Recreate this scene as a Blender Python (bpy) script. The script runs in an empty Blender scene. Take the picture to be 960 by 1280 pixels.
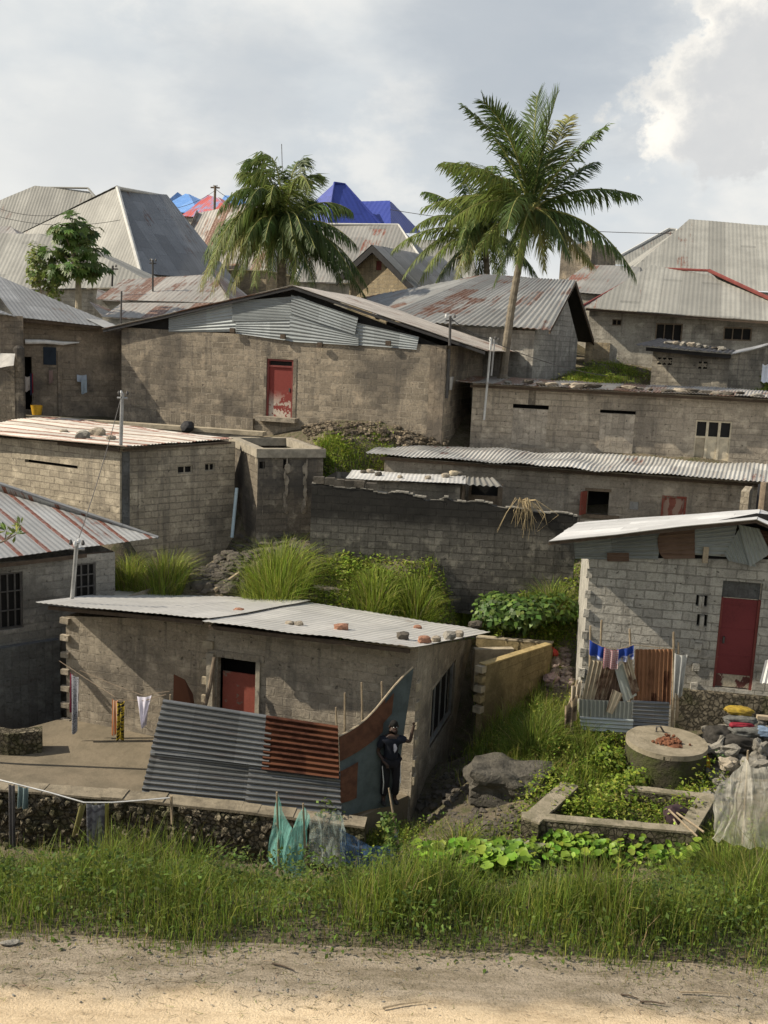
import bpy, bmesh, math, random
import numpy as np
from mathutils import Vector, Matrix, noise as mn
R = random.Random(7)
NR = np.random.default_rng(11)
SC = bpy.context.scene
COL = SC.collection
PI = math.pi
# ------------------------------------------------------------------ camera: photo pixels (960 x 1280) <-> world metres
F, EYE = 1240.0, Vector((0, 0, 12.0))
PITCH, ROLL = math.radians(9.52), math.radians(2.5)
_f = Vector((0, math.cos(PITCH), -math.sin(PITCH)))
_u = Vector((0, math.sin(PITCH), math.cos(PITCH)))
_r = Vector((1, 0, 0))
CR = _r * math.cos(ROLL) + _u * math.sin(ROLL)
CU = _u * math.cos(ROLL) - _r * math.sin(ROLL)
def ray(u, v):
    return _f + CR * ((u - 480) / F) - CU * ((v - 640) / F)
def P(u, v, Y):
    d = ray(u, v)
    return EYE + d * (Y / d.y)
def PZ(u, v, z):
    d = ray(u, v)
    return EYE + d * ((z - EYE.z) / d.z)
def proj(p):
    q = Vector(p) - EYE
    w = q.dot(_f)
    return 480 + F * q.dot(CR) / w, 640 - F * q.dot(CU) / w
def zat(x, y, v):
    lo, hi = -40.0, 60.0
    for _ in range(50):
        m = (lo + hi) / 2
        if proj((x, y, m))[1] > v: lo = m
        else: hi = m
    return lo
def ppm(p):
    return F / (Vector(p) - EYE).dot(_f)
def corner(u, vb, vt, Y):
    b = P(u, vb, Y)
    return (b.x, b.y, b.z, zat(b.x, b.y, vt))
def cam_setup():
    cd = bpy.data.cameras.new('camera'); co = bpy.data.objects.new('camera', cd); COL.objects.link(co)
    m = Matrix((( CR.x, CU.x, -_f.x, EYE.x), (CR.y, CU.y, -_f.y, EYE.y), (CR.z, CU.z, -_f.z, EYE.z), (0, 0, 0, 1)))
    co.matrix_world = m
    cd.sensor_fit = 'VERTICAL'; cd.sensor_height = 36; cd.lens = 36 * F / 1280
    cd.clip_start = 0.1; cd.clip_end = 6000
    SC.camera = co
cam_setup()
# ------------------------------------------------------------------ object helpers
def tag(o, label=None, cat=None, group=None, kind=None):
    if label: o['label'] = label
    if cat: o['category'] = cat
    if group: o['group'] = group
    if kind: o['kind'] = kind
    return o
def thing(name, loc, label, cat, group=None):
    o = bpy.data.objects.new(name, None); COL.objects.link(o)
    o.location = loc; o.empty_display_size = 0.3
    return tag(o, label, cat, group)
def rootloc(o):
    p = Vector((0, 0, 0))
    while o is not None:
        p = p + Vector(o.location); o = o.parent
    return p
_ico = {}
def ico(n):
    if n not in _ico:
        b = bmesh.new(); bmesh.ops.create_icosphere(b, subdivisions=n, radius=1)
        b.verts.ensure_lookup_table()
        _ico[n] = ([v.co.copy() for v in b.verts], [[x.index for x in f.verts] for f in b.faces]); b.free()
    return _ico[n]
class MB:
    def __init__(s): s.v = []; s.f = []; s.uv = []; s.c = None
    def poly(s, pts, uvs=None):
        i = len(s.v); s.v += [tuple(p) for p in pts]; s.f.append(list(range(i, i + len(pts))))
        s.uv += uvs if uvs else [(0, 0)] * len(pts)
    def box(s, o, ax, ay, az):
        o, ax, ay, az = Vector(o), Vector(ax), Vector(ay), Vector(az)
        if ax.cross(ay).dot(az) < 0: o = o + ax; ax = -ax
        lx, ly, lz = ax.length, ay.length, az.length
        k = R.random() * 7
        for p, a, b, la, lb in ((o, ay, ax, ly, lx), (o + az, ax, ay, lx, ly), (o, ax, az, lx, lz), (o + ay, az, ax, lz, lx), (o, az, ay, lz, ly), (o + ax, ay, az, ly, lz)):
            s.poly([p, p + a, p + a + b, p + b], [(k, k), (k + la, k), (k + la, k + lb), (k, k + lb)])
    def cbox(s, c, size, rz=0, rx=0, ry=0):
        m = Matrix.Rotation(rz, 3, 'Z') @ Matrix.Rotation(rx, 3, 'X') @ Matrix.Rotation(ry, 3, 'Y')
        ax, ay, az = m @ Vector((size[0], 0, 0)), m @ Vector((0, size[1], 0)), m @ Vector((0, 0, size[2]))
        s.box(Vector(c) - (ax + ay + az) / 2, ax, ay, az)
    def tube(s, pts, r, n=7, cap=True):
        pts = [Vector(p) for p in pts]; m = len(pts)
        rs = r if isinstance(r, (list, tuple)) else [r] * m
        i0 = len(s.v); L = 0; up = Vector((0.31, 0.17, 0.93))
        for k, p in enumerate(pts):
            t = (pts[min(k + 1, m - 1)] - pts[max(k - 1, 0)]).normalized()
            a = t.cross(up)
            if a.length < 1e-3: a = t.cross(Vector((1, 0, 0)))
            a.normalize(); b = t.cross(a)
            for j in range(n):
                g = 2 * PI * j / n
                s.v.append(tuple(p + (a * math.cos(g) + b * math.sin(g)) * rs[k]))
        for k in range(m - 1):
            l2 = L + (pts[k + 1] - pts[k]).length
            for j in range(n):
                j2 = (j + 1) % n
                s.f.append([i0 + k * n + j, i0 + k * n + j2, i0 + (k + 1) * n + j2, i0 + (k + 1) * n + j])
                c = 2 * PI * rs[k] / n
                s.uv += [(j * c, L), ((j + 1) * c, L), ((j + 1) * c, l2), (j * c, l2)]
            L = l2
        if cap:
            s.f.append([i0 + j for j in range(n)]); s.uv += [(0, 0)] * n
            s.f.append([i0 + (m - 1) * n + n - 1 - j for j in range(n)]); s.uv += [(0, 0)] * n
    def stone(s, c, size, seed=0, sub=2, rough=0.35, boxy=0.0, rz=None):
        vs, fs = ico(sub); i0 = len(s.v); c = Vector(c)
        rz = seed * 1.7 if rz is None else rz
        m = Matrix.Rotation(rz, 3, 'Z')
        for v in vs:
            q = v.copy()
            if boxy:
                mx = max(abs(q.x), abs(q.y), abs(q.z)); q = q.lerp(q / mx, boxy)
            k = 1 + rough * mn.noise(v * 1.3 + Vector((seed * 3.1, seed * 1.9, 0))) + rough * .4 * mn.noise(v * 3.3 + Vector((seed, 5, seed)))
            q = m @ Vector((q.x * size[0] * k, q.y * size[1] * k, q.z * size[2] * k))
            s.v.append(tuple(c + q))
        for f in fs:
            s.f.append([i0 + x for x in f]); s.uv += [(s.v[i0 + x][0] + s.v[i0 + x][1], s.v[i0 + x][2]) for x in f]
    def grid(s, fn, nu, nv, uvf=None, closed=False):
        i0 = len(s.v)
        for j in range(nv + 1):
            for i in range(nu + 1):
                s.v.append(tuple(fn(i / nu, j / nv)))
        for j in range(nv):
            for i in range(nu):
                a = i0 + j * (nu + 1) + i
                s.f.append([a, a + 1, a + nu + 2, a + nu + 1])
                for (x, y) in ((i, j), (i + 1, j), (i + 1, j + 1), (i, j + 1)):
                    s.uv.append(uvf(x / nu, y / nv) if uvf else (x / nu, y / nv))
    def build(s, name, mat, parent=None, smooth=False, label=None):
        me = bpy.data.meshes.new(name)
        if parent is not None: off = rootloc(parent)
        else:
            a = np.array(s.v); off = Vector((float(a[:, 0].mean()), float(a[:, 1].mean()), float(a[:, 2].min())))
        me.from_pydata([(x - off.x, y - off.y, z - off.z) for x, y, z in s.v], [], s.f)
        ul = me.uv_layers.new(name='UVMap')
        ul.data.foreach_set('uv', [c for p in s.uv for c in p])
        if s.c is not None:
            ca = me.color_attributes.new('Col', 'FLOAT_COLOR', 'POINT')
            ca.data.foreach_set('color', [c for p in s.c for c in (p[0], p[1], p[2], 1)])
        if smooth: me.polygons.foreach_set('use_smooth', [True] * len(me.polygons))
        me.materials.append(mat)
        me.update()
        o = bpy.data.objects.new(name, me); COL.objects.link(o)
        if parent is not None: o.parent = parent
        else: o.location = off
        if label: o['label'] = label
        return o
def npmesh(name, verts, faces, mat, cols=None, parent=None, smooth=False):
    """verts (N,3), faces (M,k) arrays -> one mesh object"""
    me = bpy.data.meshes.new(name)
    off = np.array(rootloc(parent)) if parent is not None else np.array([verts[:, 0].mean(), verts[:, 1].mean(), verts[:, 2].min()])
    k = faces.shape[1]
    me.vertices.add(len(verts)); me.vertices.foreach_set('co', (verts - off).astype(np.float32).ravel())
    me.loops.add(faces.size); me.loops.foreach_set('vertex_index', faces.astype(np.int32).ravel())
    me.polygons.add(len(faces)); me.polygons.foreach_set('loop_start', np.arange(0, faces.size, k, dtype=np.int32))
    if smooth: me.polygons.foreach_set('use_smooth', np.ones(len(faces), dtype=bool))
    if cols is not None:
        ca = me.color_attributes.new('Col', 'FLOAT_COLOR', 'POINT')
        ca.data.foreach_set('color', np.concatenate([cols, np.ones((len(cols), 1))], 1).astype(np.float32).ravel())
    me.update(calc_edges=True); me.validate()
    me.materials.append(mat)
    o = bpy.data.objects.new(name, me); COL.objects.link(o)
    if parent is not None: o.parent = parent
    else: o.location = Vector(off.tolist())
    return o
# ------------------------------------------------------------------ materials
class NT:
    def __init__(s, name):
        s.m = bpy.data.materials.new(name); s.m.use_nodes = True
        s.t = s.m.node_tree; s.t.nodes.clear()
    def n(s, typ, out=0, _p=None, **ins):
        nd = s.t.nodes.new(typ)
        for k, v in (_p or {}).items(): setattr(nd, k, v)
        for k, v in ins.items():
            key = int(k[1:]) if k[0] == 'i' and k[1:].isdigit() else k.replace('_', ' ')
            sk = nd.inputs[key]
            if isinstance(v, bpy.types.NodeSocket): s.t.links.new(v, sk)
            else: sk.default_value = (*v, 1) if sk.type == 'RGBA' and len(v) == 3 else v
        return nd.outputs[out] if len(nd.outputs) else None
    def math(s, op, a, b=0.0, c=None):
        kw = dict(i0=a, i1=b)
        if c is not None: kw['i2'] = c
        return s.n('ShaderNodeMath', _p={'operation': op}, **kw)
    def mix(s, f, a, b, bt='MIX'):
        nd = s.t.nodes.new('ShaderNodeMix'); nd.data_type = 'RGBA'; nd.blend_type = bt; nd.clamp_factor = True
        for i, v in ((0, f), (6, a), (7, b)):
            if isinstance(v, bpy.types.NodeSocket): s.t.links.new(v, nd.inputs[i])
            else: nd.inputs[i].default_value = v if i == 0 else (*v, 1)
        return nd.outputs[2]
    def ramp(s, f, a, b, lo=0.0, hi=1.0):
        return s.n('ShaderNodeMapRange', _p={'clamp': True, 'interpolation_type': 'SMOOTHSTEP'}, Value=f, From_Min=a, From_Max=b, To_Min=lo, To_Max=hi)
    def noise(s, vec, scale, detail=4, rough=.55, out=0):
        return s.n('ShaderNodeTexNoise', out, Vector=vec, Scale=scale, Detail=float(detail), Roughness=rough)
    def mapv(s, vec, sc, loc=(0, 0, 0)):
        return s.n('ShaderNodeMapping', Vector=vec, Scale=sc, Location=loc)
    def uv(s): return s.n('ShaderNodeUVMap')
    def pos(s): return s.n('ShaderNodeNewGeometry')
    def obj(s): return s.n('ShaderNodeTexCoord', 3)
    def sep(s, v, i): return s.n('ShaderNodeSeparateXYZ', i, Vector=v)
    def bump(s, h, dist=.02, st=1.0): return s.n('ShaderNodeBump', Height=h, Distance=dist, Strength=st)
    def done(s, color, rough=.85, normal=None, metal=0.0, spec=.3, transl=0.0, alpha=None, sheen=0):
        kw = dict(Base_Color=color, Roughness=rough, Metallic=metal)
        kw['Specular_IOR_Level'] = spec
        if normal is not None: kw['Normal'] = normal
        if alpha is not None: kw['Alpha'] = alpha
        sh = s.n('ShaderNodeBsdfPrincipled', **kw)
        if transl:
            t = s.n('ShaderNodeBsdfTranslucent', Color=color)
            sh = s.n('ShaderNodeMixShader', i0=transl, i1=sh, i2=t)
        s.n('ShaderNodeOutputMaterial', Surface=sh)
        return s.m
def m_block(name, c1, c2, mortar, stain=.6, dirt=(.05, .045, .04), plaster=.4, pcol=None, scale=1.0, bumpd=.035, streak=.4, sid=0.0, light=None, stain_lo=.47, lay=.205, wid=.42, zdark=None, gain=1.18, ds=.2):
    def adj(c, g=gain): l = sum(c) / 3; return tuple(min(.8, (x * (1 - ds) + l * ds) * g) for x in c)
    c1, c2, mortar, dirt = adj(c1), adj(c2), adj(mortar), adj(dirt, 1.35); pcol = adj(pcol) if pcol else None; light = adj(light) if light else None
    N = NT(name); uv = N.uv()
    nz = N.noise(uv, 5.0, 3, out=1)
    off = N.n('ShaderNodeVectorMath', _p={'operation': 'MULTIPLY_ADD'}, i0=nz, i1=(.07, .06, 0), i2=uv)
    br = N.t.nodes.new('ShaderNodeTexBrick')
    N.t.links.new(off, br.inputs['Vector'])
    for k, v in (('Color1', (*c1, 1)), ('Color2', (*c2, 1)), ('Mortar', (*mortar, 1)), ('Scale', scale), ('Mortar Size', .014), ('Mortar Smooth', .4), ('Bias', -.1), ('Brick Width', wid), ('Row Height', lay)):
        br.inputs[k].default_value = v
    bc, bf = br.outputs['Color'], br.outputs['Fac']
    sv = N.mapv(uv, (1, 1, 1), (sid, sid * 1.7, sid))
    big = N.noise(sv, .55, 5, .6)
    mid = N.noise(sv, 2.3, 6, .65)
    fine = N.math('ADD', N.math('MULTIPLY', N.noise(sv, 13.0, 5, .75), .6), N.math('MULTIPLY', N.noise(sv, 42.0, 3, .7), .4))
    pl = N.math('MULTIPLY', N.ramp(N.noise(N.mapv(sv, (1, 1, 1), (9, 3, 2)), .9, 5, .6), .44, .58), plaster)
    col = N.mix(pl, bc, pcol or tuple((a + b) / 2 for a, b in zip(c1, c2)))
    # each block weathers a little differently, courses too
    vx = N.n('ShaderNodeTexWhiteNoise', _p={'noise_dimensions': '2D'}, Vector=N.n('ShaderNodeVectorMath', _p={'operation': 'FLOOR'}, i0=N.mapv(off, (1 / wid, 1 / lay, 1))))
    col = N.mix(N.math('MULTIPLY', N.ramp(vx, .5, 1, 0, .6), N.math('SUBTRACT', 1.0, N.math('MULTIPLY', pl, .6))), col, tuple(x * .62 for x in c1))
    col = N.mix(N.ramp(fine, .42, .66, 0, .7), col, tuple(x * .5 for x in c2))
    col = N.mix(N.ramp(mid, .5, .70, 0, .6), col, light or tuple(min(1, x * 1.5) for x in c1))
    col = N.mix(N.math('MULTIPLY', N.ramp(big, stain_lo, stain_lo + .16), stain), col, dirt)
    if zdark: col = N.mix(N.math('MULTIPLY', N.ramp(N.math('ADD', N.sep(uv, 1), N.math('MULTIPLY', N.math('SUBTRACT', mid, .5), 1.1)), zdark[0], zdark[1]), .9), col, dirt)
    st = N.noise(N.mapv(sv, (2.6, .22, 1)), 1.6, 5, .6)
    col = N.mix(N.math('MULTIPLY', N.ramp(st, .52, .68), streak), col, tuple(x * 1.2 for x in dirt))
    holes = N.ramp(N.noise(N.mapv(sv, (1, 1, 1), (4, 8, 1)), 9.0, 2, .5), .68, .73)
    col = N.mix(N.math('MULTIPLY', holes, .6), col, dirt)
    h = N.math('ADD', N.math('MULTIPLY', N.math('MULTIPLY', bf, N.math('SUBTRACT', 1.0, pl)), -.8), N.math('ADD', N.math('MULTIPLY', fine, .7), N.math('MULTIPLY', mid, 1.3)))
    h = N.math('SUBTRACT', h, holes)
    return N.done(col, .95, N.bump(h, bumpd, .9), spec=.15)
def m_tin(name, base, rust=(.20, .075, .035), amt=.2, sw=.76, sl=2.4, rough=.5, metal=.25, light=None, line=.5, sid=0.0, streak=.4, spec=.4, grime=.25, lw=.035, lcol=None):
    """base / rust colour by sheet and by streak; amt = share of sheets gone rusty"""
    N = NT(name); uv = N.uv(); u, v = N.sep(uv, 0), N.sep(uv, 1)
    iu = N.math('FLOOR', N.math('DIVIDE', u, sw))
    wn0 = N.n('ShaderNodeTexWhiteNoise', _p={'noise_dimensions': '1D'}, W=N.math('ADD', iu, sid))
    iv = N.math('FLOOR', N.math('ADD', N.math('DIVIDE', v, sl), wn0))
    wn = N.n('ShaderNodeTexWhiteNoise', _p={'noise_dimensions': '2D'}, Vector=N.n('ShaderNodeCombineXYZ', X=N.math('ADD', iu, sid), Y=iv))
    wv = N.sep(N.n('ShaderNodeTexWhiteNoise', 1, _p={'noise_dimensions': '2D'}, Vector=N.n('ShaderNodeCombineXYZ', X=N.math('ADD', iu, sid + 31), Y=iv)), 1)
    sv = N.mapv(uv, (1, 1, 1), (sid * 3.3, sid, 0))
    blot = N.noise(sv, .8, 5, .65)
    stn = N.noise(N.mapv(sv, (5, .5, 1)), 1.5, 5, .6)
    fine = N.noise(N.mapv(sv, (1, .4, 1)), 14, 4, .7)
    lt = light or tuple(min(1, x * 1.45) for x in base)
    col = N.mix(wv, base, lt)
    col = N.mix(N.ramp(blot, .35, .7, 0, .5), col, tuple(x * .75 for x in base))
    col = N.mix(N.ramp(fine, .45, .8, 0, grime), col, tuple(x * .55 for x in base))
    rm = N.ramp(N.math('ADD', N.math('ADD', N.math('MULTIPLY', wn, .8), .1), N.math('ADD', N.math('MULTIPLY', N.math('SUBTRACT', blot, .5), 1.2), N.math('MULTIPLY', N.math('SUBTRACT', stn, .5), 1.3))), 1 - amt, 1 - amt + .22)
    rm = N.math('MULTIPLY', rm, N.ramp(fine, .3, .6, .55, 1))
    rs = N.math('MULTIPLY', N.ramp(stn, .56, .66), streak)
    col = N.mix(N.math('MAXIMUM', rm, rs), col, N.mix(N.ramp(fine, .35, .7), rust, tuple(x * .55 for x in rust)))
    fr = N.math('FRACT', N.math('DIVIDE', u, sw))
    ln = N.math('MULTIPLY', N.math('LESS_THAN', fr, lw), line)
    fv = N.math('FRACT', N.math('ADD', N.math('DIVIDE', v, sl), wn0))
    ln = N.math('MAXIMUM', ln, N.math('MULTIPLY', N.math('LESS_THAN', fv, .012), line))
    col = N.mix(N.math('MULTIPLY', ln, N.ramp(fine, .25, .6, .4, 1)), col, lcol or tuple(x * .45 for x in base))
    return N.done(col, rough, N.bump(N.math('ADD', fine, N.math('MULTIPLY', blot, 2)), .006, .8), metal=metal, spec=spec)
def m_weave(name, c, c2=None):
    N = NT(name); p = N.obj(); a = N.noise(p, 6, 5, .7)
    w = N.math('ADD', N.n('ShaderNodeTexWave', 1, Vector=p, Scale=28.0, Distortion=1.5), N.n('ShaderNodeTexWave', 1, _p={'bands_direction': 'Z'}, Vector=p, Scale=28.0, Distortion=1.5))
    col = N.mix(N.ramp(a, .35, .65), c, c2 or tuple(x * .5 for x in c)); col = N.mix(N.ramp(w, .5, 1.5, 0, .35), col, tuple(x * .5 for x in c))
    return N.done(col, .9, N.bump(N.math('ADD', N.math('MULTIPLY', w, .3), a), .012, 1), spec=.15)
def m_plain(name, c, rough=.8, var=.35, scale=6.0, bump=.01, metal=0.0, spec=.3, c2=None, transl=0.0, obj=True):
    N = NT(name); p = N.obj() if obj else N.pos()
    a, b = N.noise(p, scale, 5, .65), N.noise(p, scale * 6, 4, .7)
    col = N.mix(N.ramp(a, .35, .7), c, c2 or tuple(x * (1 - var) for x in c))
    col = N.mix(N.ramp(b, .45, .8, 0, .5), col, tuple(x * .6 for x in c))
    return N.done(col, rough, N.bump(N.math('ADD', a, N.math('MULTIPLY', b, .6)), bump, .8), metal=metal, spec=spec, transl=transl)
def m_rubble(name, c1, c2, gap=(.03, .028, .024), scale=5.0, moss=0.0, mossc=(.05, .06, .015), bumpd=.06):
    """random rubble masonry"""
    N = NT(name); p = N.pos()
    q = N.n('ShaderNodeVectorMath', _p={'operation': 'MULTIPLY_ADD'}, i0=N.noise(p, 6, 5, .7, out=1), i1=(.16, .16, .16), i2=p)
    d = N.n('ShaderNodeTexVoronoi', 0, _p={'feature': 'DISTANCE_TO_EDGE'}, Vector=q, Scale=scale)
    idc = N.n('ShaderNodeTexVoronoi', 1, Vector=q, Scale=scale)
    fine = N.noise(p, 26, 4, .7); big = N.noise(p, 1.1, 5, .6)
    col = N.mix(N.sep(idc, 0), c1, c2)
    col = N.mix(N.ramp(fine, .4, .75, 0, .6), col, tuple(x * .45 for x in c1))
    col = N.mix(N.math('MULTIPLY', N.ramp(N.math('ADD', d, N.math('MULTIPLY', N.math('SUBTRACT', fine, .5), .10)), .0, .09, 1, 0), .85), col, gap)
    col = N.mix(N.math('MULTIPLY', N.ramp(big, .45, .62), .75), col, tuple(x * .3 for x in c1))
    if moss: col = N.mix(N.math('MULTIPLY', N.ramp(N.noise(p, 1.7, 6, .65), .46, .6), moss), col, mossc)
    h = N.math('ADD', N.ramp(d, 0, .16), N.math('MULTIPLY', fine, .5))
    return N.done(col, .95, N.bump(h, bumpd, 1), spec=.1)
def m_attr(name, transl=.3, rough=.5, spec=.3, alpha=None):
    N = NT(name)
    c = N.n('ShaderNodeAttribute', _p={'attribute_name': 'Col'})
    return N.done(c, rough, spec=spec, transl=transl)
def m_net(name, c, dens=.6):
    N = NT(name); uv = N.uv()
    b = N.noise(N.mapv(uv, (1.2, 3, 1)), 5, 4, .6)
    fs = N.noise(N.mapv(uv, (7, .7, 1)), 2.2, 4, .6)
    w = N.math('MULTIPLY', N.math('ADD', N.ramp(b, .3, .7, .6, .95), N.ramp(fs, .48, .66, 0, .75)), dens)
    p = N.n('ShaderNodeBsdfDiffuse', Color=N.mix(N.ramp(b, .45, .7), c, tuple(x * .75 for x in c)))
    t = N.n('ShaderNodeBsdfTranslucent', Color=(*c, 1))
    d = N.n('ShaderNodeMixShader', i0=.5, i1=p, i2=t)
    sh = N.n('ShaderNodeMixShader', i0=w, i1=N.n('ShaderNodeBsdfTransparent'), i2=d)
    N.n('ShaderNodeOutputMaterial', Surface=sh)
    return N.m
def m_cloth(name, c, c2=None, pat=None, scale=12.0):
    N = NT(name); uv = N.uv()
    col = N.mix(N.ramp(N.noise(uv, 3, 4, .6), .35, .7), c, tuple(x * .75 for x in c))
    if pat == 'spots':
        d = N.n('ShaderNodeTexVoronoi', 0, Vector=uv, Scale=scale)
        col = N.mix(N.ramp(d, .28, .36, 1, 0), col, c2)
    elif pat == 'stripes':
        col = N.mix(N.ramp(N.math('FRACT', N.math('MULTIPLY', N.sep(uv, 0), scale)), .45, .55), col, c2)
    elif pat == 'bands':
        col = N.mix(N.ramp(N.noise(N.mapv(uv, (1, 3.2, 1)), scale * .3, 3, .6), .47, .53), col, c2)
    elif pat == 'check':
        a = N.math('LESS_THAN', N.math('FRACT', N.math('MULTIPLY', N.sep(uv, 0), scale)), .5)
        b = N.math('LESS_THAN', N.math('FRACT', N.math('MULTIPLY', N.sep(uv, 1), scale)), .5)
        col = N.mix(N.math('MULTIPLY', N.math('ADD', a, b), .45), col, c2)
    return N.done(col, .95, N.bump(N.noise(uv, 30, 3, .7), .004, .6), spec=.1, transl=.18)
M = {}
M['near_block'] = m_block('near_block', (.34, .285, .205), (.24, .20, .145), (.36, .31, .23), stain=.55, plaster=.5, pcol=(.31, .265, .195), sid=1.0, stain_lo=.52)
M['left_plaster'] = m_block('left_plaster', (.24, .225, .19), (.20, .19, .165), (.21, .20, .17), stain=.5, plaster=1, pcol=(.22, .21, .18), sid=2.0, streak=.3)
M['slate_plaster'] = m_block('slate_plaster', (.13, .135, .13), (.10, .10, .098), (.12, .12, .115), stain=.6, plaster=1, pcol=(.12, .125, .12), sid=3.0)
M['mid_block'] = m_block('mid_block', (.40, .335, .23), (.30, .25, .175), (.24, .20, .145), stain=.5, plaster=.3, sid=4.0, stain_lo=.53)
M['annex_block'] = m_block('annex_block', (.20, .165, .118), (.135, .112, .08), (.125, .105, .075), stain=.8, plaster=.7, sid=5.0, light=(.46, .39, .27), stain_lo=.46)
M['main_block'] = m_block('main_block', (.32, .262, .182), (.145, .12, .086), (.36, .305, .225), stain=.6, plaster=.22, pcol=(.25, .205, .145), sid=6.0, stain_lo=.46, light=(.42, .33, .22))
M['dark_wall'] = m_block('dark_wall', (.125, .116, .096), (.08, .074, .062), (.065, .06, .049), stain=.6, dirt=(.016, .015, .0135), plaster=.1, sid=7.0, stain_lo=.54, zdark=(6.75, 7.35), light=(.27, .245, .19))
M['upper_block'] = m_block('upper_block', (.37, .31, .225), (.30, .25, .185), (.28, .235, .17), stain=.4, plaster=.75, pcol=(.34, .285, .21), sid=8.0)
M['long_block'] = m_block('long_block', (.37, .315, .24), (.32, .275, .21), (.33, .28, .21), stain=.35, plaster=1, pcol=(.35, .30, .23), sid=9.0)
M['right_block'] = m_block('right_block', (.49, .465, .40), (.37, .35, .30), (.27, .255, .215), stain=.45, plaster=.15, sid=10.0, stain_lo=.56, light=(.56, .53, .46), bumpd=.05, gain=1.0, ds=.1)
M['grey_block'] = m_block('grey_block', (.33, .31, .265), (.27, .25, .215), (.26, .24, .20), stain=.45, plaster=.7, sid=11.0)
M['brown_wall'] = m_block('brown_wall', (.24, .19, .13), (.19, .15, .105), (.20, .16, .11), stain=.65, plaster=.8, sid=12.0, stain_lo=.46)
M['back_plaster'] = m_block('back_plaster', (.37, .34, .275), (.33, .30, .245), (.33, .30, .24), stain=.4, plaster=1, pcol=(.36, .33, .265), sid=13.0)
M['ochre_block'] = m_block('ochre_block', (.36, .28, .16), (.28, .22, .13), (.38, .33, .24), stain=.35, plaster=.4, sid=14.0)
M['moss_wall'] = m_block('moss_wall', (.28, .22, .115), (.22, .17, .085), (.22, .17, .09), gain=1, ds=.05, stain=.75, dirt=(.06, .05, .025), plaster=1, pcol=(.27, .21, .105), sid=15.0)
M['small_block'] = m_block('small_block', (.30, .265, .20), (.23, .20, .155), (.22, .195, .15), stain=.55, plaster=.5, sid=16.0, stain_lo=.5)
M['coping'] = m_plain('coping', (.42, .36, .26), .95, .4, 3, .02)
M['cream_paint'] = m_plain('cream_paint', (.64, .56, .41), .8, .3, 5)
M['moss_concrete'] = m_plain('moss_concrete', (.055, .047, .033), .95, .5, 2.6, .08, c2=(.055, .065, .016))
M['concrete'] = m_plain('concrete', (.36, .32, .25), .95, .4, 4, .03)
M['rubble_wall'] = m_rubble('rubble_wall', (.30, .26, .19), (.15, .13, .095), moss=.5, scale=8.5)
M['rubble_brown'] = m_rubble('rubble_brown', (.33, .27, .19), (.18, .145, .105), scale=7)
M['stone'] = m_plain('stone', (.36, .31, .24), .95, .5, 5, .05)
M['stone_grey'] = m_plain('stone_grey', (.28, .26, .22), .95, .5, 5, .05)
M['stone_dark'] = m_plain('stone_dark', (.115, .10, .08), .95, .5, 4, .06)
M['brick_red'] = m_plain('brick_red', (.33, .17, .11), .95, .4, 9, .02)
M['wood'] = m_plain('wood', (.22, .17, .12), .85, .4, 8, .01)
M['pale_wood'] = m_plain('pale_wood', (.46, .38, .27), .85, .35, 8, .01)
M['dark_wood'] = m_plain('dark_wood', (.09, .065, .045), .85, .4, 8, .01)
M['stick'] = m_plain('stick', (.34, .27, .18), .9, .4, 9, .01)
M['steel'] = m_plain('steel', (.40, .40, .39), .45, .3, 7, .003, metal=.5)
M['iron'] = m_plain('iron', (.10, .095, .09), .6, .3, 7, .003, metal=.3)
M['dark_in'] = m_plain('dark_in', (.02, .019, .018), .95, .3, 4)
M['black_tin'] = m_plain('black_tin', (.05, .05, .055), .7, .4, 4, .01)
M['pipe_white'] = m_plain('pipe_white', (.52, .52, .50), .6, .25, 5)
M['white_plastic'] = m_plain('white_plastic', (.7, .7, .68), .6, .2, 5)
M['blue_pipe'] = m_plain('blue_pipe', (.45, .56, .60), .5, .2, 5)
M['yellow_plastic'] = m_plain('yellow_plastic', (.62, .36, .03), .5, .3, 5)
M['red_door'] = None
def m_paint_door(name, c, peel, amt, low=None):
    N = NT(name); uv = N.uv(); p = N.obj()
    a = N.noise(p, 2.6, 6, .7); b = N.noise(p, 20, 4, .7)
    col = N.mix(N.ramp(b, .4, .75, 0, .5), c, tuple(x * .6 for x in c))
    col = N.mix(N.ramp(N.noise(p, 1.3, 3), .4, .65, 0, .5), col, tuple(min(1, x * 1.25) for x in c))
    pe = N.ramp(a, .62 - amt, .65 - amt)
    if low: pe = N.math('MULTIPLY', pe, N.ramp(N.sep(p, 2), low[0], low[1], 1, 0))
    col = N.mix(pe, col, N.mix(N.ramp(b, .4, .65), peel, tuple(x * .7 for x in peel)))
    return N.done(col, .7, N.bump(N.math('ADD', b, pe), .004, .6), spec=.3)
M['tin_white'] = m_tin('tin_white', (.56, .545, .51), amt=.02, sid=1, streak=.12, rust=(.34, .24, .17), light=(.65, .63, .59), line=.25, grime=.3)
M['tin_right'] = m_tin('tin_right', (.50, .495, .48), amt=.02, sid=2, streak=.08, rust=(.32, .19, .12), line=.3)
M['tin_stripe'] = m_tin('tin_stripe', (.33, .33, .32), rust=(.24, .085, .045), amt=.02, sid=3, sw=.75, sl=60, streak=.12, line=1, lw=.17, lcol=(.20, .065, .035))
M['tin_redwhite'] = m_tin('tin_redwhite', (.46, .43, .38), rust=(.30, .12, .08), amt=.30, sid=4.5, sw=.62, sl=40, streak=.5, lw=.24, lcol=(.26, .125, .085), line=1)
M['tin_grey'] = m_tin('tin_grey', (.34, .34, .33), rust=(.22, .085, .045), amt=.06, sid=5, sw=.8, sl=2.6, streak=.15)
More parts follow.
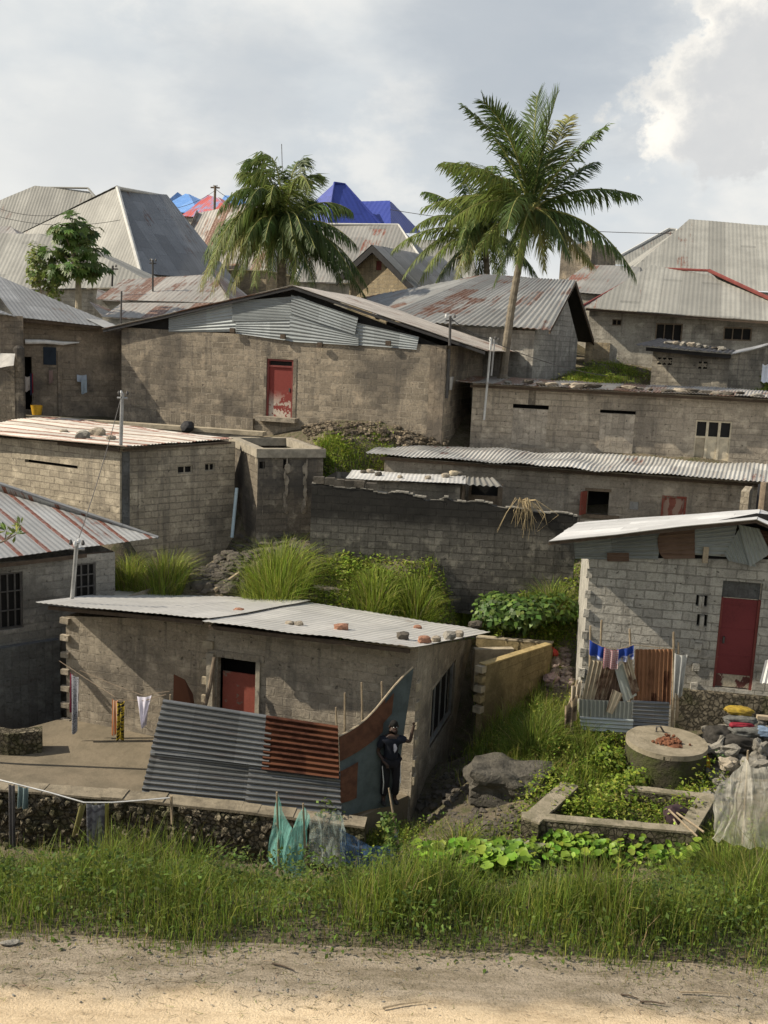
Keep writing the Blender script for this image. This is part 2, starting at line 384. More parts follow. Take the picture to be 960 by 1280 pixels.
M['tin_grey_rust'] = m_tin('tin_grey_rust', (.22, .22, .21), rust=(.19, .095, .06), amt=.34, sid=6, sw=.8, sl=1.7, streak=.5, line=.3)
M['tin_main'] = m_tin('tin_main', (.40, .365, .325), rust=(.24, .115, .075), amt=.22, sid=7, sw=.8, sl=2.2, streak=.5)
M['tin_old_and_shade'] = m_tin('tin_old_and_shade', (.165, .17, .175), rust=(.15, .095, .075), rough=.65, metal=.05, amt=.05, sid=8, sw=.85, sl=3, streak=.08, line=.6)  # dark old tin, also the painted shade of right-hand hip faces
M['tin_pale'] = m_tin('tin_pale', (.235, .23, .205), rust=(.20, .10, .07), rough=.65, metal=.05, amt=.02, sid=9, sw=.85, sl=20, streak=.05, line=.45)
M['tin_pale_rust'] = m_tin('tin_pale_rust', (.24, .232, .21), rust=(.28, .10, .06), amt=.22, sid=12.2, sw=1.1, sl=9, streak=.15, line=.3)
M['tin_rust'] = m_tin('tin_rust', (.30, .28, .25), rust=(.21, .10, .055), amt=.50, sid=11, sw=.8, sl=9, streak=.8)
M['tin_long'] = m_tin('tin_long', (.45, .44, .41), rust=(.26, .115, .08), amt=.10, sid=13, sw=.8, sl=1.2, streak=.3)
M['tin_blue'] = m_tin('tin_blue', (.035, .055, .27), rust=(.03, .045, .22), amt=.1, sid=14, sw=.9, sl=9, rough=.45, metal=0, light=(.045, .07, .33), streak=0, line=.4, grime=.3)
M['tin_sky'] = m_tin('tin_sky', (.12, .28, .62), rust=(.14, .30, .60), amt=.1, sid=15, sw=1.2, sl=9, rough=.4, metal=0, streak=0, line=.25, light=(.2, .38, .72))
M['tin_red'] = m_tin('tin_red', (.48, .10, .085), rust=(.25, .36, .58), amt=.28, sid=16, sw=1.6, sl=9, rough=.4, metal=0, streak=0, line=.2, light=(.55, .14, .12))
M['tin_gable'] = m_tin('tin_gable', (.225, .245, .248), rust=(.2, .13, .1), amt=.02, sid=17, sw=2.6, sl=.9, streak=.08, line=.3, rough=.55)
M['tin_fence'] = m_tin('tin_fence', (.155, .16, .16), rust=(.20, .085, .05), amt=.03, sid=18, sw=1.9, sl=.95, streak=.14, line=.4, rough=.42, metal=.55)
M['tin_fence_rust'] = m_tin('tin_fence_rust', (.10, .042, .024), rust=(.065, .026, .017), amt=.4, sid=19, streak=.5, line=.2, rough=.85, metal=0, spec=.1)
M['tin_patch'] = m_tin('tin_patch', (.19, .205, .195), rust=(.16, .08, .05), amt=.05, sid=20, sw=2, sl=2, streak=.25, line=.2)
M['tin_patch_pale'] = m_tin('tin_patch_pale', (.30, .325, .315), rust=(.16, .08, .05), amt=.03, sid=21, sw=2, sl=2, streak=.15, line=.2)
M['tin_patch_rust'] = m_tin('tin_patch_rust', (.12, .08, .058), rust=(.085, .048, .033), amt=.4, sid=22, sw=2, sl=2, streak=.5, line=.2, rough=.9, metal=0, spec=.1)
M['tin_rust_stripe'] = m_tin('tin_rust_stripe', (.24, .125, .07), rust=(.09, .038, .024), amt=.3, sid=23, sw=.13, sl=3, streak=.6, line=.2, rough=.9, metal=0, spec=.1)
M['tin_cream'] = m_tin('tin_cream', (.38, .32, .23), rust=(.12, .06, .035), amt=.35, sid=24, sw=.12, sl=3, streak=.5, line=.3, rough=.8, metal=0)
M['red_cap'] = m_plain('red_cap', (.20, .05, .042), .7, .3, 3)
M['white_cap'] = m_plain('white_cap', (.55, .54, .5), .6, .2, 3)
M['black_tar_and_shade'] = m_plain('black_tar_and_shade', (.035, .034, .035), .8, .3, 4)  # tar black, also used to paint shade under roof overhangs
M['leaf'] = m_attr('leaf', .38, .45)
M['palm_leaf'] = m_attr('palm_leaf', .32, .52, .25)
M['grass'] = m_attr('grass', .42, .6, .2)
M['palm_bark'] = m_plain('palm_bark', (.21, .18, .135), .95, .4, 4, .03)
M['bark'] = m_plain('bark', (.27, .22, .16), .95, .4, 6, .03)
# ------------------------------------------------------------------ walls and roofs
GP = []          # ground control points
class Wall:
    def __init__(s, a, b, top=None, ext=1.3):
        s.A, s.B = Vector(a[:2]), Vector(b[:2])
        d = s.B - s.A; s.L = d.length; s.d = d / s.L; s.n = Vector((s.d.y, -s.d.x))
        s.za, s.zb = a[2], b[2]
        s.top = top or [(0, a[3]), (s.L, b[3])]
        s.ext = ext
    def pix(s, u, v):
        r = ray(u, v); e = EYE.xy
        den = r.x * s.n.x + r.y * s.n.y
        t = (s.A - e).dot(s.n) / den
        q = EYE + r * t
        return (q.xy - s.A).dot(s.d), q.z
    def pt(s, x, z, o=0.0):
        q = s.A + s.d * x + s.n * o
        return Vector((q.x, q.y, z))
    def rect(s, u0, v0, u1, v1):
        um, vm = (u0 + u1) / 2, (v0 + v1) / 2
        return (s.pix(u0, vm)[0], s.pix(u1, vm)[0], s.pix(um, v1)[1], s.pix(um, v0)[1])
    def zt(s, x):
        t = s.top
        if x <= t[0][0]: return t[0][1]
        for (a, za), (b, zb) in zip(t, t[1:]):
            if x <= b: return za + (zb - za) * (x - a) / max(b - a, 1e-6)
        return t[-1][1]
    def zb0(s, x): return s.za + (s.zb - s.za) * x / s.L - s.ext
    def add(s, mb, ops=(), depth=.17):
        xs = {0.0, s.L}
        for x, _ in s.top: xs.add(min(max(x, 0), s.L))
        for o in ops: xs.add(max(0, o[0])); xs.add(min(s.L, o[1]))
        xs = sorted(xs)
        for x0, x1 in zip(xs, xs[1:]):
            if x1 - x0 < 1e-4: continue
            xm = (x0 + x1) / 2
            cut = sorted([(o[2], o[3]) for o in ops if o[0] <= xm <= o[1]])
            lo = None
            for a, b in cut + [(None, None)]:
                z0 = (s.zb0(x0), s.zb0(x1)) if lo is None else (lo, lo)
                z1 = (s.zt(x0), s.zt(x1)) if a is None else (a, a)
                if z1[0] > z0[0] + 1e-4 or z1[1] > z0[1] + 1e-4:
                    mb.poly([s.pt(x0, z0[0]), s.pt(x1, z0[1]), s.pt(x1, z1[1]), s.pt(x0, z1[0])],
                            [(x0, z0[0]), (x1, z0[1]), (x1, z1[1]), (x0, z1[0])])
                lo = b
        for x0, x1, z0, z1 in [o[:4] for o in ops]:
            for a, b in (((x0, z0), (x0, z1)), ((x0, z1), (x1, z1)), ((x1, z1), (x1, z0)), ((x1, z0), (x0, z0))):
                p, q = s.pt(*a), s.pt(*b); p2, q2 = s.pt(*a, -depth), s.pt(*b, -depth)
                l = (q - p).length
                mb.poly([p, q, q2, p2], [(a[0], a[1]), (a[0] + l, a[1]), (a[0] + l, a[1] + depth), (a[0], a[1] + depth)])
    def slab(s, mb, r, o0, o1):
        """a box over the rectangle r = (x0, x1, z0, z1), from o0 to o1 outward"""
        p = s.pt(r[0], r[2], o0)
        mb.box(p, s.pt(r[1], r[2], o0) - p, s.pt(r[0], r[2], o1) - p, Vector((0, 0, r[3] - r[2])))
def inward(cl, cr):
    d = (Vector(cr[:2]) - Vector(cl[:2])).normalized()
    return Vector((-d.y, d.x))
def solve_u(c, d, u):
    lo, hi = 0.0, 30.0
    f = lambda L: proj((c[0] + d.x * L, c[1] + d.y * L, c[2]))[0] - u
    a = f(lo)
    for _ in range(40):
        m = (lo + hi) / 2
        if f(m) * a > 0: lo = m
        else: hi = m
    return lo
def shift(c, d, L, z0=None, z1=None):
    return (c[0] + d.x * L, c[1] + d.y * L, c[2] if z0 is None else z0, c[3] if z1 is None else z1)
def ground(*cs):
    for c in cs: GP.append((c[0], c[1], c[2]))
def _sheet(mb, pos, nrm, x0, x1, y0f, y1f, pitch, amp, nv, th, uoff, rough):
    n = max(4, int((x1 - x0) / pitch * 6)); i0 = len(mb.v)
    cols = []
    for i in range(n + 1):
        x = x0 + (x1 - x0) * i / n
        y0, y1 = y0f(x), y1f(x)
        h = amp * math.cos(2 * PI * x / pitch)
        for j in range(nv + 1):
            y = y0 + (y1 - y0) * j / nv
            w = rough * mn.noise(Vector((x * .9 + uoff, y * .7, uoff)))
            mb.v.append(tuple(pos(x, y) + nrm * (h + w))); cols.append((x + uoff, y))
    m = (n + 1) * (nv + 1)
    for i in range(m): mb.v.append(tuple(Vector(mb.v[i0 + i]) - nrm * th))
    def q(a, b, c, d, base):
        mb.f.append([base + a, base + b, base + c, base + d]); mb.uv += [cols[a % m], cols[b % m], cols[c % m], cols[d % m]]
    for i in range(n):
        for j in range(nv):
            a = i * (nv + 1) + j; b = a + nv + 1
            q(a, b, b + 1, a + 1, i0)
            q(a + m, a + 1 + m, b + 1 + m, b + m, i0)
        a, b = i * (nv + 1), (i + 1) * (nv + 1)
        q(a, a + m, b + m, b, i0)
        a, b = a + nv, b + nv
        q(a, b, b + m, a + m, i0)
    for j in range(nv):
        q(j, j + 1, j + 1 + m, j + m, i0)
        a = n * (nv + 1) + j
        q(a, a + m, a + 1 + m, a + 1, i0)
def tin(mb, a, b, c, d, pitch=.11, amp=.013, sheet=.8, jag=.03, nv=6, th=.008, rough=.02, lift=.012, uoff=None):
    """corrugated sheets over the quad a-b (eave) c-d (ridge), waves across a-b"""
    a, b, c, d = map(Vector, (a, b, c, d))
    W = ((b - a).length + (c - d).length) / 2; L = ((d - a).length + (c - b).length) / 2
    nrm = ((b - a) + (c - d)).cross((d - a) + (c - b)).normalized()
    if nrm.z < 0 and abs(nrm.z) > .05: nrm = -nrm
    uo = R.random() * 50 if uoff is None else uoff
    def pos(x, y):
        t, w = x / W, y / L
        return a.lerp(b, t).lerp(d.lerp(c, t), w)
    k = max(1, round(W / sheet)); sw = W / k
    for i in range(k):
        j0, j1 = R.uniform(-jag, jag), R.uniform(-jag, jag) * .6
        o = R.uniform(0, lift)
        _sheet(mb, lambda x, y: pos(x, y) + nrm * o, nrm, max(0, i * sw - .03), min(W, (i + 1) * sw + .03), lambda x: -.02 + j0, lambda x: L + j1, pitch, amp, nv, th, uo, rough)
def hip(mb, a, b, c, d, pitch=.14, amp=.005, nv=5, th=.008, rough=.015, uoff=None):
    """a hip or trapezoid roof face: eave a-b, ridge d-c (c may equal d); waves run up the slope"""
    a, b, c, d = map(Vector, (a, b, c, d))
    W = (b - a).length; e = (b - a) / W
    xd, xc = (d - a).dot(e), (c - a).dot(e)
    m = (c + d) / 2 - a; up = m - e * m.dot(e); up.normalize()
    ld, lc = (d - a).dot(up), (c - a).dot(up)
    nrm = e.cross(up)
    if nrm.z < 0: nrm = -nrm
    uo = R.random() * 50 if uoff is None else uoff
    def topf(x):
        if xd > 1e-3 and x < xd: return max(.01, ld * x / xd)
        if x > xc and xc < W - 1e-3: return max(.01, lc * (W - x) / (W - xc))
        return ld + (lc - ld) * (x - xd) / max(xc - xd, 1e-4) if xc - xd > 1e-4 else ld
    _sheet(mb, lambda x, y: a + e * x + up * y, nrm, 0, W, lambda x: 0.0, topf, pitch, amp, nv, th, uo, rough)
def ridge_cap(mb, p, q, r=.07, n=6): mb.tube([p, q], r, n)
def eave_edge(mb, p, q, h=.05, w=.05):
    p, q = Vector(p), Vector(q); d = (q - p); n = d.cross(Vector((0, 0, 1))).normalized() * w
    mb.box(p - Vector((0, 0, h)), d, n, Vector((0, 0, h)))
def plaster_house(name, loc, label, group=None): return thing(name, loc, label, 'house', group)
# ================================================================== BUILDINGS
def panel(name, W, r, o0, o1, mat, parent, label=None):
    mb = MB(); W.slab(mb, r, o0, o1); return mb.build(name, mat, parent, label=label)
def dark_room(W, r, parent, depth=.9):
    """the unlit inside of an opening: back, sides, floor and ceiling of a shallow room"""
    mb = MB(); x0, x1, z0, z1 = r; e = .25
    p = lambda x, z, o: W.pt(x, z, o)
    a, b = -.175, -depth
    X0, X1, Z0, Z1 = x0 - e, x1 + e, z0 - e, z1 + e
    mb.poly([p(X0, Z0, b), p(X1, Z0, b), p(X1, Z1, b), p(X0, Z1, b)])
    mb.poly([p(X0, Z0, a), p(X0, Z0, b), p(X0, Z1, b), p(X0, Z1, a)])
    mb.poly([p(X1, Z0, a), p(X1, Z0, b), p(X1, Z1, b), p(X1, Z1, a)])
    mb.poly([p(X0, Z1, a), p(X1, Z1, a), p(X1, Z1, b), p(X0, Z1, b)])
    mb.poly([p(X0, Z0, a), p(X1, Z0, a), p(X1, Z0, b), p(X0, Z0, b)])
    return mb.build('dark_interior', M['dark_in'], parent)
def barred_window(W, r, parent, nb=3, nh=1, frame='iron', name='window', fw=.05):
    x0, x1, z0, z1 = r
    mb = MB()
    for q in ((x0, x0 + fw, z0, z1), (x1 - fw, x1, z0, z1), (x0 + fw, x1 - fw, z1 - fw, z1), (x0 + fw, x1 - fw, z0, z0 + fw)): W.slab(mb, q, -.10, -.04)
    o = mb.build(name, M[frame], parent)
    mb = MB()
    for k in range(1, nb + 1):
        x = x0 + (x1 - x0) * k / (nb + 1); W.slab(mb, (x - .02, x + .02, z0 + fw, z1 - fw), -.085, -.055)
    for k in range(1, nh + 1):
        z = z0 + (z1 - z0) * k / (nh + 1); W.slab(mb, (x0 + fw, x1 - fw, z - .015, z + .015), -.054, -.03)
    mb.build('bars', M[frame], o)
    mb = MB(); W.slab(mb, (x0 + .005, x1 - .005, z0 + .005, z1 - .005), -.165, -.15); mb.build('pane', M['dark_in'], o)
    return o
def toothing(W, x, zs, parent, mat, sx=.09, h=.17, out=.0, wid=.2, end=False):
    for z in zs:
        mb = MB()
        w = wid * R.uniform(.85, 1.1)
        if end:   # sticks out past the wall's end
            p = W.pt(x - w / 2, z, -.02); a = W.d * w
        else: p = W.pt(x - w / 2, z, .004); a = W.d * w
        hh = h * R.uniform(.85, 1.05)
        mb.cbox(p + Vector((a.x, a.y, 0)) / 2 + Vector((W.n.x, W.n.y, 0)) * (sx / 2) + Vector((0, 0, hh / 2)), (w, sx, hh), math.atan2(W.d.y, W.d.x) + R.uniform(-.06, .06), 0, R.uniform(-.05, .05))
        mb.build('toothing_block', mat, parent)
def wall_shell(walls_ops, mat, parent, name='wall', depth=.17):
    mb = MB()
    for w, ops in walls_ops: w.add(mb, ops, depth)
    return mb.build(name, mat, parent)
def base_of(*cs):
    return Vector((sum(c[0] for c in cs) / len(cs), sum(c[1] for c in cs) / len(cs), min(c[2] for c in cs)))

# ---------------------------------------------------------------- near house (flat white tin roof)
c1 = corner(513, 1003, 809, 20.0)
L0 = corner(70, 930, 768, 22.4)
dd = (Vector(c1[:2]) - Vector(L0[:2])).normalized(); nin = Vector((-dd.y, dd.x))
t = Wall(L0, c1); s_step = t.pix(258, 900)[0]
c0p = t.pt(s_step, 0); c0 = (c0p.x, c0p.y, L0[2] + (c1[2] - L0[2]) * s_step / t.L, zat(c0p.x, c0p.y, 785))
STEP = .45
L1 = shift(c0, nin, STEP, z1=zat(c0[0] + nin.x * STEP, c0[1] + nin.y * STEP, 776))
L0 = shift(L0, nin, STEP); L0 = (L0[0], L0[1], L0[2], zat(L0[0], L0[1], 770))
dep = solve_u(c1, nin, 598)
c2 = shift(c1, nin, dep); c2 = (c2[0], c2[1], zat(c2[0], c2[1], 905), zat(c2[0], c2[1], 797))
L3 = shift(L0, nin, dep - STEP); L3 = (L3[0], L3[1], c2[2], L0[3] - .4)
ground((L0[0], L0[1], L0[2] - .5), (c1[0], c1[1], c1[2] - .45), (c0[0], c0[1], c0[2] - .5), (c2[0] + .2, c2[1], c2[2] - .1), (L3[0], L3[1], L3[2] + .5), (c1[0] + .3, c1[1], c1[2] - .45), ((c1[0] + c2[0]) / 2 + .35, (c1[1] + c2[1]) / 2, (c1[2] + c2[2]) / 2 - .35))
near = thing('block_house', base_of(L0, c1, c2, L3), 'low grey block house with flat white tin roof behind a corrugated fence', 'house', 'block houses on the slope')
wL, wS, wF, wR, wB, wE = Wall(L0, L1), Wall(L1, c0), Wall(c0, c1), Wall(c1, c2), Wall(c2, L3), Wall(L3, L0)
rd = wF.rect(271, 824, 318, 975); rd = (max(rd[0], .12), rd[1], c0[2] - .3, rd[3])
rw = wR.rect(539, 846, 566, 911)
wall_shell([(wL, []), (wS, []), (wF, [rd]), (wR, [rw]), (wB, []), (wE, [])], M['near_block'], near)
dark_room(wF, rd, near)
barred_window(wR, rw, near, 3, 0, 'steel', fw=.05)
fr = MB(); x0, x1, z0, z1 = rw
for q in ((x0 - .06, x0, z0 - .06, z1 + .06), (x1, x1 + .06, z0 - .06, z1 + .06), (x0, x1, z1, z1 + .06), (x0, x1, z0 - .06, z0)): wR.slab(fr, q, -.03, .015)
fr.build('window_surround', M['concrete'], near)
MRED = m_paint_door('door_red_brown', (.24, .065, .045), (.22, .16, .12), .06)
dl = wF.rect(275, 843, 316, 975); panel('door', wF, (dl[0], dl[1], rd[2], dl[3]), -.15, -.11, MRED, near); DH1 = wF
hm = MB(); wF.slab(hm, (dl[0] + .08, dl[0] + .12, dl[3] - 1.05, dl[3] - .92), -.109, -.06); hm.build('handle', M['iron'], [o for o in near.children if o.name.startswith('door') and 'jamb' not in o.name][0])
x = rd[0]
jm = MB(); wF.slab(jm, (x - .22, x - .06, rd[2], wF.pix(265, 815)[1]), .003, .12); wF.slab(jm, (rd[1] + .02, rd[1] + .12, rd[2], wF.pix(320, 826)[1]), .003, .05)
jm.build('door_jamb', M['concrete'], near)
lin = MB(); wF.slab(lin, (rd[0] - .15, rd[1] + .2, rd[3] + .005, rd[3] + .16), .003, .03); lin.build('lintel', M['near_block'], near)
toothing(wL, .0, [L0[2] + .35 + .42 * k for k in range(7)], near, M['near_block'], sx=.10, wid=.22, h=.14, end=True)
toothing(wF, .04, [c0[3] - .45 - .42 * k for k in range(4)], near, M['coping'], sx=.07, wid=.26)
toothing(wR, .12, [c1[2] + .4 + .42 * k for k in range(6)], near, M['coping'], sx=.05, wid=.24)
rb = MB()
tin(rb, P(45, 753, 21.8), P(262, 773, 20.75), P(388, 751, 25.6), P(150, 739, 27.4), amp=.006, pitch=.16, sheet=1.6, jag=.02, lift=.004, rough=.03)
rb.build('roof', M['tin_white'], near)
rb = MB()
tin(rb, P(253, 777, 20.5), P(518, 809, 19.4), P(613, 790, 24.3), P(383, 752, 25.7), amp=.006, pitch=.16, sheet=1.6, jag=.05, lift=.004, rough=.04)
rb.build('roof', M['tin_white'], near)
bt = MB()
eave_edge(bt, P(62, 757, 21.9), P(255, 775.5, 20.9), .08, .06); eave_edge(bt, P(262, 781, 20.65), P(513, 811, 19.55), .08, .06)
bt.build('eave_beam', M['dark_wood'], near)
NEAR_ROOF = (P(253, 777, 20.5), P(518, 809, 19.4), P(613, 790, 24.3), P(383, 752, 25.7))

# ---------------------------------------------------------------- left house with rust-striped hip roof
c1 = corner(144, 850, 690, 25.6); c0 = corner(-90, 965, 712, 22.6)
n_ = inward(c0, c1); c1 = (c1[0], c1[1], c1[2] - .6, c1[3])
c2 = shift(c1, n_, 3.2); c3 = shift(c0, n_, 3.2)
ground(c0, (c1[0], c1[1], c1[2]))
lh = thing('block_house', base_of(c0, c1, c2, c3), 'grey plastered house at left edge under a hip roof with rusty red stripes', 'house', 'block houses on the slope')
w0, w1, w2, w3 = Wall(c0, c1), Wall(c1, c2), Wall(c2, c3), Wall(c3, c0)
r1 = w0.rect(-8, 716, 29, 787); r2 = w0.rect(94, 704, 120, 748)
wall_shell([(w0, [r1, r2]), (w1, []), (w2, []), (w3, [])], M['left_plaster'], lh)
barred_window(w0, r1, lh, 3, 2); barred_window(w0, r2, lh, 2, 2)
zl = w0.pix(30, 803)[1]
panel('plinth', w0, (0.02, w0.pix(72, 850)[0], c0[2] - .6, zl), .004, .22, M['slate_plaster'], lh)
eL, eR = P(-90, 709, 22.2), P(198, 672, 26.8); rd_ = P(-60, 584, 27.5)
rb = MB(); hip(rb, eL, eR, rd_, rd_ - Vector((2.5, -1, 0)), pitch=.15); rb.build('roof', M['tin_stripe'], lh)
rb = MB(); eB = eR + Vector((-5.5, 1.6, -.3)); hip(rb, eR, eB, rd_, rd_); rb.build('roof', M['tin_stripe'], lh)
rb = MB(); ridge_cap(rb, eR, rd_, .05); rb.build('ridge_cap', M['tin_old_and_shade'], lh)
bt = MB(); eave_edge(bt, P(-88, 714, 22.3), P(140, 688, 25.7), .1); bt.build('eave_beam', M['dark_wood'], lh)

# ---------------------------------------------------------------- middle left house with rusty-white flat tin roof
c1 = corner(150, 662, 559, 29.0); c0 = corner(-70, 640, 541, 32.8); c2 = corner(292, 672, 552, 31.6)
v = Vector(c0) - Vector(c1) if False else Vector((c0[0] - c1[0], c0[1] - c1[1]))
c3 = (c0[0] + c2[0] - c1[0], c0[1] + c2[1] - c1[1], c0[2], c0[3] + .3)
ground(c1, c0, c2)
ml = thing('block_house', base_of(c0, c1, c2, c3), 'block house with low roof of rusty and white tin sheets held by rocks', 'house', 'block houses on the slope')
w0, w1, w2, w3 = Wall(c0, c1), Wall(c1, c2), Wall(c2, c3), Wall(c3, c0)
sl = w0.rect(31, 578, 97, 582)
r1, r2 = w1.rect(222, 582, 241, 592), w1.rect(256, 579, 269, 589)
wall_shell([(w0, [sl]), (w1, [r1, r2]), (w2, []), (w3, [])], M['mid_block'], ml)
dark_room(w0, sl, ml, .5)
for r in (r1, r2): barred_window(w1, r, ml, 1, 0, 'concrete', 'vent', .035)
rb = MB(); tin(rb, P(156, 558, 28.5), P(292, 549, 32.0), P(60, 521, 35.6), P(-75, 538, 32.2), amp=.014, pitch=.12, jag=.05, lift=.03, rough=.05)
rb.build('roof', M['tin_redwhite'], ml)
bt = MB(); eave_edge(bt, P(27, 547, 31.2), P(150, 560, 28.85), .1); eave_edge(bt, P(153, 561, 28.9), P(288, 552, 31.5), .06); bt.build('eave_beam', M['dark_wood'], ml)
pm = MB(); w1.slab(pm, (.06, .30, c1[2] - .4, c1[3] - .15), .003, .03); pm.build('corner_post', M['slate_plaster'], ml)
MIDROOF = (P(-75, 538, 32.2), P(156, 558, 28.5), P(292, 549, 32.0), P(60, 521, 35.0))

# ---------------------------------------------------------------- unfinished annex with concrete ring beam
a0, a1 = corner(320, 682, 572, 30.2), corner(401, 668, 560, 31.0)
n_ = inward(a0, a1); a2 = shift(a1, n_, 3.6); a3 = shift(a0, n_, 3.6)
ground(a0, a1)
an = thing('unfinished_room', base_of(a0, a1, a2, a3), 'roofless brown block room with a pale concrete ring beam along its top', 'unfinished building')
w0, w1, w2, w3 = Wall(a0, a1), Wall(a1, a2), Wall(a2, a3), Wall(a3, a0)
hs = [w0.rect(324, 577, 331, 586), w0.rect(354, 574, 361, 586)]
wall_shell([(w0, hs), (w1, []), (w2, []), (w3, [])], M['annex_block'], an)
for r in hs: panel('hole_back', w0, (r[0], r[1], r[2], r[3]), -.165, -.15, M['dark_in'], an)
ib = MB()                                   # inside faces so that the open top reads as thick walls
for w in (w0, w1, w2, w3): w.slab(ib, (.0, w.L, a0[2], a0[3] - .05), -.19, -.172)
ib.build('inner_wall', M['annex_block'], an)
bm_ = MB()
for w, o1 in ((w0, .06), (w2, .05)): w.slab(bm_, (-.06, w.L + .06, a0[3] + .004, a0[3] + .27), -.24, o1)
for w in (w1, w3): w.slab(bm_, (.245, w.L - .245, a0[3] + .004, a0[3] + .27), -.24, .05)
bm_.build('ring_beam', M['concrete'], an)
for u in (357, 381):
    q = w0.rect(u - 4, 575, u + 4, 640); st = MB()
    for k in range(9):
        zz = q[2] + (q[3] - q[2]) * (k + .5) / 9
        st.stone(w0.pt((q[0] + q[1]) / 2 + R.uniform(-.04, .04), zz, .02), (R.uniform(.05, .10), .03, .16), k + u, 2, .6)
    st.build('mortar_rib', M['stone'], an)
# terrace wall running behind the tin roof towards the annex
t0, t1 = corner(-40, 545, 519, 36.2), corner(325, 562, 545, 33.8)
tw = MB(); w = Wall(t0, t1, ext=.5); w.add(tw); w.slab(tw, (0, w.L, t0[2] - .5, t0[3] - .02), -.3, -.004)
ter = thing('terrace_wall', base_of(t0, t1), 'low concrete terrace kerb below the house with red worn door', 'wall')
tw.build('wall', M['small_block'], ter)
cp = MB(); p0, p1 = w.pt(-.1, 0, .05), w.pt(w.L + .1, 0, .05); p0.z = t0[3]; p1.z = t1[3]
nv = Vector((-w.n.x, -w.n.y, 0)) * .42; cp.box(p0, p1 - p0, nv, Vector((0, 0, .14))); cp.build('coping', M['coping'], ter)

# ---------------------------------------------------------------- main house (gable, red door)
c0 = corner(152, 524, 409, 37.3); c1 = corner(552, 557, 432, 33.6)
n_ = inward(c0, c1); dep = solve_u(c1, n_, 592)
dep = max(dep, 6.0)
c2, c3 = shift(c1, n_, dep), shift(c0, n_, dep)
ground((c0[0], c0[1], c0[2]), (c1[0], c1[1], c1[2] + .1), (c2[0], c2[1], c2[2] + .7), (c3[0], c3[1], c3[2] + .8))
mh = thing('block_house', base_of(c0, c1, c2, c3), 'wide brown block house with worn red door and grey corrugated gable panels', 'house', 'block houses on the slope')
w0, w1, w2, w3 = Wall(c0, c1), Wall(c1, c2), Wall(c2, c3), Wall(c3, c0)
rd = w0.rect(333, 449, 366, 521)
hs = [w0.rect(u - 4, v_ - 4, u + 4, v_ + 4) for u, v_ in ((197, 441),)]
apx, apz = w0.pix(368, 372)
wall_shell([(w0, [rd]), (w1, []), (w2, []), (w3, [])], M['main_block'], mh)
MAIN_DOOR = m_paint_door('door_red_worn', (.19, .034, .027), (.46, .40, .33), .17, low=(.9, 1.6))
pd = MB(); x0, x1, z0, z1 = rd
w0.slab(pd, (x0 + .07, x1 - .07, z0, z1 - .28), -.12, -.08); MD = pd.build('door', MAIN_DOOR, mh); hm = MB(); w0.slab(hm, (x1 - .17, x1 - .13, z0 + .9, z0 + 1.03), -.079, -.04); hm.build('handle', M['iron'], MD)
df = MB()
for q in ((x0, x0 + .07, z0, z1), (x1 - .07, x1, z0, z1), (x0 + .07, x1 - .07, z1 - .07, z1), (x0 + .07, x1 - .07, z1 - .28, z1 - .22)): w0.slab(df, q, -.14, -.03)
df.build('door_frame', M['red_cap'], mh); panel('transom', w0, (x0 + .07, x1 - .07, z1 - .22, z1 - .07), -.16, -.13, M['dark_in'], mh)
ds = MB(); w0.slab(ds, (x0 - .25, x1 + .25, z0 - .16, z0 - .004), .003, .35); ds.build('door_step', M['stone'], mh)
dj = MB(); w0.slab(dj, (x1 + .005, x1 + .13, z0, z1 + .05), .003, .02); w0.slab(dj, (x0 - .10, x0 - .005, z0, z1 + .05), .003, .02); dj.build('door_jamb', M['main_block'], mh)
# wall ledge lower left
lg = MB(); a = w0.pix(155, 508); b = w0.pix(318, 523)
p0, p1 = w0.pt(.05, a[1], .003), w0.pt(b[0], b[1], .003)
lg.box(p0 - Vector((0, 0, 1.0)), p1 - p0, Vector((w0.n.x, w0.n.y, 0)) * .12, Vector((0, 0, 1.0))); lg.build('plinth', M['main_block'], mh)
nv = Vector((n_.x, n_.y, 0))
OH = .24
def mrp(u, v_): s_, z_ = w0.pix(u, v_); return w0.pt(s_, z_, 0)
def mro(u, v_):
    fw = Wall((w0.A.x + w0.n.x * OH, w0.A.y + w0.n.y * OH, 0, 0), (w0.B.x + w0.n.x * OH, w0.B.y + w0.n.y * OH, 0, 0)); s_, z_ = fw.pix(u, v_); return fw.pt(s_, z_)
el, ap, er = mro(128, 411), mro(366, 357), mro(606, 438)
back = nv * (dep + 1.2)
rb = MB(); tin(rb, el, el + back, ap + back, ap, pitch=.12, amp=.014, jag=.03); rb.build('roof', M['tin_main'], mh)
rb = MB(); tin(rb, er, er + back, ap + back, ap, pitch=.12, amp=.014, jag=.03); rb.build('roof', M['tin_main'], mh)
bt = MB()
for p_, q_ in ((el, ap), (ap, er)):
    bt.box(p_ - Vector((0, 0, .13)) + nv * .03, q_ - p_, nv * .05, Vector((0, 0, .09)))
bt.build('verge_board', M['black_tar_and_shade'], mh)  # board blackened to paint the shade under the overhang
ga = MB()      # gable wall behind the panels
gb = w0.pt(0, c0[3] - .02, -.12), w0.pt(w0.L, c1[3] - .02, -.12)
ga.poly([gb[0], gb[1], w0.pt(w0.L, er.z - .2 + (ap.z - er.z) * .12, -.12), w0.pt(apx, ap.z - .12, -.12), w0.pt(0, el.z + .1, -.12)]); ga.build('gable_backing', M['dark_in'], mh)
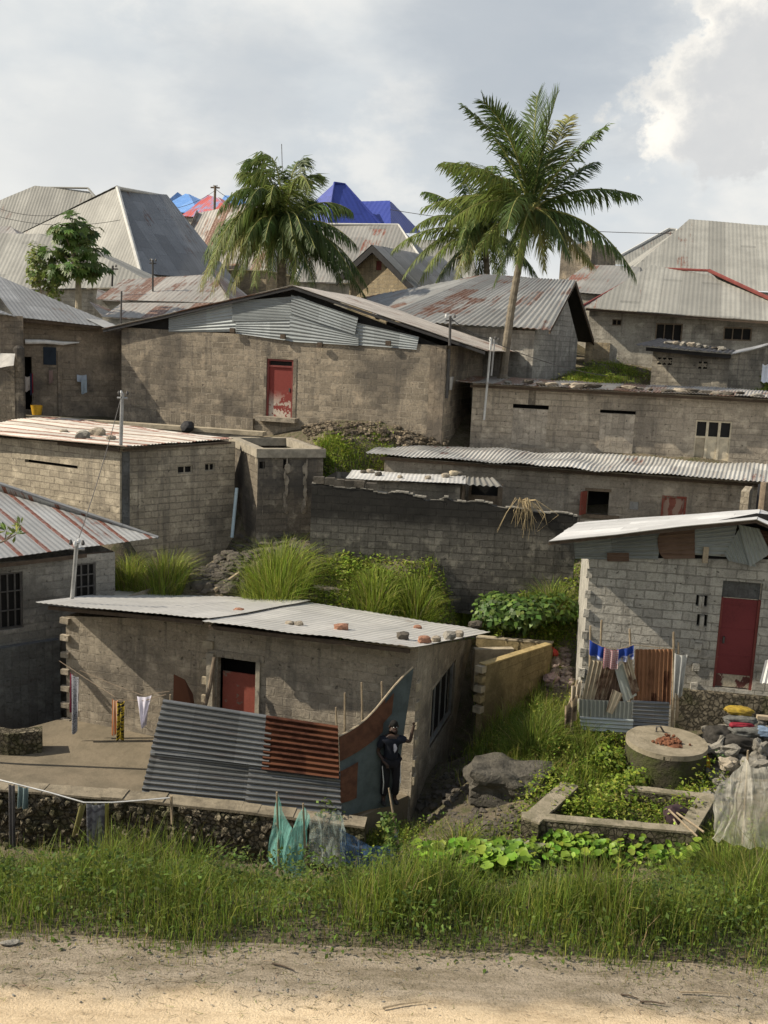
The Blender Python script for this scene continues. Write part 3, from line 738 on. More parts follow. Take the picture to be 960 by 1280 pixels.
def gpanel(pts, mat='tin_gable', o=.02, pitch=.1, up=True):
    """a corrugated infill sheet with horizontal waves: pts tl, tr, br, bl in photo pixels on the facade"""
    q = [w0.pt(*w0.pix(*p), o) for p in pts]
    mb = MB(); tin(mb, q[0], q[3], q[2], q[1], pitch=pitch, amp=.012, sheet=9, jag=0, nv=6, rough=.02); return mb.build('gable_panel', M[mat], mh)
gpanel([(212, 398), (300, 377), (300, 414), (212, 415)], o=.02)
gpanel([(292, 377), (374, 370), (444, 399), (292, 402)], o=.06)
gpanel([(366, 369), (449, 397), (445, 418), (366, 392)], o=.10)
gpanel([(296, 402), (368, 399), (368, 427), (296, 417)], o=.04)
gpanel([(364, 392), (449, 417), (449, 432), (364, 427)], o=.06)
gpanel([(445, 403), (524, 421), (521, 437), (445, 431)], o=.025)
bk = MB()
for u, v_ in ((293, 413), (356, 421), (402, 431), (487, 429)): 
    s_, z_ = w0.pix(u, v_); bk = MB(); w0.slab(bk, (s_ - .09, s_ + .09, z_ - .08, z_ + .08), .11, .2); bk.build('joist_end', M['dark_wood'], mh)

cpost = MB(); w0.slab(cpost, (w0.L - .55, w0.L - .02, c1[2] - .5, c1[3] - .02), .003, .02); cpost.build('corner_plaster', M['brown_wall'], mh)
# things on the right side wall: downpipe, dark small window
sp = MB(); w1.slab(sp, (.10, .22, c1[2] + 1.6, c1[3] - .1), .01, .09); sp.build('downpipe', M['iron'], mh)
MH = (c0, c1, c2, c3, w0, w1)

# ---------------------------------------------------------------- upper left house
c0 = corner(24, 520, 397, 36.6); c1 = corner(156, 524, 410, 38.6)
n_ = inward(c0, c1); c2, c3 = shift(c1, n_, 6), shift(c0, n_, 6)
ground((c0[0], c0[1], c0[2] - .1), (c1[0], c1[1], c1[2] - .05), (c3[0], c3[1], c3[2] + .8))
ul = thing('block_house', base_of(c0, c1, c2, c3), 'brown plastered house with grey tin roof and washing hung at its dark doorway', 'house', 'block houses on the slope')
w0, w1, w2, w3 = Wall(c0, c1), Wall(c1, c2), Wall(c2, c3), Wall(c3, c0)
l0 = (c0[0] + w0.n.x * .8 - 4, c0[1] + w0.n.y * .8, c0[2], c0[3] + .1); l1 = (c0[0] + w0.n.x * .8 + .05, c0[1] + w0.n.y * .8, c0[2], c0[3] + .05)
wl, wl2 = Wall(l0, l1), Wall(l1, c0)
rd = w0.rect(29, 446, 40, 512)
wall_shell([(w0, [rd]), (w1, []), (w2, []), (w3, []), (wl, []), (wl2, [])], M['brown_wall'], ul)
dark_room(w0, rd, ul)
rb = MB(); hip(rb, P(18, 396, 35.9), P(156, 411, 37.9), P(-20, 327, 43.5), P(-140, 327, 42.5), pitch=.16); rb.build('roof', M['tin_old_and_shade'], ul)
rb = MB(); hip(rb, P(-90, 372, 34.9), P(20, 396, 35.8), P(-140, 327, 42.3), P(-140, 327, 42.4), pitch=.16); rb.build('roof', M['tin_old_and_shade'], ul)
rb = MB(); tin(rb, P(128, 409, 37.2), P(158, 413, 37.5), P(130, 400, 38.3), P(106, 398, 38.0), pitch=.12); rb.build('awning', M['tin_old_and_shade'], ul)
bt = MB(); eave_edge(bt, P(22, 398, 36.1), P(130, 408, 37.6), .1); bt.build('eave_beam', M['dark_wood'], ul)
wc = w0.rect(54, 434, 70, 456); panel('window', w0, wc, .003, .03, m_cloth('dark_blue_cloth', (.035, .045, .06)), ul)
pp = MB(); pp.tube([w0.pt(*w0.pix(30, 427), .15), w0.pt(*w0.pix(55, 427), .16), w0.pt(*w0.pix(78, 429), .13), w0.pt(*w0.pix(98, 428), .1)], [.09, .075, .07, .02], 8)
pp.build('rolled_awning', M['white_plastic'], ul)
for (u0, u1) in ((72, 77),):
    pi = w0.rect(u0, 440, u1, 515); panel('pilaster', w0, (pi[0], pi[1], c0[2] - .4, pi[3]), .003, .06, M['brown_wall'], ul)
UL = w0
# low yard wall with round pillar, far left
yw = thing('yard_wall', P(10, 518, 35.4), 'low grey yard wall with rounded pillar at far left', 'wall')
q0, q1 = corner(-40, 520, 455, 35.4), corner(19, 521, 458, 35.2); w = Wall(q0, q1, ext=.5); mb = MB(); w.slab(mb, (0, w.L, q0[2] - .6, q0[3]), -.25, 0); mb.build('wall', M['annex_block'], yw)
mb = MB(); q = corner(25, 522, 432, 35.4); mb.tube([(q[0], q[1], q[2] - .6), (q[0], q[1], q[3] - .1), (q[0], q[1], q[3])], [.2, .19, .1], 12); mb.build('pillar', M['annex_block'], yw)

# ---------------------------------------------------------------- grey house behind the main house (gable on the right)
eL, eR, rR, rL = P(470, 399, 41), P(688, 412, 37.6), P(720, 351, 41.2), P(606, 343, 44.0)
bR = P(743, 427, 45.0)
c0 = corner(480, 470, 402, 41.5); c1 = corner(664, 482, 414, 38.4)
n_ = inward(c0, c1); dep = solve_u(c1, n_, 718); c2, c3 = shift(c1, n_, dep), shift(c0, n_, dep)
c2 = (c2[0], c2[1], c2[2], c1[3] - .2)
ground((c0[0], c0[1], c0[2] - .2), (c1[0], c1[1], c1[2] + .1), (c2[0], c2[1], c2[2] + .2))
gh = thing('block_house', base_of(c0, c1, c2, c3), 'grey block house with rust-patched ribbed roof and dark gable overhang behind the palm trunk', 'house', 'block houses on the slope')
w0, w2, w3 = Wall(c0, c1), Wall(c2, c3), Wall(c3, c0)
w1 = Wall(c1, c2); sm, _ = w1.pix(703, 400); w1.top = [(0, c1[3]), (min(sm, dep * .6), rR.z - .35), (dep, c2[3])]
wall_shell([(w0, []), (w1, []), (w2, []), (w3, [])], M['grey_block'], gh)
rb = MB(); tin(rb, eL, eR, rR, rL, pitch=.2, amp=.022, sheet=.85); rb.build('roof', M['tin_grey_rust'], gh)
rb = MB(); hip(rb, P(452, 372, 47.5), eL, rL, rL, pitch=.2, amp=.02); rb.build('roof', M['tin_grey_rust'], gh)
bL = rL + (bR - rR)
rb = MB(); tin(rb, bR, bL, rL, rR, pitch=.2, amp=.02); rb.build('roof', M['tin_grey_rust'], gh)
vb = MB(); dr = (rL - rR).normalized()
for p_, q_ in ((eR, rR), (rR, bR)): vb.box(p_ - Vector((0, 0, .16)), q_ - p_, dr * .06, Vector((0, 0, .14)))
vb.build('verge_board', M['dark_wood'], gh)
ut = MB(); ut.poly([rR + dr * .1 - Vector((0, 0, .08)), bR + dr * .1 - Vector((0, 0, .08)), bR + dr * 1.0 - Vector((0, 0, .08)), rR + dr * 1.0 - Vector((0, 0, .08))]); ut.build('roof_underside', M['black_tar_and_shade'], gh)  # black sheet painting the shade under the gable overhang
gs = w1.rect(672, 393, 700, 428)
# ---------------------------------------------------------------- palm trunk base and others use GH later
GHc = (c0, c1, c2)

# ---------------------------------------------------------------- house with red roof ridges, upper right
eL, eR = P(727, 384, 44.6), P(1030, 406, 42.0); rL, rR = P(814, 336, 48.5), P(886, 339, 47.0)
c0 = corner(732, 452, 388, 45.2); c1 = corner(1020, 474, 408, 42.8)
n_ = inward(c0, c1); c2, c3 = shift(c1, n_, 7), shift(c0, n_, 7)
ground(c0, c1, (c3[0], c3[1], c3[2] + .3))
rh = thing('block_house', base_of(c0, c1, c2, c3), 'pale plastered house with barred windows and red-edged grey hip roof', 'house', 'block houses on the slope')
w0 = Wall(c0, c1); ws = [w0, Wall(c1, c2), Wall(c2, c3), Wall(c3, c0)]
wv = w0.rect(765, 399, 777, 407); wa, wb = w0.rect(819, 404, 853, 427), w0.rect(904, 409, 940, 426)
wall_shell([(w0, [wv, wa, wb])] + [(w, []) for w in ws[1:]], M['back_plaster'], rh)
barred_window(w0, wv, rh, 1, 0, 'wood', 'vent', .04); barred_window(w0, wa, rh, 2, 0, 'wood', fw=.06); barred_window(w0, wb, rh, 2, 0, 'wood', fw=.06)
zt_ = w0.pix(745, 428)[1]; panel('plinth', w0, (-.05, w0.pix(762, 440)[0], c0[2] - .6, zt_), .003, .1, M['ochre_block'], rh)
for p in ((P(762, 421, 44), .0),): pass
rb = MB(); hip(rb, eL, eR, rR, rL, pitch=.2); rb.build('roof', M['tin_pale'], rh)
bRr = eR + Vector((1.0, 8, 0)); bLl = eL + Vector((1.0, 8, 0))
rb = MB(); hip(rb, eR, bRr, rR, rR, pitch=.2); rb.build('roof', M['tin_pale'], rh)
rb = MB(); hip(rb, bLl, eL, rL, rL, pitch=.2); rb.build('roof', M['tin_pale'], rh)
rc = MB()
for p_, q_ in ((eL, rL), (rL, rR)): rc.tube([p_ + Vector((0, 0, .03)), q_ + Vector((0, 0, .03))], .06, 6)
rc.tube([rR + Vector((0, 0, .03)), eR + Vector((0, 0, .03))], .085, 6)
rc.build('ridge_cap', M['red_cap'], rh)
bt = MB(); eave_edge(bt, eL + Vector((.2, .1, -.03)), eR + Vector((-.2, .1, -.03)), .1); bt.build('eave_beam', M['dark_wood'], rh)

# ---------------------------------------------------------------- small store with breeze-block vents, right
c0 = corner(811, 500, 436, 39.4); c1 = corner(907, 505, 443, 38.2)
n_ = inward(c0, c1); c2 = shift(c1, n_, 3.4); c3 = shift(c0, n_, 3.4)
e1 = corner(990, 507, 428, 41.5)
ground(c0, c1)
st_ = thing('block_store', base_of(c0, c1, c2, c3), 'small block store with breeze-block vents and dark flat roof carrying stones', 'house')
w0 = Wall(c0, c1); w1 = Wall(c1, e1); ws = [Wall(c2, c3), Wall(c3, c0)]
v1, v2 = w0.rect(821, 447, 840, 456), w0.rect(872, 452, 884, 461)
wall_shell([(w0, [v1, v2]), (w1, [])] + [(w, []) for w in ws], M['small_block'], st_)
for r, nx in ((v1, 3), (v2, 2)):
    mb = MB(); cw = (r[1] - r[0]) / nx; rr_ = min(cw, r[3] - r[2]) / 2
    for k in range(nx):
        cx, cz = r[0] + cw * (k + .5), (r[2] + r[3]) / 2
        for g in range(4):
            a = PI / 4 * (g * 2 + 1) if True else 0
            dx, dz = math.cos(a) * rr_ * .95, math.sin(a) * rr_ * .95
            w = Vector((0, 0, .05)); p0 = w0.pt(cx, cz, -.02); p1 = w0.pt(cx + dx, cz + dz, -.02)
            mb.tube([p0, p1], .035, 5)
        mb.cbox(w0.pt(r[0] + cw * k, cz, -.03), (.05, .05, r[3] - r[2]), math.atan2(w0.d.y, w0.d.x))
    o = mb.build('vent', M['concrete'], st_); W_ = w0
    bb = MB(); w0.slab(bb, r[:4], -.165, -.14); bb.build('vent_back', M['dark_in'], o)
rb = MB(); tin(rb, P(795, 431, 38.8), P(918, 442, 37.7), P(921, 438, 41.5), P(826, 423, 42.6), amp=.02, pitch=.2); rb.build('roof', M['black_tin'], st_)
rb = MB(); tin(rb, P(914, 443, 37.6), P(990, 423, 41), P(1000, 420, 43), P(921, 438, 41.5), amp=.015); rb.build('roof', M['tin_right'], st_)
bt = MB(); eave_edge(bt, P(808, 434, 39.1), P(914, 443.5, 38.0), .14, .1); bt.build('eave_beam', M['black_tar_and_shade'], st_)
STORE_ROOF = (P(826, 428, 40.6), P(915, 436, 39.6))
# ---------------------------------------------------------------- upper long block building
c0 = corner(586, 575, 479, 34.4); c1 = corner(1010, 596, 502, 32.6)
n_ = inward(c0, c1); c2, c3 = shift(c1, n_, 3.2), shift(c0, n_, 3.2)
ground((c0[0], c0[1], c0[2] + .1), (c1[0], c1[1], c1[2] + .1), (c2[0], c2[1], c2[2] + 1.7), (c3[0], c3[1], c3[2] + 1.7))
ub = thing('block_house', base_of(c0, c1, c2, c3), 'long brown block house with three-pane shuttered window and two blocked-up windows', 'house', 'block houses on the slope')
w0 = Wall(c0, c1); w3 = Wall(c3, c0)
s1, s2 = w0.rect(641, 506, 686, 511), w0.rect(750, 513, 795, 517); rw = w0.rect(868, 526, 913, 576)
wall_shell([(w0, [s1, s2, rw]), (Wall(c1, c2), []), (Wall(c2, c3), []), (w3, [])], M['upper_block'], ub)
for r, vb_ in ((s1, 560), (s2, 566)):
    dark_room(w0, r, ub, .5)
    zb = w0.pix(660 if r is s1 else 772, vb_)[1]
    panel('blocked_window', w0, (r[0] + .02, r[1] - .02, zb, r[2] - .01), .003, .025, M['long_block'], ub)
x0, x1, z0, z1 = rw; zm = z1 - (z1 - z0) * .42; fw = MB(); tw_ = (x1 - x0) / 3
for k in range(4): w0.slab(fw, (x0 + tw_ * k - (.04 if k else 0), x0 + tw_ * k + (.04 if k < 3 else 0), z0, z1), -.12, -.02)
for k in range(3):
    for za_, zb_ in ((z0, z0 + .05), (zm - .03, zm + .03), (z1 - .05, z1)): w0.slab(fw, (x0 + tw_ * k + .042, x0 + tw_ * (k + 1) - .042, za_, zb_), -.11, -.03)
wn_ = fw.build('window', M['cream_paint'], ub)
for k in range(3):
    panel('pane', w0, (x0 + tw_ * k + .042, x0 + tw_ * (k + 1) - .042, zm + .03, z1 - .05), -.10, -.08, M['dark_in'], wn_)
    panel('shutter', w0, (x0 + tw_ * k + .043, x0 + tw_ * (k + 1) - .043, z0 + .05, zm - .03), -.10, -.05, M['cream_paint'] if k else M['coping'], wn_)
panel('sill', w0, (x0 - .1, x1 + .1, z0 - .1, z0 - .003), -.12, .06, M['concrete'], ub)
rb = MB(); tin(rb, P(570, 477, 34.0), P(1010, 500, 32.2), P(1010, 490, 36.0), P(594, 471, 37.4), amp=.015, jag=.08, lift=.03, rough=.05); rb.build('roof', M['tin_rust'], ub)
bt = MB(); eave_edge(bt, P(588, 480.5, 34.25), P(1005, 502.5, 32.45), .09, .08); bt.build('eave_beam', M['dark_wood'], ub)
pm = MB(); pr = w0.rect(661, 482, 670, 506); w0.slab(pm, (pr[0], pr[1], pr[2], pr[3]), .003, .02); pm.build('plaster_strip', M['annex_block'], ub)
UB = w0
# ---------------------------------------------------------------- long shed under the corrugated roof
c0 = corner(478, 640, 571, 31.6); c1 = corner(1010, 668, 607, 29.6)
n_ = inward(c0, c1); c2, c3 = shift(c1, n_, 2.5), shift(c0, n_, 2.5)
ground((c0[0], c0[1], c0[2]), (c1[0], c1[1], c1[2]))
ls = thing('long_shed', base_of(c0, c1, c2, c3), 'long low plastered row house under a wavy grey corrugated roof, dark open window', 'house')
w0 = Wall(c0, c1)
rw, rr2, rm = w0.rect(732, 614, 761, 643), w0.rect(826, 620, 857, 660), w0.rect(787, 627, 798, 637)
wall_shell([(w0, [rw, rr2, rm]), (Wall(c1, c2), []), (Wall(c2, c3), []), (Wall(c3, c0), [])], M['long_block'], ls)
dark_room(w0, rw, ls)
fm = MB(); x0, x1, z0, z1 = rw
w0.slab(fm, (x0 - .05, x1 + .05, z1, z1 + .09), -.1, .03); w0.slab(fm, (x0, x0 + .06, z0, z1), -.14, -.03); w0.slab(fm, (x0 - .1, x1 + .35, z0 - .12, z0), -.1, .04)
fm.build('window_frame', M['wood'], ls)
sh = MB(); p = w0.pt(x0 - .01, z0, .02); sh.box(p, Vector((w0.n.x - w0.d.x * .55, w0.n.y - w0.d.y * .55, 0)) * .33, w0.d.to_3d() * .04, Vector((0, 0, z1 - z0))); sh.build('shutter', MRED, ls)
panel('meter_box', w0, rm, -.10, -.04, M['steel'], ls)
panel('door', w0, (rr2[0] + .06, rr2[1] - .06, rr2[2], rr2[3] - .07), -.12, -.07, m_cloth('red_worn_cloth', (.34, .13, .10), (.42, .30, .24), 'bands', 6), ls, label='faded red and pink door')
fm = MB(); x0, x1, z0, z1 = rr2
for q in ((x0, x0 + .06, z0, z1), (x1 - .06, x1, z0, z1), (x0 + .06, x1 - .06, z1 - .07, z1)): w0.slab(fm, q, -.14, -.01)
fm.build('door_frame', MRED, ls)
rb = MB()
tin(rb, P(457, 566, 31.0), P(1010, 606, 29.0), P(1010, 584, 32.0), P(486, 553, 34.0), pitch=.13, amp=.016, jag=.05, lift=.02, rough=.10, nv=8); rb.build('roof', M['tin_long'], ls)
bt = MB(); eave_edge(bt, P(475, 571, 31.4), P(1005, 609, 29.45), .09, .06); bt.build('eave_beam', M['dark_wood'], ls)
LS = w0
# lean-to with stones on its roof
c0 = corner(404, 660, 597, 29.9); c1 = corner(572, 668, 607, 29.2)
n_ = inward(c0, c1); c2, c3 = shift(c1, n_, 1.6), shift(c0, n_, 1.6)
lt = thing('lean_to', base_of(c0, c1, c2, c3), 'lean-to room behind the black wall with stones along its thin tin roof', 'shed')
wall_shell([(Wall(c0, c1), []), (Wall(c1, c2), []), (Wall(c2, c3), []), (Wall(c3, c0), [])], M['small_block'], lt)
rb = MB(); tin(rb, P(432, 598, 29.5), P(582, 605, 28.8), P(582, 595, 30.6), P(440, 588, 31.3), amp=.005, pitch=.13, lift=.01); rb.build('roof', M['tin_right'], lt)
LT = (P(440, 594, 30.4), P(575, 601, 29.6))
aw = thing('awning', P(600, 615, 29.4), 'small rusty corrugated awning over a brown wooden hatch behind the wall', 'awning')
rb = MB(); tin(rb, P(575, 606, 28.9), P(629, 608, 28.9), P(618, 597, 30.3), P(580, 596, 30.3), amp=.022, pitch=.17, sheet=5); rb.build('roof', M['tin_pale_rust'], aw)
q0, q1 = corner(584, 650, 604, 30.3), corner(626, 652, 606, 30.2); w = Wall(q0, q1); r = w.rect(589, 607, 622, 630)
mb = MB(); w.slab(mb, (0, w.L, q0[2], r[2] - .03), -.1, 0); w.slab(mb, (0, r[0], r[2] - .03, q0[3]), -.1, 0); w.slab(mb, (r[1], w.L, r[2] - .03, q0[3]), -.1, 0); mb.build('hatch_wall', M['wood'], aw)
panel('hatch', w, (r[0], r[1], r[2], r[2] + (r[3] - r[2]) * .45), -.07, -.03, M['wood'], aw); panel('hatch_opening', w, (r[0], r[1], r[2] + (r[3] - r[2]) * .45, r[3]), -.1, -.08, M['dark_in'], aw)
mb = MB(); q = corner(575, 650, 606, 29.3); mb.tube([(q[0], q[1], q[2] - .3), (q[0] + .05, q[1], q[3])], .06, 6); mb.build('post', M['wood'], aw)

# ---------------------------------------------------------------- blackened boundary wall
m0, m1 = corner(387, 692, 606, 27.6), corner(716, 724, 643, 27.2)
ground((m0[0], m0[1], m0[2]), (m1[0], m1[1], m1[2]), ((m0[0] + m1[0]) / 2, (m0[1] + m1[1]) / 2, (m0[2] + m1[2]) / 2))
w = Wall(m0, m1); n = 60; top = []
for k in range(n + 1):
    s_ = w.L * k / n; u_ = 387 + (716 - 387) * k / n
    dz = .045 * mn.noise(Vector((s_ * 1.8, 1, 2))) + (.03 if k % 9 < 5 else 0)
    if u_ > 600: dz -= .07 * min(1, (u_ - 600) / 40)
    if 528 < u_ < 548: dz -= .09
    top.append((s_, w.zt(s_) + dz))
w.top = top
bw = thing('boundary_wall', base_of(m0, m1), 'long black-stained block wall with uneven top beside the grass clumps', 'wall')
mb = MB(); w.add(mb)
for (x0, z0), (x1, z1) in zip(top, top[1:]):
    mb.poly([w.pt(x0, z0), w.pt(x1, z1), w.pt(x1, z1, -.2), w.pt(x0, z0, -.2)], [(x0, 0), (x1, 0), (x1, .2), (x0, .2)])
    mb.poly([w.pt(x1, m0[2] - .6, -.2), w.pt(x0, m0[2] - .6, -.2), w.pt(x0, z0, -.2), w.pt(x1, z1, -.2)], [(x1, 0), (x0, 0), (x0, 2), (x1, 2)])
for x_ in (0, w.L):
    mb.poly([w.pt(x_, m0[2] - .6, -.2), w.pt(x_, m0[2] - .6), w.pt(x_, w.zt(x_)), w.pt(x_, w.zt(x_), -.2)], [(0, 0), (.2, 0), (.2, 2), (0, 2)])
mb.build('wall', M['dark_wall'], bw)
cp = MB()
for k in range(n):
    (x0, z0), (x1, z1) = top[k], top[k + 1]
    if mn.noise(Vector((x0 * 2.2, 9, 1))) > -.1: cp.box(w.pt(x0, z0 + .002, .01), w.d.to_3d() * (x1 - x0), Vector((-w.n.x, -w.n.y, 0)) * .215, Vector((0, 0, .02 + R.random() * .02)))
cp.build('mortar_top', M['stone_grey'], bw)
for k in range(6):
    tb = MB(); s_ = .15 + .3 * k + R.uniform(-.05, .05); tb.cbox(w.pt(s_, w.zt(s_) + .12 + (.17 if k in (0,) else 0) * 0, -.1), (.3, .2, .19), math.atan2(w.d.y, w.d.x) + R.uniform(-.2, .2), 0, R.uniform(-.1, .1))
    tb.build('loose_block', M['stone_dark'], bw)
BW = w
# ---------------------------------------------------------------- pale block house on the right
c0 = corner(722, 902, 697, 21.5); c1 = corner(1010, 905, 700, 20.7)
n_ = inward(c0, c1); c2, c3 = shift(c1, n_, 5), shift(c0, n_, 5)
ground((c0[0], c0[1], c0[2] + .1), (c1[0], c1[1], c1[2] + .2), (c3[0], c3[1], c3[2] + 1.4))
rt = thing('block_house', base_of(c0, c1, c2, c3), 'pale grey block house with dark red door and scrap tin gable patches', 'house', 'block houses on the slope')
w0 = Wall(c0, c1); w3 = Wall(c3, c0)
rd = w0.rect(897, 727, 947, 862)
hs = [w0.rect(870, 744, 884, 758), w0.rect(871, 768, 884, 783)]
wall_shell([(w0, [rd] + hs), (Wall(c1, c2), []), (Wall(c2, c3), []), (w3, [])], M['right_block'], rt)
for h_ in hs:
    o = panel('hole_back', w0, h_, -.165, -.12, M['dark_in'], rt)
    panel('toothing_block', w0, (h_[0] + .06, h_[1] - .07, h_[2] + .01, h_[3] - .02), -.1, .05, M['right_block'], rt)
toothing(w0, .0, [w0.pix(720, v_)[1] for v_ in (721, 746, 770, 797, 820, 845, 868)], rt, M['right_block'], sx=.08, wid=.13, h=.2, end=True)
toothing(w0, w0.pix(873, 800)[0], [w0.pix(873, v_)[1] for v_ in (812, 838, 862)], rt, M['right_block'], sx=.05, wid=.16)
x0, x1, z0, z1 = rd; H = z1 - z0
panel('transom', w0, (x0 + .02, x1 - .02, z1 - H * .16, z1), -.16, -.12, M['slate_plaster'], rt)
RRED = m_paint_door('door_dark_red', (.15, .028, .030), (.30, .20, .18), -.03)
RLOW = m_paint_door('door_peeling_foot', (.10, .035, .03), (.42, .37, .28), .12)
hm = MB(); w0.slab(hm, (x0 + .12, x0 + .16, z0 + H * .42, z0 + H * .48), -.059, -.01)
d_ = panel('door', w0, (x0 + .06, x1 - .06, z0 + H * .13, z1 - H * .16 - .01), -.10, -.06, RRED, rt)
panel('kick_panel', w0, (x0 + .06, x1 - .06, z0 + .03, z0 + H * .13 - .004), -.10, -.05, RLOW, d_, label='peeling speckled foot of the door'); hm.build('handle', M['iron'], d_)
for zk in (.3, .55, .78):
    hm = MB(); w0.slab(hm, (x0 + .08, x1 - .08, z0 + H * zk, z0 + H * zk + .025), -.0595, -.052); hm.build('door_rail', RRED, d_)
df = MB()
for q in ((x0, x0 + .055, z0, z1 - H * .16), (x1 - .055, x1, z0, z1 - H * .16)): w0.slab(df, q, -.12, -.03)
df.build('door_frame', M['red_cap'], rt)
fd = MB(); zf = w0.pix(900, 864)[1]; w0.slab(fd, (w0.pix(845, 880)[0], w0.L, c0[2] - .8, zf - .005), .003, .16); fd.build('foundation', M['rubble_wall'], rt)
FL, RF, RB, BL = P(686, 677, 20.9), P(946, 649, 19.9), P(950, 637, 25.0), P(724, 653, 25.6)
rb = MB(); tin(rb, FL, BL, RB, RF, pitch=.12, amp=.01, sheet=.9, jag=.02, lift=.006); rb.build('roof', M['tin_right'], rt)
RE, REB = P(1040, 690, 19.6), P(1050, 672, 24.8)
rb = MB(); tin(rb, RE, REB, RB - Vector((0, 0, .02)), RF - Vector((0, 0, .02)), pitch=.12, amp=.01, sheet=.9); rb.build('roof', M['tin_right'], rt)
vb = MB(); nn = Vector((n_.x, n_.y, 0)) * .06
for p_, q_ in ((FL, RF), (RF, RE)): vb.box(p_ - Vector((0, 0, .09)) + nn, q_ - p_, nn, Vector((0, 0, .07)))
vb.build('verge_board', M['dark_wood'], rt)
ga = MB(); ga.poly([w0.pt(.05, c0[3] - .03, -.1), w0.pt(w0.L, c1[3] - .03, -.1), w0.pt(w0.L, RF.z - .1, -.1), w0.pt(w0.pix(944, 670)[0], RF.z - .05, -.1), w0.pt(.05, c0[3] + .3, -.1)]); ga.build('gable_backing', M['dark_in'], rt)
def rpanel(pts, mat, o, vert=False, pitch=.09):
    q = [w0.pt(*w0.pix(*p), o) for p in pts]
    mb = MB()
    if vert: tin(mb, q[3], q[2], q[1], q[0], pitch=pitch, amp=.014, sheet=9, jag=0)
    else: tin(mb, q[0], q[3], q[2], q[1], pitch=pitch, amp=.014, sheet=9, jag=0)
    mb.build('gable_patch', M[mat], rt)
rpanel([(718, 678), (772, 671), (768, 699), (720, 698)], 'tin_patch', .01)
rpanel([(766, 671), (828, 663), (822, 699), (766, 697)], 'tin_patch', .04)
rpanel([(760, 690), (786, 690), (786, 701), (760, 701)], 'tin_patch_rust', .06)
rpanel([(866, 661), (922, 652), (912, 696), (866, 693)], 'tin_patch_pale', .03)
rpanel([(922, 655), (948, 660), (962, 690), (936, 706)], 'tin_patch_pale', .09, True)
rpanel([(905, 692), (926, 656), (944, 706), (910, 700)], 'tin_patch_pale', .06, True)
rpanel([(940, 660), (985, 668), (985, 705), (955, 695)], 'tin_patch_rust', .05)
# rounded rusty sheet
mb = MB(); q = [w0.pt(*w0.pix(*p), .07) for p in ((820, 664), (868, 660), (868, 697), (824, 698))]
def rf(a, b):
    g = abs(2 * b - 1); k = .14 * g ** 3
    a2 = k + (1 - k) * a
    p_ = q[0].lerp(q[1], a2).lerp(q[3].lerp(q[2], a2), b)
    return p_ + w0.n.to_3d() * .014 * math.cos(b * 2 * PI * 6)
mb.grid(rf, 8, 40, lambda a, b: (b * .8, a)); mb.build('gable_patch', M['tin_patch_rust'], rt)
pt_ = MB(); q = w0.pix(881, 688); w0.slab(pt_, (q[0] - .05, q[0] + .06, q[1] - .25, q[1] + .1), .1, .16); pt_.build('stud', M['pale_wood'], rt)
RT = w0
# broken end wall and post behind the right house ridge
ew = thing('broken_wall', P(936, 645, 27.0), 'stub of broken block wall with wooden post beyond the right roof ridge', 'wall')
q0, q1 = corner(928, 700, 614, 27.4), corner(932, 700, 606, 28.6); w = Wall(q0, q1); mb = MB(); w.add(mb); w.slab(mb, (0, w.L, q0[2], q0[3] - .02), -.22, -.004); mb.build('wall', M['mid_block'], ew)
mb = MB(); q = corner(948, 690, 603, 26.8); mb.tube([(q[0], q[1], q[2] - .3), (q[0], q[1], q[3])], .13, 8); mb.build('post', M['wood'], ew)
q0, q1 = corner(938, 700, 606, 27.9), corner(1000, 700, 610, 27.5); w = Wall(q0, q1); mb = MB(); w.slab(mb, (0, w.L, q0[2], q0[3]), -.1, 0); mb.build('black_sheet', M['black_tin'], ew)

# ---------------------------------------------------------------- hip roofs on the ridge behind
def hip_house(label, eL, eR, rL, rR, mat, side=None, sidemat=None, cap=None, wall='back_plaster', left=None, name='hip_roof_house', group='tin roofed houses along the ridge', wallh=2.6, back=9.0, pitch=.22, capr=.07):
    """eave left/right, ridge left/right; side = right back eave, left = left back eave"""
    eL, eR, rL, rR = [P(*p) if not isinstance(p, Vector) else p for p in (eL, eR, rL, rR)]
    ne = (eR - eL); ne.z = 0; ne.normalize(); bk = Vector((-ne.y, ne.x, 0))
    side = P(*side) if side else eR + bk * back + Vector((0, 0, 0))
    left = P(*left) if left else eL + bk * back
    zb = min(eL.z, eR.z) - wallh
    h = thing(name, Vector(((eL.x + eR.x) / 2, (eL.y + eR.y) / 2, zb)), label, 'house', group)
    mb = MB(); hip(mb, eL, eR, rR, rL, pitch=pitch); mb.build('roof', M[mat], h)
    mb = MB(); hip(mb, eR, side, rR, rR, pitch=pitch) if (rR - rL).length < .1 or True else None; mb.build('roof', M[sidemat or mat], h)
    mb = MB(); hip(mb, left, eL, rL, rL, pitch=pitch); mb.build('roof', M[mat], h)
    if cap:
        mb = MB()
        for p, q in ((eL, rL), (rL, rR), (rR, eR)):
            if (p - q).length > .05: mb.tube([p + Vector((0, 0, .04)), q + Vector((0, 0, .04))], capr, 6)
        mb.build('ridge_cap', M[cap], h)
    g = lambda p, k: (p.x + (h.location.x + bk.x * 4 - p.x) * .06, p.y + (h.location.y + bk.y * 4 - p.y) * .06, zb, p.z - .05)
    cs = [g(eL, 0), g(eR, 0), g(side, 0), g(left, 0)]
    wall_shell([(Wall(cs[i], cs[(i + 1) % 4], ext=1.5), []) for i in range(4)], M[wall], h)
    GP.append((h.location.x, h.location.y, zb))
    return h
# farthest left grey hip
hip_house('far grey hip roofed house behind the others at the left skyline', (-205, 336, 68), (205, 344, 66), (45, 235, 72), (110, 236, 71), 'tin_pale', cap='tin_pale')
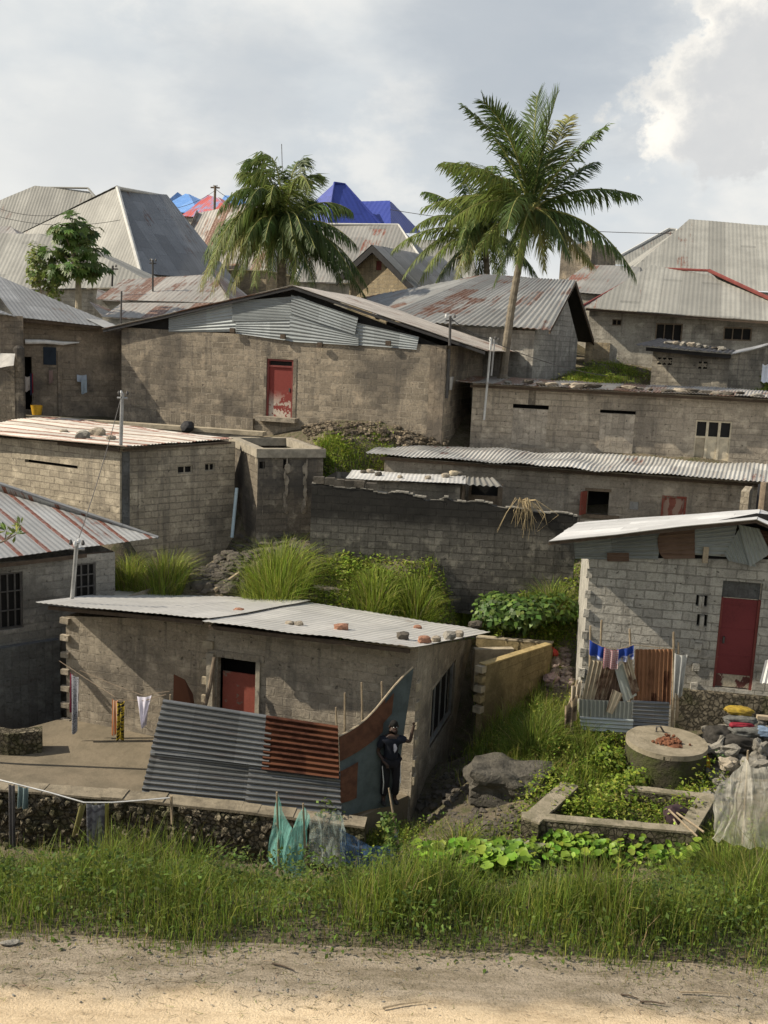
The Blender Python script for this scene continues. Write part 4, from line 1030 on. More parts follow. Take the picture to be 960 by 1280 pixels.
# the big left hip: pale left face, right face's shade painted as blue-grey tin
N_, Rr, Lf = P(176, 341, 57), P(296, 353, 62.5), P(-83, 345, 64)
ap1, ap2 = P(147, 235, 62), P(207, 246, 65.5)
h = thing('hip_roof_house', Vector((N_.x, N_.y, N_.z - 2.6)), 'big grey hip roofed house with pale cap line facing the papaya tree', 'house', 'tin roofed houses along the ridge')
mb = MB(); hip(mb, Lf, N_, ap1, ap1 + Vector((-.1, 0, 0)), pitch=.22); mb.build('roof', M['tin_pale'], h)
mb = MB(); hip(mb, N_, Rr, ap2, ap1, pitch=.22); mb.build('roof', M['tin_old_and_shade'], h)
mb = MB(); hip(mb, Rr, Rr + (Lf - N_), ap2, ap2, pitch=.22); mb.build('roof', M['tin_old_and_shade'], h)
mb = MB(); hip(mb, Rr + (Lf - N_), Lf, ap1, ap2, pitch=.22); mb.build('roof', M['tin_pale'], h)
mb = MB(); mb.tube([N_, ap1, ap2], .13, 6); mb.build('ridge_cap', M['white_cap'], h)
z_ = N_.z - 2.6
cs = [(p.x * .98 + h.location.x * .02, p.y + .3, z_, p.z - .05) for p in (N_, Rr, Rr + (Lf - N_), Lf)]
wall_shell([(Wall(cs[i], cs[(i + 1) % 4], ext=1.5), []) for i in range(4)], M['back_plaster'], h); GP.append((N_.x, N_.y + 3, z_))
hip_house('long pale tin roofed house standing behind the papaya tree', (-160, 366, 51), (198, 358, 50.5), (-40, 291, 55), (78, 293, 54.5), 'tin_pale', cap=None)
hip_house('pale tin house with rust patches on its low roof at far left', (-40, 309, 57), (34, 307, 57), (-20, 282, 60), (14, 284, 60), 'tin_rust', cap=None, wallh=2)
hip_house('house with rust-streaked tin roof just left of the leafy palm', (120, 374, 46.5), (290, 379, 45.5), (122, 361, 49.5), (264, 333, 50), 'tin_rust', wallh=2, back=5)
hip_house('low house with mostly rusted tin roof behind the papaya trunk', (128, 396, 43.2), (262, 400, 42.5), (112, 377, 45.3), (262, 380, 45.0), 'tin_rust', wallh=2, back=4)
hip_house('rusty striped tin house below the small light blue roofs', (215, 334, 67), (335, 338, 65), (246, 262, 70), (330, 254, 70), 'tin_rust', wall='ochre_block')
hip_house('small light blue roofed house at the left skyline', (196, 262, 88), (250, 268, 86), (222, 240, 92), (235, 242, 91), 'tin_sky')
hip_house('house with red and light blue striped roof beside the power pole', (226, 270, 83), (296, 274, 81), (260, 245, 86), (272, 246, 85), 'tin_red')
hip_house('light blue roofed house peeping behind the left palm', (268, 262, 90), (325, 268, 90), (281, 244, 94), (300, 246, 94), 'tin_sky')
# big blue roof in two blocks
hb = hip_house('house with bright deep blue roof in two stepped blocks on the skyline', (408, 292, 74), (484, 290, 76.5), (418, 229, 78), (431, 231, 78.5), 'tin_blue', left=(352, 290, 80), cap='tin_blue', pitch=.4, capr=.09)
mb = MB(); hip(mb, P(415, 292, 78), P(489, 292, 76), P(488, 252, 80), P(446, 250.5, 81), pitch=.4); mb.build('roof', M['tin_blue'], hb)
mb = MB(); hip(mb, P(489, 292, 76), P(527, 291, 82), P(488.5, 252, 80.2), P(488, 252, 80), pitch=.4); mb.build('roof', M['tin_blue'], hb)
hip_house('grey hip roofed house with two rusty sheets below the blue roof', (368, 352, 56), (548, 356, 54), (396, 281, 60), (498, 282, 59), 'tin_pale_rust', cap='white_cap', sidemat='tin_old_and_shade', side=(560, 345, 62))  # right face takes a darker tin as painted shade
hip_house('pale tin roofed house half hidden behind the bushy palm', (500, 350, 62), (600, 352, 62), (520, 300, 66), (585, 300, 66), 'tin_pale')
# gable house, ochre
g0, g1 = corner(436, 385, 338, 50.5), corner(516, 390, 357, 48.5)
n_ = inward(g0, g1); w0 = Wall(g0, g1); ax, az = w0.pix(472, 313)
w0.top = [(0, g0[3]), (ax, az), (w0.L, g1[3])]
gg = thing('gable_house', base_of(g0, g1), 'ochre block gable with small red vent between the two palms', 'house')
g2, g3 = shift(g1, n_, 6), shift(g0, n_, 6)
rv = w0.rect(470, 326, 477, 338)
wall_shell([(w0, [rv]), (Wall(g1, g2), []), (Wall(g2, g3), []), (Wall(g3, g0), [])], M['ochre_block'], gg); ground((g0[0], g0[1], g0[2]))
panel('vent', w0, rv, -.12, -.05, M['red_cap'], gg)
of = w0.n.to_3d() * .5; bk = n_.to_3d() * 6.5
e0, a_, e1 = w0.pt(-.5, w0.zt(0) - .42) + of, w0.pt(ax, az + .22) + of, w0.pt(w0.L + .4, g1[3] - .18) + of
for p_, q_ in ((e0, 0), (e1, 0)):
    mb = MB(); tin(mb, p_, p_ + bk + of * -1, a_ + bk - of, a_, pitch=.2, amp=.018); mb.build('roof', M['tin_old_and_shade'], gg)
mb = MB()
for p_, q_ in ((e0, a_), (a_, e1)): mb.box(p_ - Vector((0, 0, .36)) + n_.to_3d() * .02, q_ - p_, n_.to_3d() * .08, Vector((0, 0, .33)))
mb.build('verge_board', M['black_tar_and_shade'], gg)
# right ridge
hip_house('large pale grey hip roofed house filling the right skyline', (772, 352, 55), (1090, 372, 52), (861, 278, 61), (1075, 287, 58), 'tin_pale', cap=None, left=(770, 340, 66))
hip_house('grey hip roofed house further back left of the large roof', (758, 330, 70), (905, 336, 69), (836, 287, 74), (845, 288, 74), 'tin_pale', cap='white_cap', capr=.1)
hip_house('low pale roofed house with one red rust patch behind the coconut palm', (688, 362, 53), (800, 372, 51), (735, 331, 56), (800, 333, 55), 'tin_pale_rust', wallh=2)
# unfinished brick shell
b0, b1 = corner(699, 345, 308, 57.5), corner(737, 348, 303, 56); n_ = inward(b0, b1); b2, b3 = shift(b1, n_, 4), shift(b0, n_, 4)
w0 = Wall(b0, b1); w0.top = [(0, b0[3] - .3), (w0.L * .35, b0[3]), (w0.L, b1[3] + .15)]
bs = thing('brick_shell', base_of(b0, b1), 'unfinished brown brick shell of a house behind the coconut palm crown', 'unfinished building')
b2 = corner(768, 346, 309, 59.5)
b3 = shift(b2, (Vector(b0[:2]) - Vector(b1[:2])), 1)
wall_shell([(w0, []), (Wall(b1, b2), []), (Wall(b2, b3), []), (Wall(b3, b0), [])], M['main_block'], bs); ground((b0[0], b0[1], b0[2] - .3))
# ================================================================== GROUND
# bank between the road and the houses, yard, slopes: control points as photo pixel + distance
Z_ROAD = 12 - 4.2
def gpx(u, v, Y): p = P(u, v, Y); GP.append((p.x, p.y, p.z))
for x in (-14, -9, -5, -2, 0, 2, 5, 9, 14):
    for y in (4.5, 5.8, 7.0): GP.append((x, y, Z_ROAD))
    GP.append((x, 7.4, Z_ROAD - .2)); GP.append((x, 9.0, Z_ROAD - 1.3)); GP.append((x, 11.0, Z_ROAD - 2.75))
    GP.append((x, 13.2, Z_ROAD - 4.2 + .03 * x))
for x in (-14, -9, -5, -1): GP.append((x, 15.5, 1.7)); GP.append((x, 17.3, 1.2))
for x in (-9.5, -7, -5, -3, -1.2): GP.append((x, 19.6 - (x + 5) * .2, 1.9))
gpx(560, 1075, 16.8); gpx(600, 1015, 18.6); gpx(570, 1040, 17.9)
gpx(640, 1088, 16.3); gpx(760, 1088, 16.3); gpx(880, 1088, 16.1); gpx(950, 1075, 16); gpx(720, 985, 18.7); gpx(830, 990, 19.5); gpx(700, 930, 20.3); gpx(640, 900, 21.9); gpx(575, 985, 19.9); gpx(900, 960, 19.3); gpx(960, 1000, 18.2)
gpx(690, 842, 24.5); gpx(720, 830, 25.0); gpx(660, 765, 26.2); gpx(560, 780, 26.0); gpx(350, 745, 26.3); gpx(200, 735, 26.8); gpx(270, 700, 28.6); gpx(300, 680, 30)
gpx(480, 735, 26.3); gpx(420, 705, 27.3); gpx(650, 745, 26.6)
gpx(430, 575, 32.0); gpx(480, 545, 33.2); gpx(400, 560, 32.4)
gpx(760, 470, 39.0); gpx(740, 452, 42.5); gpx(800, 478, 37.5); gpx(950, 492, 37.4)

for p in ((-30, 40, 9.5), (30, 40, 11.5), (-40, 70, 15), (40, 70, 15), (0, 90, 17), (-30, 25, 2.5), (25, 22, 4.0), (25, 30, 7), (-25, 30, 5)): GP.append(p)
gp = np.array(GP); gxy, gzv = gp[:, :2], gp[:, 2]
# drop near-duplicates, then fit a smooth surface (linear radial basis)
keep = []
for i in range(len(gxy)):
    if all(np.hypot(*(gxy[i] - gxy[j])) > .25 for j in keep): keep.append(i)
gxy, gzv = gxy[keep], gzv[keep]
_d = np.sqrt(((gxy[:, None] - gxy[None]) ** 2).sum(2) + .01)
_n = len(gxy); _A = np.zeros((_n + 3, _n + 3)); _A[:_n, :_n] = _d + np.eye(_n) * -.02
_A[:_n, _n] = 1; _A[:_n, _n + 1:] = gxy; _A[_n:, :_n] = _A[:_n, _n:].T
_w = np.linalg.solve(_A, np.concatenate([gzv, [0, 0, 0]]))
def gz(x, y):
    x, y = np.asarray(x, float), np.asarray(y, float); sh = x.shape
    x, y = x.ravel(), y.ravel(); out = np.empty(len(x))
    for i in range(0, len(x), 20000):
        a, b = x[i:i + 20000], y[i:i + 20000]
        out[i:i + 20000] = np.sqrt((a[:, None] - gxy[:, 0]) ** 2 + (b[:, None] - gxy[:, 1]) ** 2 + .01) @ _w[:_n] + _w[_n] + _w[_n + 1] * a + _w[_n + 2] * b
    # the road is level; far off the land settles to a plain below the ridge
    t = np.clip((y - 6.6) / .5, 0, 1); out = Z_ROAD * (1 - t) + out * t
    r = np.maximum(np.abs(x) - 45, np.maximum(y - 95, 0)); f = np.clip(r / 60, 0, 1); f = f * f * (3 - 2 * f)
    out = out * (1 - f) + 9.0 * f
    near = (y < 6.6); out = np.where(near, Z_ROAD, out)
    return out.reshape(sh)
def gzs(x, y): return float(gz(np.array([x]), np.array([y]))[0])
def on_ground(u, v, Y0=None):
    """the ground point that shows at a photo pixel: march along the pixel's ray"""
    r = ray(u, v); ts = np.linspace(5, 60, 1600)
    xs, ys, zs = EYE.x + r.x * ts, EYE.y + r.y * ts, EYE.z + r.z * ts
    g = gz(xs, ys); k = np.nonzero((zs < g) & (ys > (Y0 or 0)))[0]
    k = k[0] if len(k) else len(ts) - 1
    return Vector((xs[k], ys[k], g[k]))
def axis(core0, core1, step, far):
    a = list(np.arange(core0, core1 + 1e-6, step)); s = step; lo, hi = core0, core1
    while hi < far: s *= 1.5; hi += s; a.append(hi)
    s = step
    while lo > -far: s *= 1.5; lo -= s; a.insert(0, lo)
    return np.array(a)
gx_, gy_ = axis(-22, 22, .3, 2500), axis(4, 60, .3, 2500)
X_, Y_ = np.meshgrid(gx_, gy_)
Z_ = gz(X_, Y_)
bumps = np.array([[.06 * mn.noise(Vector((x * .9, y * .9, 0))) + .03 * mn.noise(Vector((x * 2.7, y * 2.7, 3))) for x in gx_] for y in gy_])
Z_ = Z_ + bumps * (np.abs(X_) < 30) * (Y_ > 6.6) * (Y_ < 70)
V_ = np.stack([X_.ravel(), Y_.ravel(), Z_.ravel()], 1)
nx, ny = len(gx_), len(gy_)
i_ = np.arange(nx * ny).reshape(ny, nx)
F_ = np.stack([i_[:-1, :-1].ravel(), i_[:-1, 1:].ravel(), i_[1:, 1:].ravel(), i_[1:, :-1].ravel()], 1)
def m_ground():
    N = NT('ground_soil'); p = N.pos()
    a, b, c = N.noise(p, .8, 6, .6), N.noise(p, 4, 6, .7), N.noise(p, 22, 5, .7)
    col = N.mix(N.ramp(a, .38, .62), (.20, .165, .115), (.12, .10, .07))
    col = N.mix(N.ramp(b, .42, .66, 0, .7), col, (.055, .07, .022))
    col = N.mix(N.ramp(c, .4, .75, 0, .6), col, (.07, .06, .045))
    col = N.mix(N.ramp(N.noise(p, 40, 3, .6), .60, .68, 0, .7), col, (.30, .26, .20))
    return N.done(col, .98, N.bump(N.math('ADD', b, N.math('MULTIPLY', c, .6)), .06, 1), spec=.1)
g_ = npmesh('ground', V_, F_, m_ground(), smooth=True); tag(g_, kind='structure')
# sandy road in front
def m_sand():
    N = NT('sand_road'); p = N.pos()
    y = N.sep(p, 1)
    q = N.mapv(p, (.45, 1.6, 1))
    a, b, c = N.noise(q, 1.1, 6, .6), N.noise(q, 5, 6, .7), N.noise(p, 60, 4, .7)
    col = N.mix(N.ramp(a, .38, .65), (.68, .54, .36), (.60, .47, .31))
    col = N.mix(N.ramp(b, .45, .72, 0, .65), col, (.34, .25, .155))
    col = N.mix(N.ramp(c, .4, .75, 0, .45), col, (.33, .235, .135))
    e = N.ramp(N.math('ADD', y, N.math('MULTIPLY', N.math('SUBTRACT', N.noise(p, 1.6, 6, .65), .5), .55)), 5.62, 5.90)
    soil = N.mix(N.ramp(b, .36, .66), (.34, .285, .215), (.20, .165, .115))
    soil = N.mix(N.ramp(c, .45, .7, 0, .6), soil, (.09, .08, .05))
    col = N.mix(e, col, soil)
    return N.done(col, .97, N.bump(N.math('ADD', b, N.math('MULTIPLY', c, .35)), .03, 1), spec=.15)
rx, ry = np.arange(-40, 40.01, .25), np.arange(-6, 6.51, .25)
RX, RY = np.meshgrid(rx, ry)
RZ = Z_ROAD + .012 + .02 * np.array([[mn.noise(Vector((x * .5, y * 1.4, 7))) for x in rx] for y in ry]) + .02
RZ[-1, :] = Z_ROAD - .02
i_ = np.arange(RX.size).reshape(RX.shape)
sr = npmesh('sand_road', np.stack([RX.ravel(), RY.ravel(), RZ.ravel()], 1), np.stack([i_[:-1, :-1].ravel(), i_[:-1, 1:].ravel(), i_[1:, 1:].ravel(), i_[1:, :-1].ravel()], 1), m_sand(), smooth=True); tag(sr, kind='structure')
# ================================================================== VEGETATION
def jit(c, n, dv=.25, dh=.15):
    c = np.array(c)[None] * (1 + NR.normal(0, dv, (n, 1))) + NR.normal(0, dh, (n, 3)) * np.array(c)[None]
    return np.clip(c, .008, .9)
def palette(cols, wts, n, dv=.25):
    k = NR.choice(len(cols), n, p=np.array(wts) / sum(wts))
    return np.clip(np.array(cols)[k] * (1 + NR.normal(0, dv, (n, 1))) * (1 + NR.normal(0, .08, (n, 3))), .008, .9)
G_PAL = [(.16, .215, .034), (.22, .265, .045), (.10, .15, .026), (.29, .28, .075), (.28, .23, .12)]
def blades_arrays(pos, h, w, bend, col, az=None):
    """pos (N,3) h (N) w (N) bend (N): tapering blades, two quads each"""
    n = len(pos); az = NR.uniform(0, 2 * PI, n) if az is None else az
    d = np.stack([np.cos(az), np.sin(az), np.zeros(n)], 1)
    fa = NR.uniform(0, PI, n); s = np.stack([np.cos(fa), np.sin(fa), np.zeros(n)], 1)
    up = np.array([[0, 0, 1.0]])
    h1, w1, b1 = h[:, None], w[:, None], bend[:, None]
    p0 = pos; p1 = pos + up * h1 * .55 + d * h1 * b1 * .25; p2 = pos + up * h1 * (1 - .35 * np.minimum(1, b1)) + d * h1 * b1 * .85
    V = np.stack([p0 - s * w1, p0 + s * w1, p1 - s * w1 * .75, p1 + s * w1 * .75, p2 - s * w1 * .12, p2 + s * w1 * .12], 1).reshape(-1, 3)
    b = np.arange(n)[:, None] * 6
    Fc = np.concatenate([b + np.array([[0, 1, 3, 2]]), b + np.array([[2, 3, 5, 4]])], 0)
    C = np.repeat(col, 6, 0)
    return V, Fc, C
def leaves_arrays(pos, size, col, tilt=.6, asp=.55, nrm=None):
    """flat diamond-ish leaves with a random facing"""
    n = len(pos)
    if nrm is None:
        th = NR.uniform(0, 2 * PI, n); ti = np.abs(NR.normal(0, tilt, n))
        nrm = np.stack([np.sin(ti) * np.cos(th), np.sin(ti) * np.sin(th), np.cos(ti)], 1)
    a = NR.normal(0, 1, (n, 3)); a -= nrm * (a * nrm).sum(1, keepdims=True); a /= np.linalg.norm(a, axis=1, keepdims=True) + 1e-9
    b = np.cross(nrm, a); s = size[:, None]
    V = np.stack([pos, pos + a * s * .45 + b * s * asp * .5 + nrm * s * .06, pos + a * s - nrm * s * .12, pos + a * s * .45 - b * s * asp * .5 + nrm * s * .06], 1).reshape(-1, 3)
    i = np.arange(n)[:, None] * 4
    return V, i + np.array([[0, 1, 2, 3]]), np.repeat(col, 4, 0)
def join(*A):
    V, Fc, C, o = [], [], [], 0
    for v, f, c in A: V.append(v); Fc.append(f + o); C.append(c); o += len(v)
    return np.concatenate(V), np.concatenate(Fc), np.concatenate(C)
def nz2(x, y, s, seed=0.0):
    return np.array([mn.noise(Vector((a * s, b * s, seed))) for a, b in zip(x, y)])
def lift(x, y, z): return np.stack([x, y, z], 1)
# ---------------------------------------------------------------- the roadside grass
def roadside():
    n = 150000
    y = 6.0 + 7.4 * NR.beta(1.0, 2.3, n); x = NR.uniform(-1, 1, n) * (3.6 + y * .48)
    den = nz2(x, y, .9, 3.0); den2 = nz2(x, y, 2.6, 8.0)
    edge = np.clip((y - 6.08 - .25 * nz2(x, y * 0, 1.3, 5)) / .62, 0, 1)
    keep = (NR.uniform(0, 1, n) < np.clip(edge * 1.4, .05, 1) * np.clip(.75 + den * .6 + den2 * .5, .12, 1))
    x, y, den, den2, edge = x[keep], y[keep], den[keep], den2[keep], edge[keep]; n = len(x)
    z = np.where(y < 6.6, Z_ROAD + .02, gz(x, y))
    h = (.04 + .33 * edge ** 1.6 * np.clip(.72 + den * .9 + den2 * .35, .25, 1.6)) * NR.uniform(.55, 1.35, n)
    h *= np.where(y > 7.6, np.clip(1.1 - (y - 7.6) * .12, .55, 1.1), 1.0) * np.where((x > 2.3) & (y > 7), 1.25, 1) * np.where((x > -.9) & (x < 2.2) & (y > 7.4), .62, 1)
    tuft = np.clip(nz2(x, y, 1.1, 31.0) * 2.2 - .25, 0, 1); h *= (.82 + .75 * tuft * (y > 6.5))
    w = np.clip(.0016 + .0020 * NR.random(n) + .0010 * (h > .4), .0016, .006)
    col = palette(G_PAL, [5, 3, 3.5, 1.2, .8 ], n) * (1 + .30 * den2[:, None])
    near = edge < .35; col[near] = palette(G_PAL, [3, 3, 2, 2, 4], int(near.sum()))
    A = blades_arrays(lift(x, y, z), h, w, np.abs(NR.normal(.35, .3, n)), np.clip(col, .008, .9))
    # small leaves of the weeds between the stems
    m = 75000
    y = 6.12 + 6.4 * NR.beta(1.0, 2.5, m); x = NR.uniform(-1, 1, m) * (3.6 + y * .48)
    e = np.clip((y - 6.12) / .6, 0, 1); d = nz2(x, y, 1.4, 12.0); k = NR.uniform(0, 1, m) < e * np.clip(.7 + d, .15, 1)
    x, y, e, d = x[k], y[k], e[k], d[k]; m = len(x)
    z = np.where(y < 6.6, Z_ROAD + .02, gz(x, y)) + NR.uniform(.01, .30, m) * (.25 + e) * np.clip(.8 + d, .3, 1.4)
    B = leaves_arrays(lift(x, y, z), NR.uniform(.016, .055, m), palette([(.10, .15, .03), (.14, .19, .04), (.07, .11, .025)], [4, 2, 3], m), tilt=.8)
    V, Fc, C = join(A, B)
    tag(npmesh('roadside_grass', V, Fc, M['grass'], C), kind='stuff')
roadside()
def patch(name, regions, n_bl, h0, h1, pal_w, nleaf=0, ls=(.03, .08), spread=.5, w=.006, lz=.3, pal=G_PAL):
    """ground cover scattered around photo-pixel spots: regions = [(u0, v0, u1, v1)]"""
    cs = []
    for (u0, v0, u1, v1) in regions:
        k = max(6, int((u1 - u0) * (v1 - v0) / 160))
        for _ in range(k): cs.append(on_ground(R.uniform(u0, u1), R.uniform(v0, v1)))
    cs = np.array([[c.x, c.y] for c in cs])
    arr = []
    if n_bl:
        c = cs[NR.integers(0, len(cs), n_bl)] + NR.normal(0, spread, (n_bl, 2)); d = nz2(c[:, 0], c[:, 1], 1.2, 4)
        h = NR.uniform(h0, h1, n_bl) * np.clip(.8 + d, .35, 1.5)
        arr.append(blades_arrays(lift(c[:, 0], c[:, 1], gz(c[:, 0], c[:, 1]) + .0), h, np.full(n_bl, w) * NR.uniform(.7, 1.3, n_bl), np.abs(NR.normal(.45, .3, n_bl)), palette(pal, pal_w, n_bl) * (1 + .25 * d[:, None])))
    if nleaf:
        c = cs[NR.integers(0, len(cs), nleaf)] + NR.normal(0, spread, (nleaf, 2)); d = nz2(c[:, 0], c[:, 1], 1.5, 9)
        z = gz(c[:, 0], c[:, 1]) + NR.uniform(0, 1, nleaf) ** 1.3 * lz * np.clip(.8 + 1.2 * d, .15, 1.6)
        arr.append(leaves_arrays(lift(c[:, 0], c[:, 1], z), NR.uniform(ls[0], ls[1], nleaf), palette(pal[:4], pal_w[:4], nleaf) * (1 + .25 * d[:, None]), tilt=.7))
    V, Fc, C = join(*arr)
    o = npmesh(name, V, Fc, M['grass'], np.clip(C, .008, .9)); tag(o, kind='stuff'); return o
BR_PAL = [(.20, .27, .035), (.27, .33, .05), (.125, .19, .026), (.32, .33, .085), (.28, .23, .12)]
patch('grass', [(612, 880, 700, 960), (640, 905, 730, 975)], 9000, .25, .75, [4, 3, 3, 1.5, .5], 5000, (.04, .09), .35, lz=.4)
patch('weeds', [(728, 925, 800, 975), (735, 985, 860, 1010), (690, 1000, 840, 1030), (700, 965, 760, 985)], 2500, .1, .35, [3, 3, 2, 1, .5], 11000, (.04, .10), .25, lz=.35, pal=BR_PAL)
patch('ground_cover', [(400, 700, 480, 730), (380, 712, 720, 790), (600, 735, 712, 800)], 14000, .1, .34, [3, 3, 2, 1, .5], 18000, (.06, .14), .35, lz=.24, pal=BR_PAL)
patch('kerb_weeds', [(660, 1022, 860, 1040), (790, 985, 890, 1000), (660, 985, 700, 1015)], 500, .1, .25, [3, 3, 2, 1, .5], 2600, (.05, .11), .2, lz=.55, pal=BR_PAL)
patch('slope_grass', [(392, 545, 480, 598), (400, 556, 470, 596)], 3600, .07, .2, [3, 3, 2, 1, .5], 4200, (.05, .11), .35, w=.009, lz=.10, pal=BR_PAL)
patch('hill_grass', [(722, 458, 802, 478), (940, 484, 960, 496)], 4500, .1, .28, [3, 4, 1, 2, .5], 4000, (.06, .14), .45, w=.009, lz=.22, pal=BR_PAL)
patch('bank_weeds', [(430, 1050, 520, 1085), (560, 1060, 640, 1085), (880, 1050, 960, 1080)], 5000, .15, .4, [4, 3, 3, 1, .7], 6000, (.03, .08), .45, lz=.4)
patch('yard_moss', [(80, 920, 190, 935)], 300, .03, .1, [2, 1, 4, .5, 1], 900, (.03, .06), .18, lz=.06)
# pumpkin-like big leaves by the bank
def pumpkin(name, regs, n, label, cat='vine', s0=.12, s1=.24):
    r = MB(); r.c = []; stem = []
    root = None
    for k in range(n):
        rg = R.choice(regs); u, v = R.uniform(rg[0], rg[2]), R.uniform(rg[1], rg[3])
        g = on_ground(u, v); z = gzs(g.x, g.y)
        s = R.uniform(s0, s1); hh = R.uniform(.10, .42)
        c = Vector((g.x, g.y, z + hh)); th = R.uniform(0, 2 * PI)
        nr = Vector((R.gauss(-.15, .3), R.gauss(-.25, .3), 1)).normalized()
        a = nr.cross(Vector((math.cos(th), math.sin(th), 0))).normalized(); b = nr.cross(a)
        col = palette([(.19, .31, .035), (.14, .25, .03), (.25, .36, .05)], [3, 2, 2], 1)[0]
        i0 = len(r.v); m = 12
        r.v.append(tuple(c - nr * s * .18)); r.c.append(col * .9)
        for j in range(m):
            g_ = 2 * PI * j / m; rad = s * (1 + .13 * math.cos(5 * g_)) * (0.55 if j == 0 else 1) * .55
            r.v.append(tuple(c + (a * math.cos(g_) + b * math.sin(g_)) * rad + nr * (.03 * math.sin(3 * g_ + k)) * s)); r.c.append(col)
        for j in range(m):
            r.f.append([i0, i0 + 1 + j, i0 + 1 + (j + 1) % m]); r.uv += [(0, 0)] * 3
        stem.append((Vector((g.x, g.y, z - .02)), c - nr * s * .18))
    o = r.build(name, M['leaf'], smooth=True)
    st = MB()
    for p, q in stem: st.tube([p, p.lerp(q, .6) + Vector((R.gauss(0, .02), R.gauss(0, .02), .01)), q], .006, 4, False)
    st.build('stem', m_plain('vine_stem', (.12, .16, .04)), o)
    tag(o, label, cat); return o
pumpkin('pumpkin_vine', [(515, 1074, 668, 1104), (530, 1078, 650, 1096)], 420, 'bright green patch of broad pumpkin-like leaves at the edge of the roadside grass')
pumpkin('creeper', [(680, 1060, 870, 1095), (660, 1058, 780, 1085)], 620, 'low leafy creeper below the front of the ruined foundation', s0=.06, s1=.15)
# ---------------------------------------------------------------- grass clumps along the black wall
def clump(u, v, rad, h, n, label, pal_w=(4, 4, 2, 2, .6), pal=BR_PAL, grp='grass clumps on the slope'):
    g = on_ground(u, v); a = NR.uniform(0, 2 * PI, n); r = rad * .45 * np.sqrt(NR.random(n))
    x, y = g.x + r * np.cos(a), g.y + r * np.sin(a)
    hh = h * NR.uniform(.55, 1.15, n); bend = np.clip(r / (rad * .45) * .9 + NR.normal(0, .18, n), 0, 1.4)
    az = a + NR.normal(0, .5, n)
    V, Fc, C = blades_arrays(lift(x, y, gz(x, y) - .03), hh, NR.uniform(.005, .010, n), bend, palette(pal, pal_w, n, .3), az)
    o = npmesh('grass_clump', V, Fc, M['grass'], C)
    return tag(o, label, 'grass clump', grp)
clump(205, 733, 1.3, 1.05, 1100, 'arching yellow-green grass clump right beside the rust-striped roof house', (2, 4, 1, 3, 1))
clump(163, 730, .9, .8, 600, 'smaller grass clump squeezed against the corner of the striped roof house', (2, 4, 1, 3, 1))
clump(345, 748, 1.7, 1.35, 2200, 'biggest bright grass clump, in front of the roofless annex')
clump(468, 757, 1.1, .85, 1100, 'upright grass clump midway along the black wall, left of two others')
clump(520, 768, 1.1, .75, 1000, 'loose grass clump between two taller clumps below the black wall')
clump(581, 778, 1.15, .9, 1200, 'bright grass clump next to the leafy bush above the tin roof')
clump(690, 770, .9, .95, 800, 'olive grass clump between the leafy bush and the pale block house', (4, 2, 3, 1, 1), G_PAL)
clump(575, 1072, .7, .65, 500, 'thin grass tuft standing behind the broad pumpkin-like leaves', (3, 3, 2, 2, 1), G_PAL)
clump(668, 940, 1.1, .8, 1300, 'tall dark grass clump beside the grey boulder slab', (4, 2, 4, 1, .5), G_PAL)
clump(850, 1118, .6, .62, 700, 'upright grass tuft left of the one before the white net', (4, 3, 3, 1, .3), G_PAL)
clump(945, 1112, .7, .7, 900, 'tall grass tuft cut by the right edge of the picture', (4, 3, 3, 1, .3), G_PAL)
clump(905, 1105, .9, .75, 1300, 'tall green grass clump in front of the white net', (4, 3, 3, 1, .3), G_PAL)
# ---------------------------------------------------------------- bushes
def bush(name, u, v, rx, rz, n, ls, label, pal, wts, cat='bush', ry=None, stems=6, z0=.1, at=None):
    g = at or on_ground(u, v); root = thing(name, g, label, cat)
    ry = ry or rx
    lob = [(R.uniform(-.6, .6) * rx, R.uniform(-.6, .6) * ry, R.uniform(.25, .85) * rz, R.uniform(.3, .55)) for _ in range(9)]
    P_, N_ = [], []
    k = NR.integers(0, len(lob), n); L = np.array(lob)[k]
    d = NR.normal(0, 1, (n, 3)); d /= np.linalg.norm(d, axis=1, keepdims=True)
    rr = NR.uniform(.45, 1.0, (n, 1)) ** .5
    p = np.array(g)[None] + L[:, :3] + d * rr * L[:, 3:4] * np.array([[rx, ry, rz]]) * .9
    p[:, 2] = np.maximum(p[:, 2], g.z + .02)
    nr = d + np.array([[0, -.2, .7]]) + NR.normal(0, .4, (n, 3)); nr /= np.linalg.norm(nr, axis=1, keepdims=True)
    V, Fc, C = leaves_arrays(p, NR.uniform(ls * .6, ls * 1.25, n), palette(pal, wts, n), nrm=nr, asp=.7)
    npmesh('foliage', V, Fc, M['leaf'], C, root)
    s = MB()
    for _ in range(stems):
        q = Vector(lob[R.randrange(9)][:3]); s.tube([g - Vector((0, 0, .1)), g + q * .5 + Vector((0, 0, .08)), g + q], [.025, .015, .006], 5)
    s.build('stem', M['bark'], root); return root
bush('bush', 650, 784, 1.5, .85, 3000, .17, 'dark glossy leafy bush above the yellow mossy wall', [(.085, .15, .03), (.14, .21, .045), (.055, .10, .022)], [3, 2, 3])
bush('bush', 765, 965, .5, .55, 900, .10, 'yellow-green leafy weed bush left of the round concrete well cover', BR_PAL[:3], [3, 3, 2], ry=.5)
bush('bush', 407, 1065, .45, 1.0, 1000, .08, 'slender leafy bush tangled in the teal net', [(.11, .15, .035), (.15, .19, .05), (.08, .11, .03)], [3, 2, 2])
bush('bush', 790, 1000, .45, .6, 800, .09, 'leafy weed growing over the far kerb of the ruined foundation', BR_PAL[:3], [3, 2, 3])
bush('bush', 900, 955, .16, .28, 160, .06, 'tiny green plant among the rocks near the sacks', [(.06, .11, .03), (.09, .14, .04)], [2, 1], stems=2)
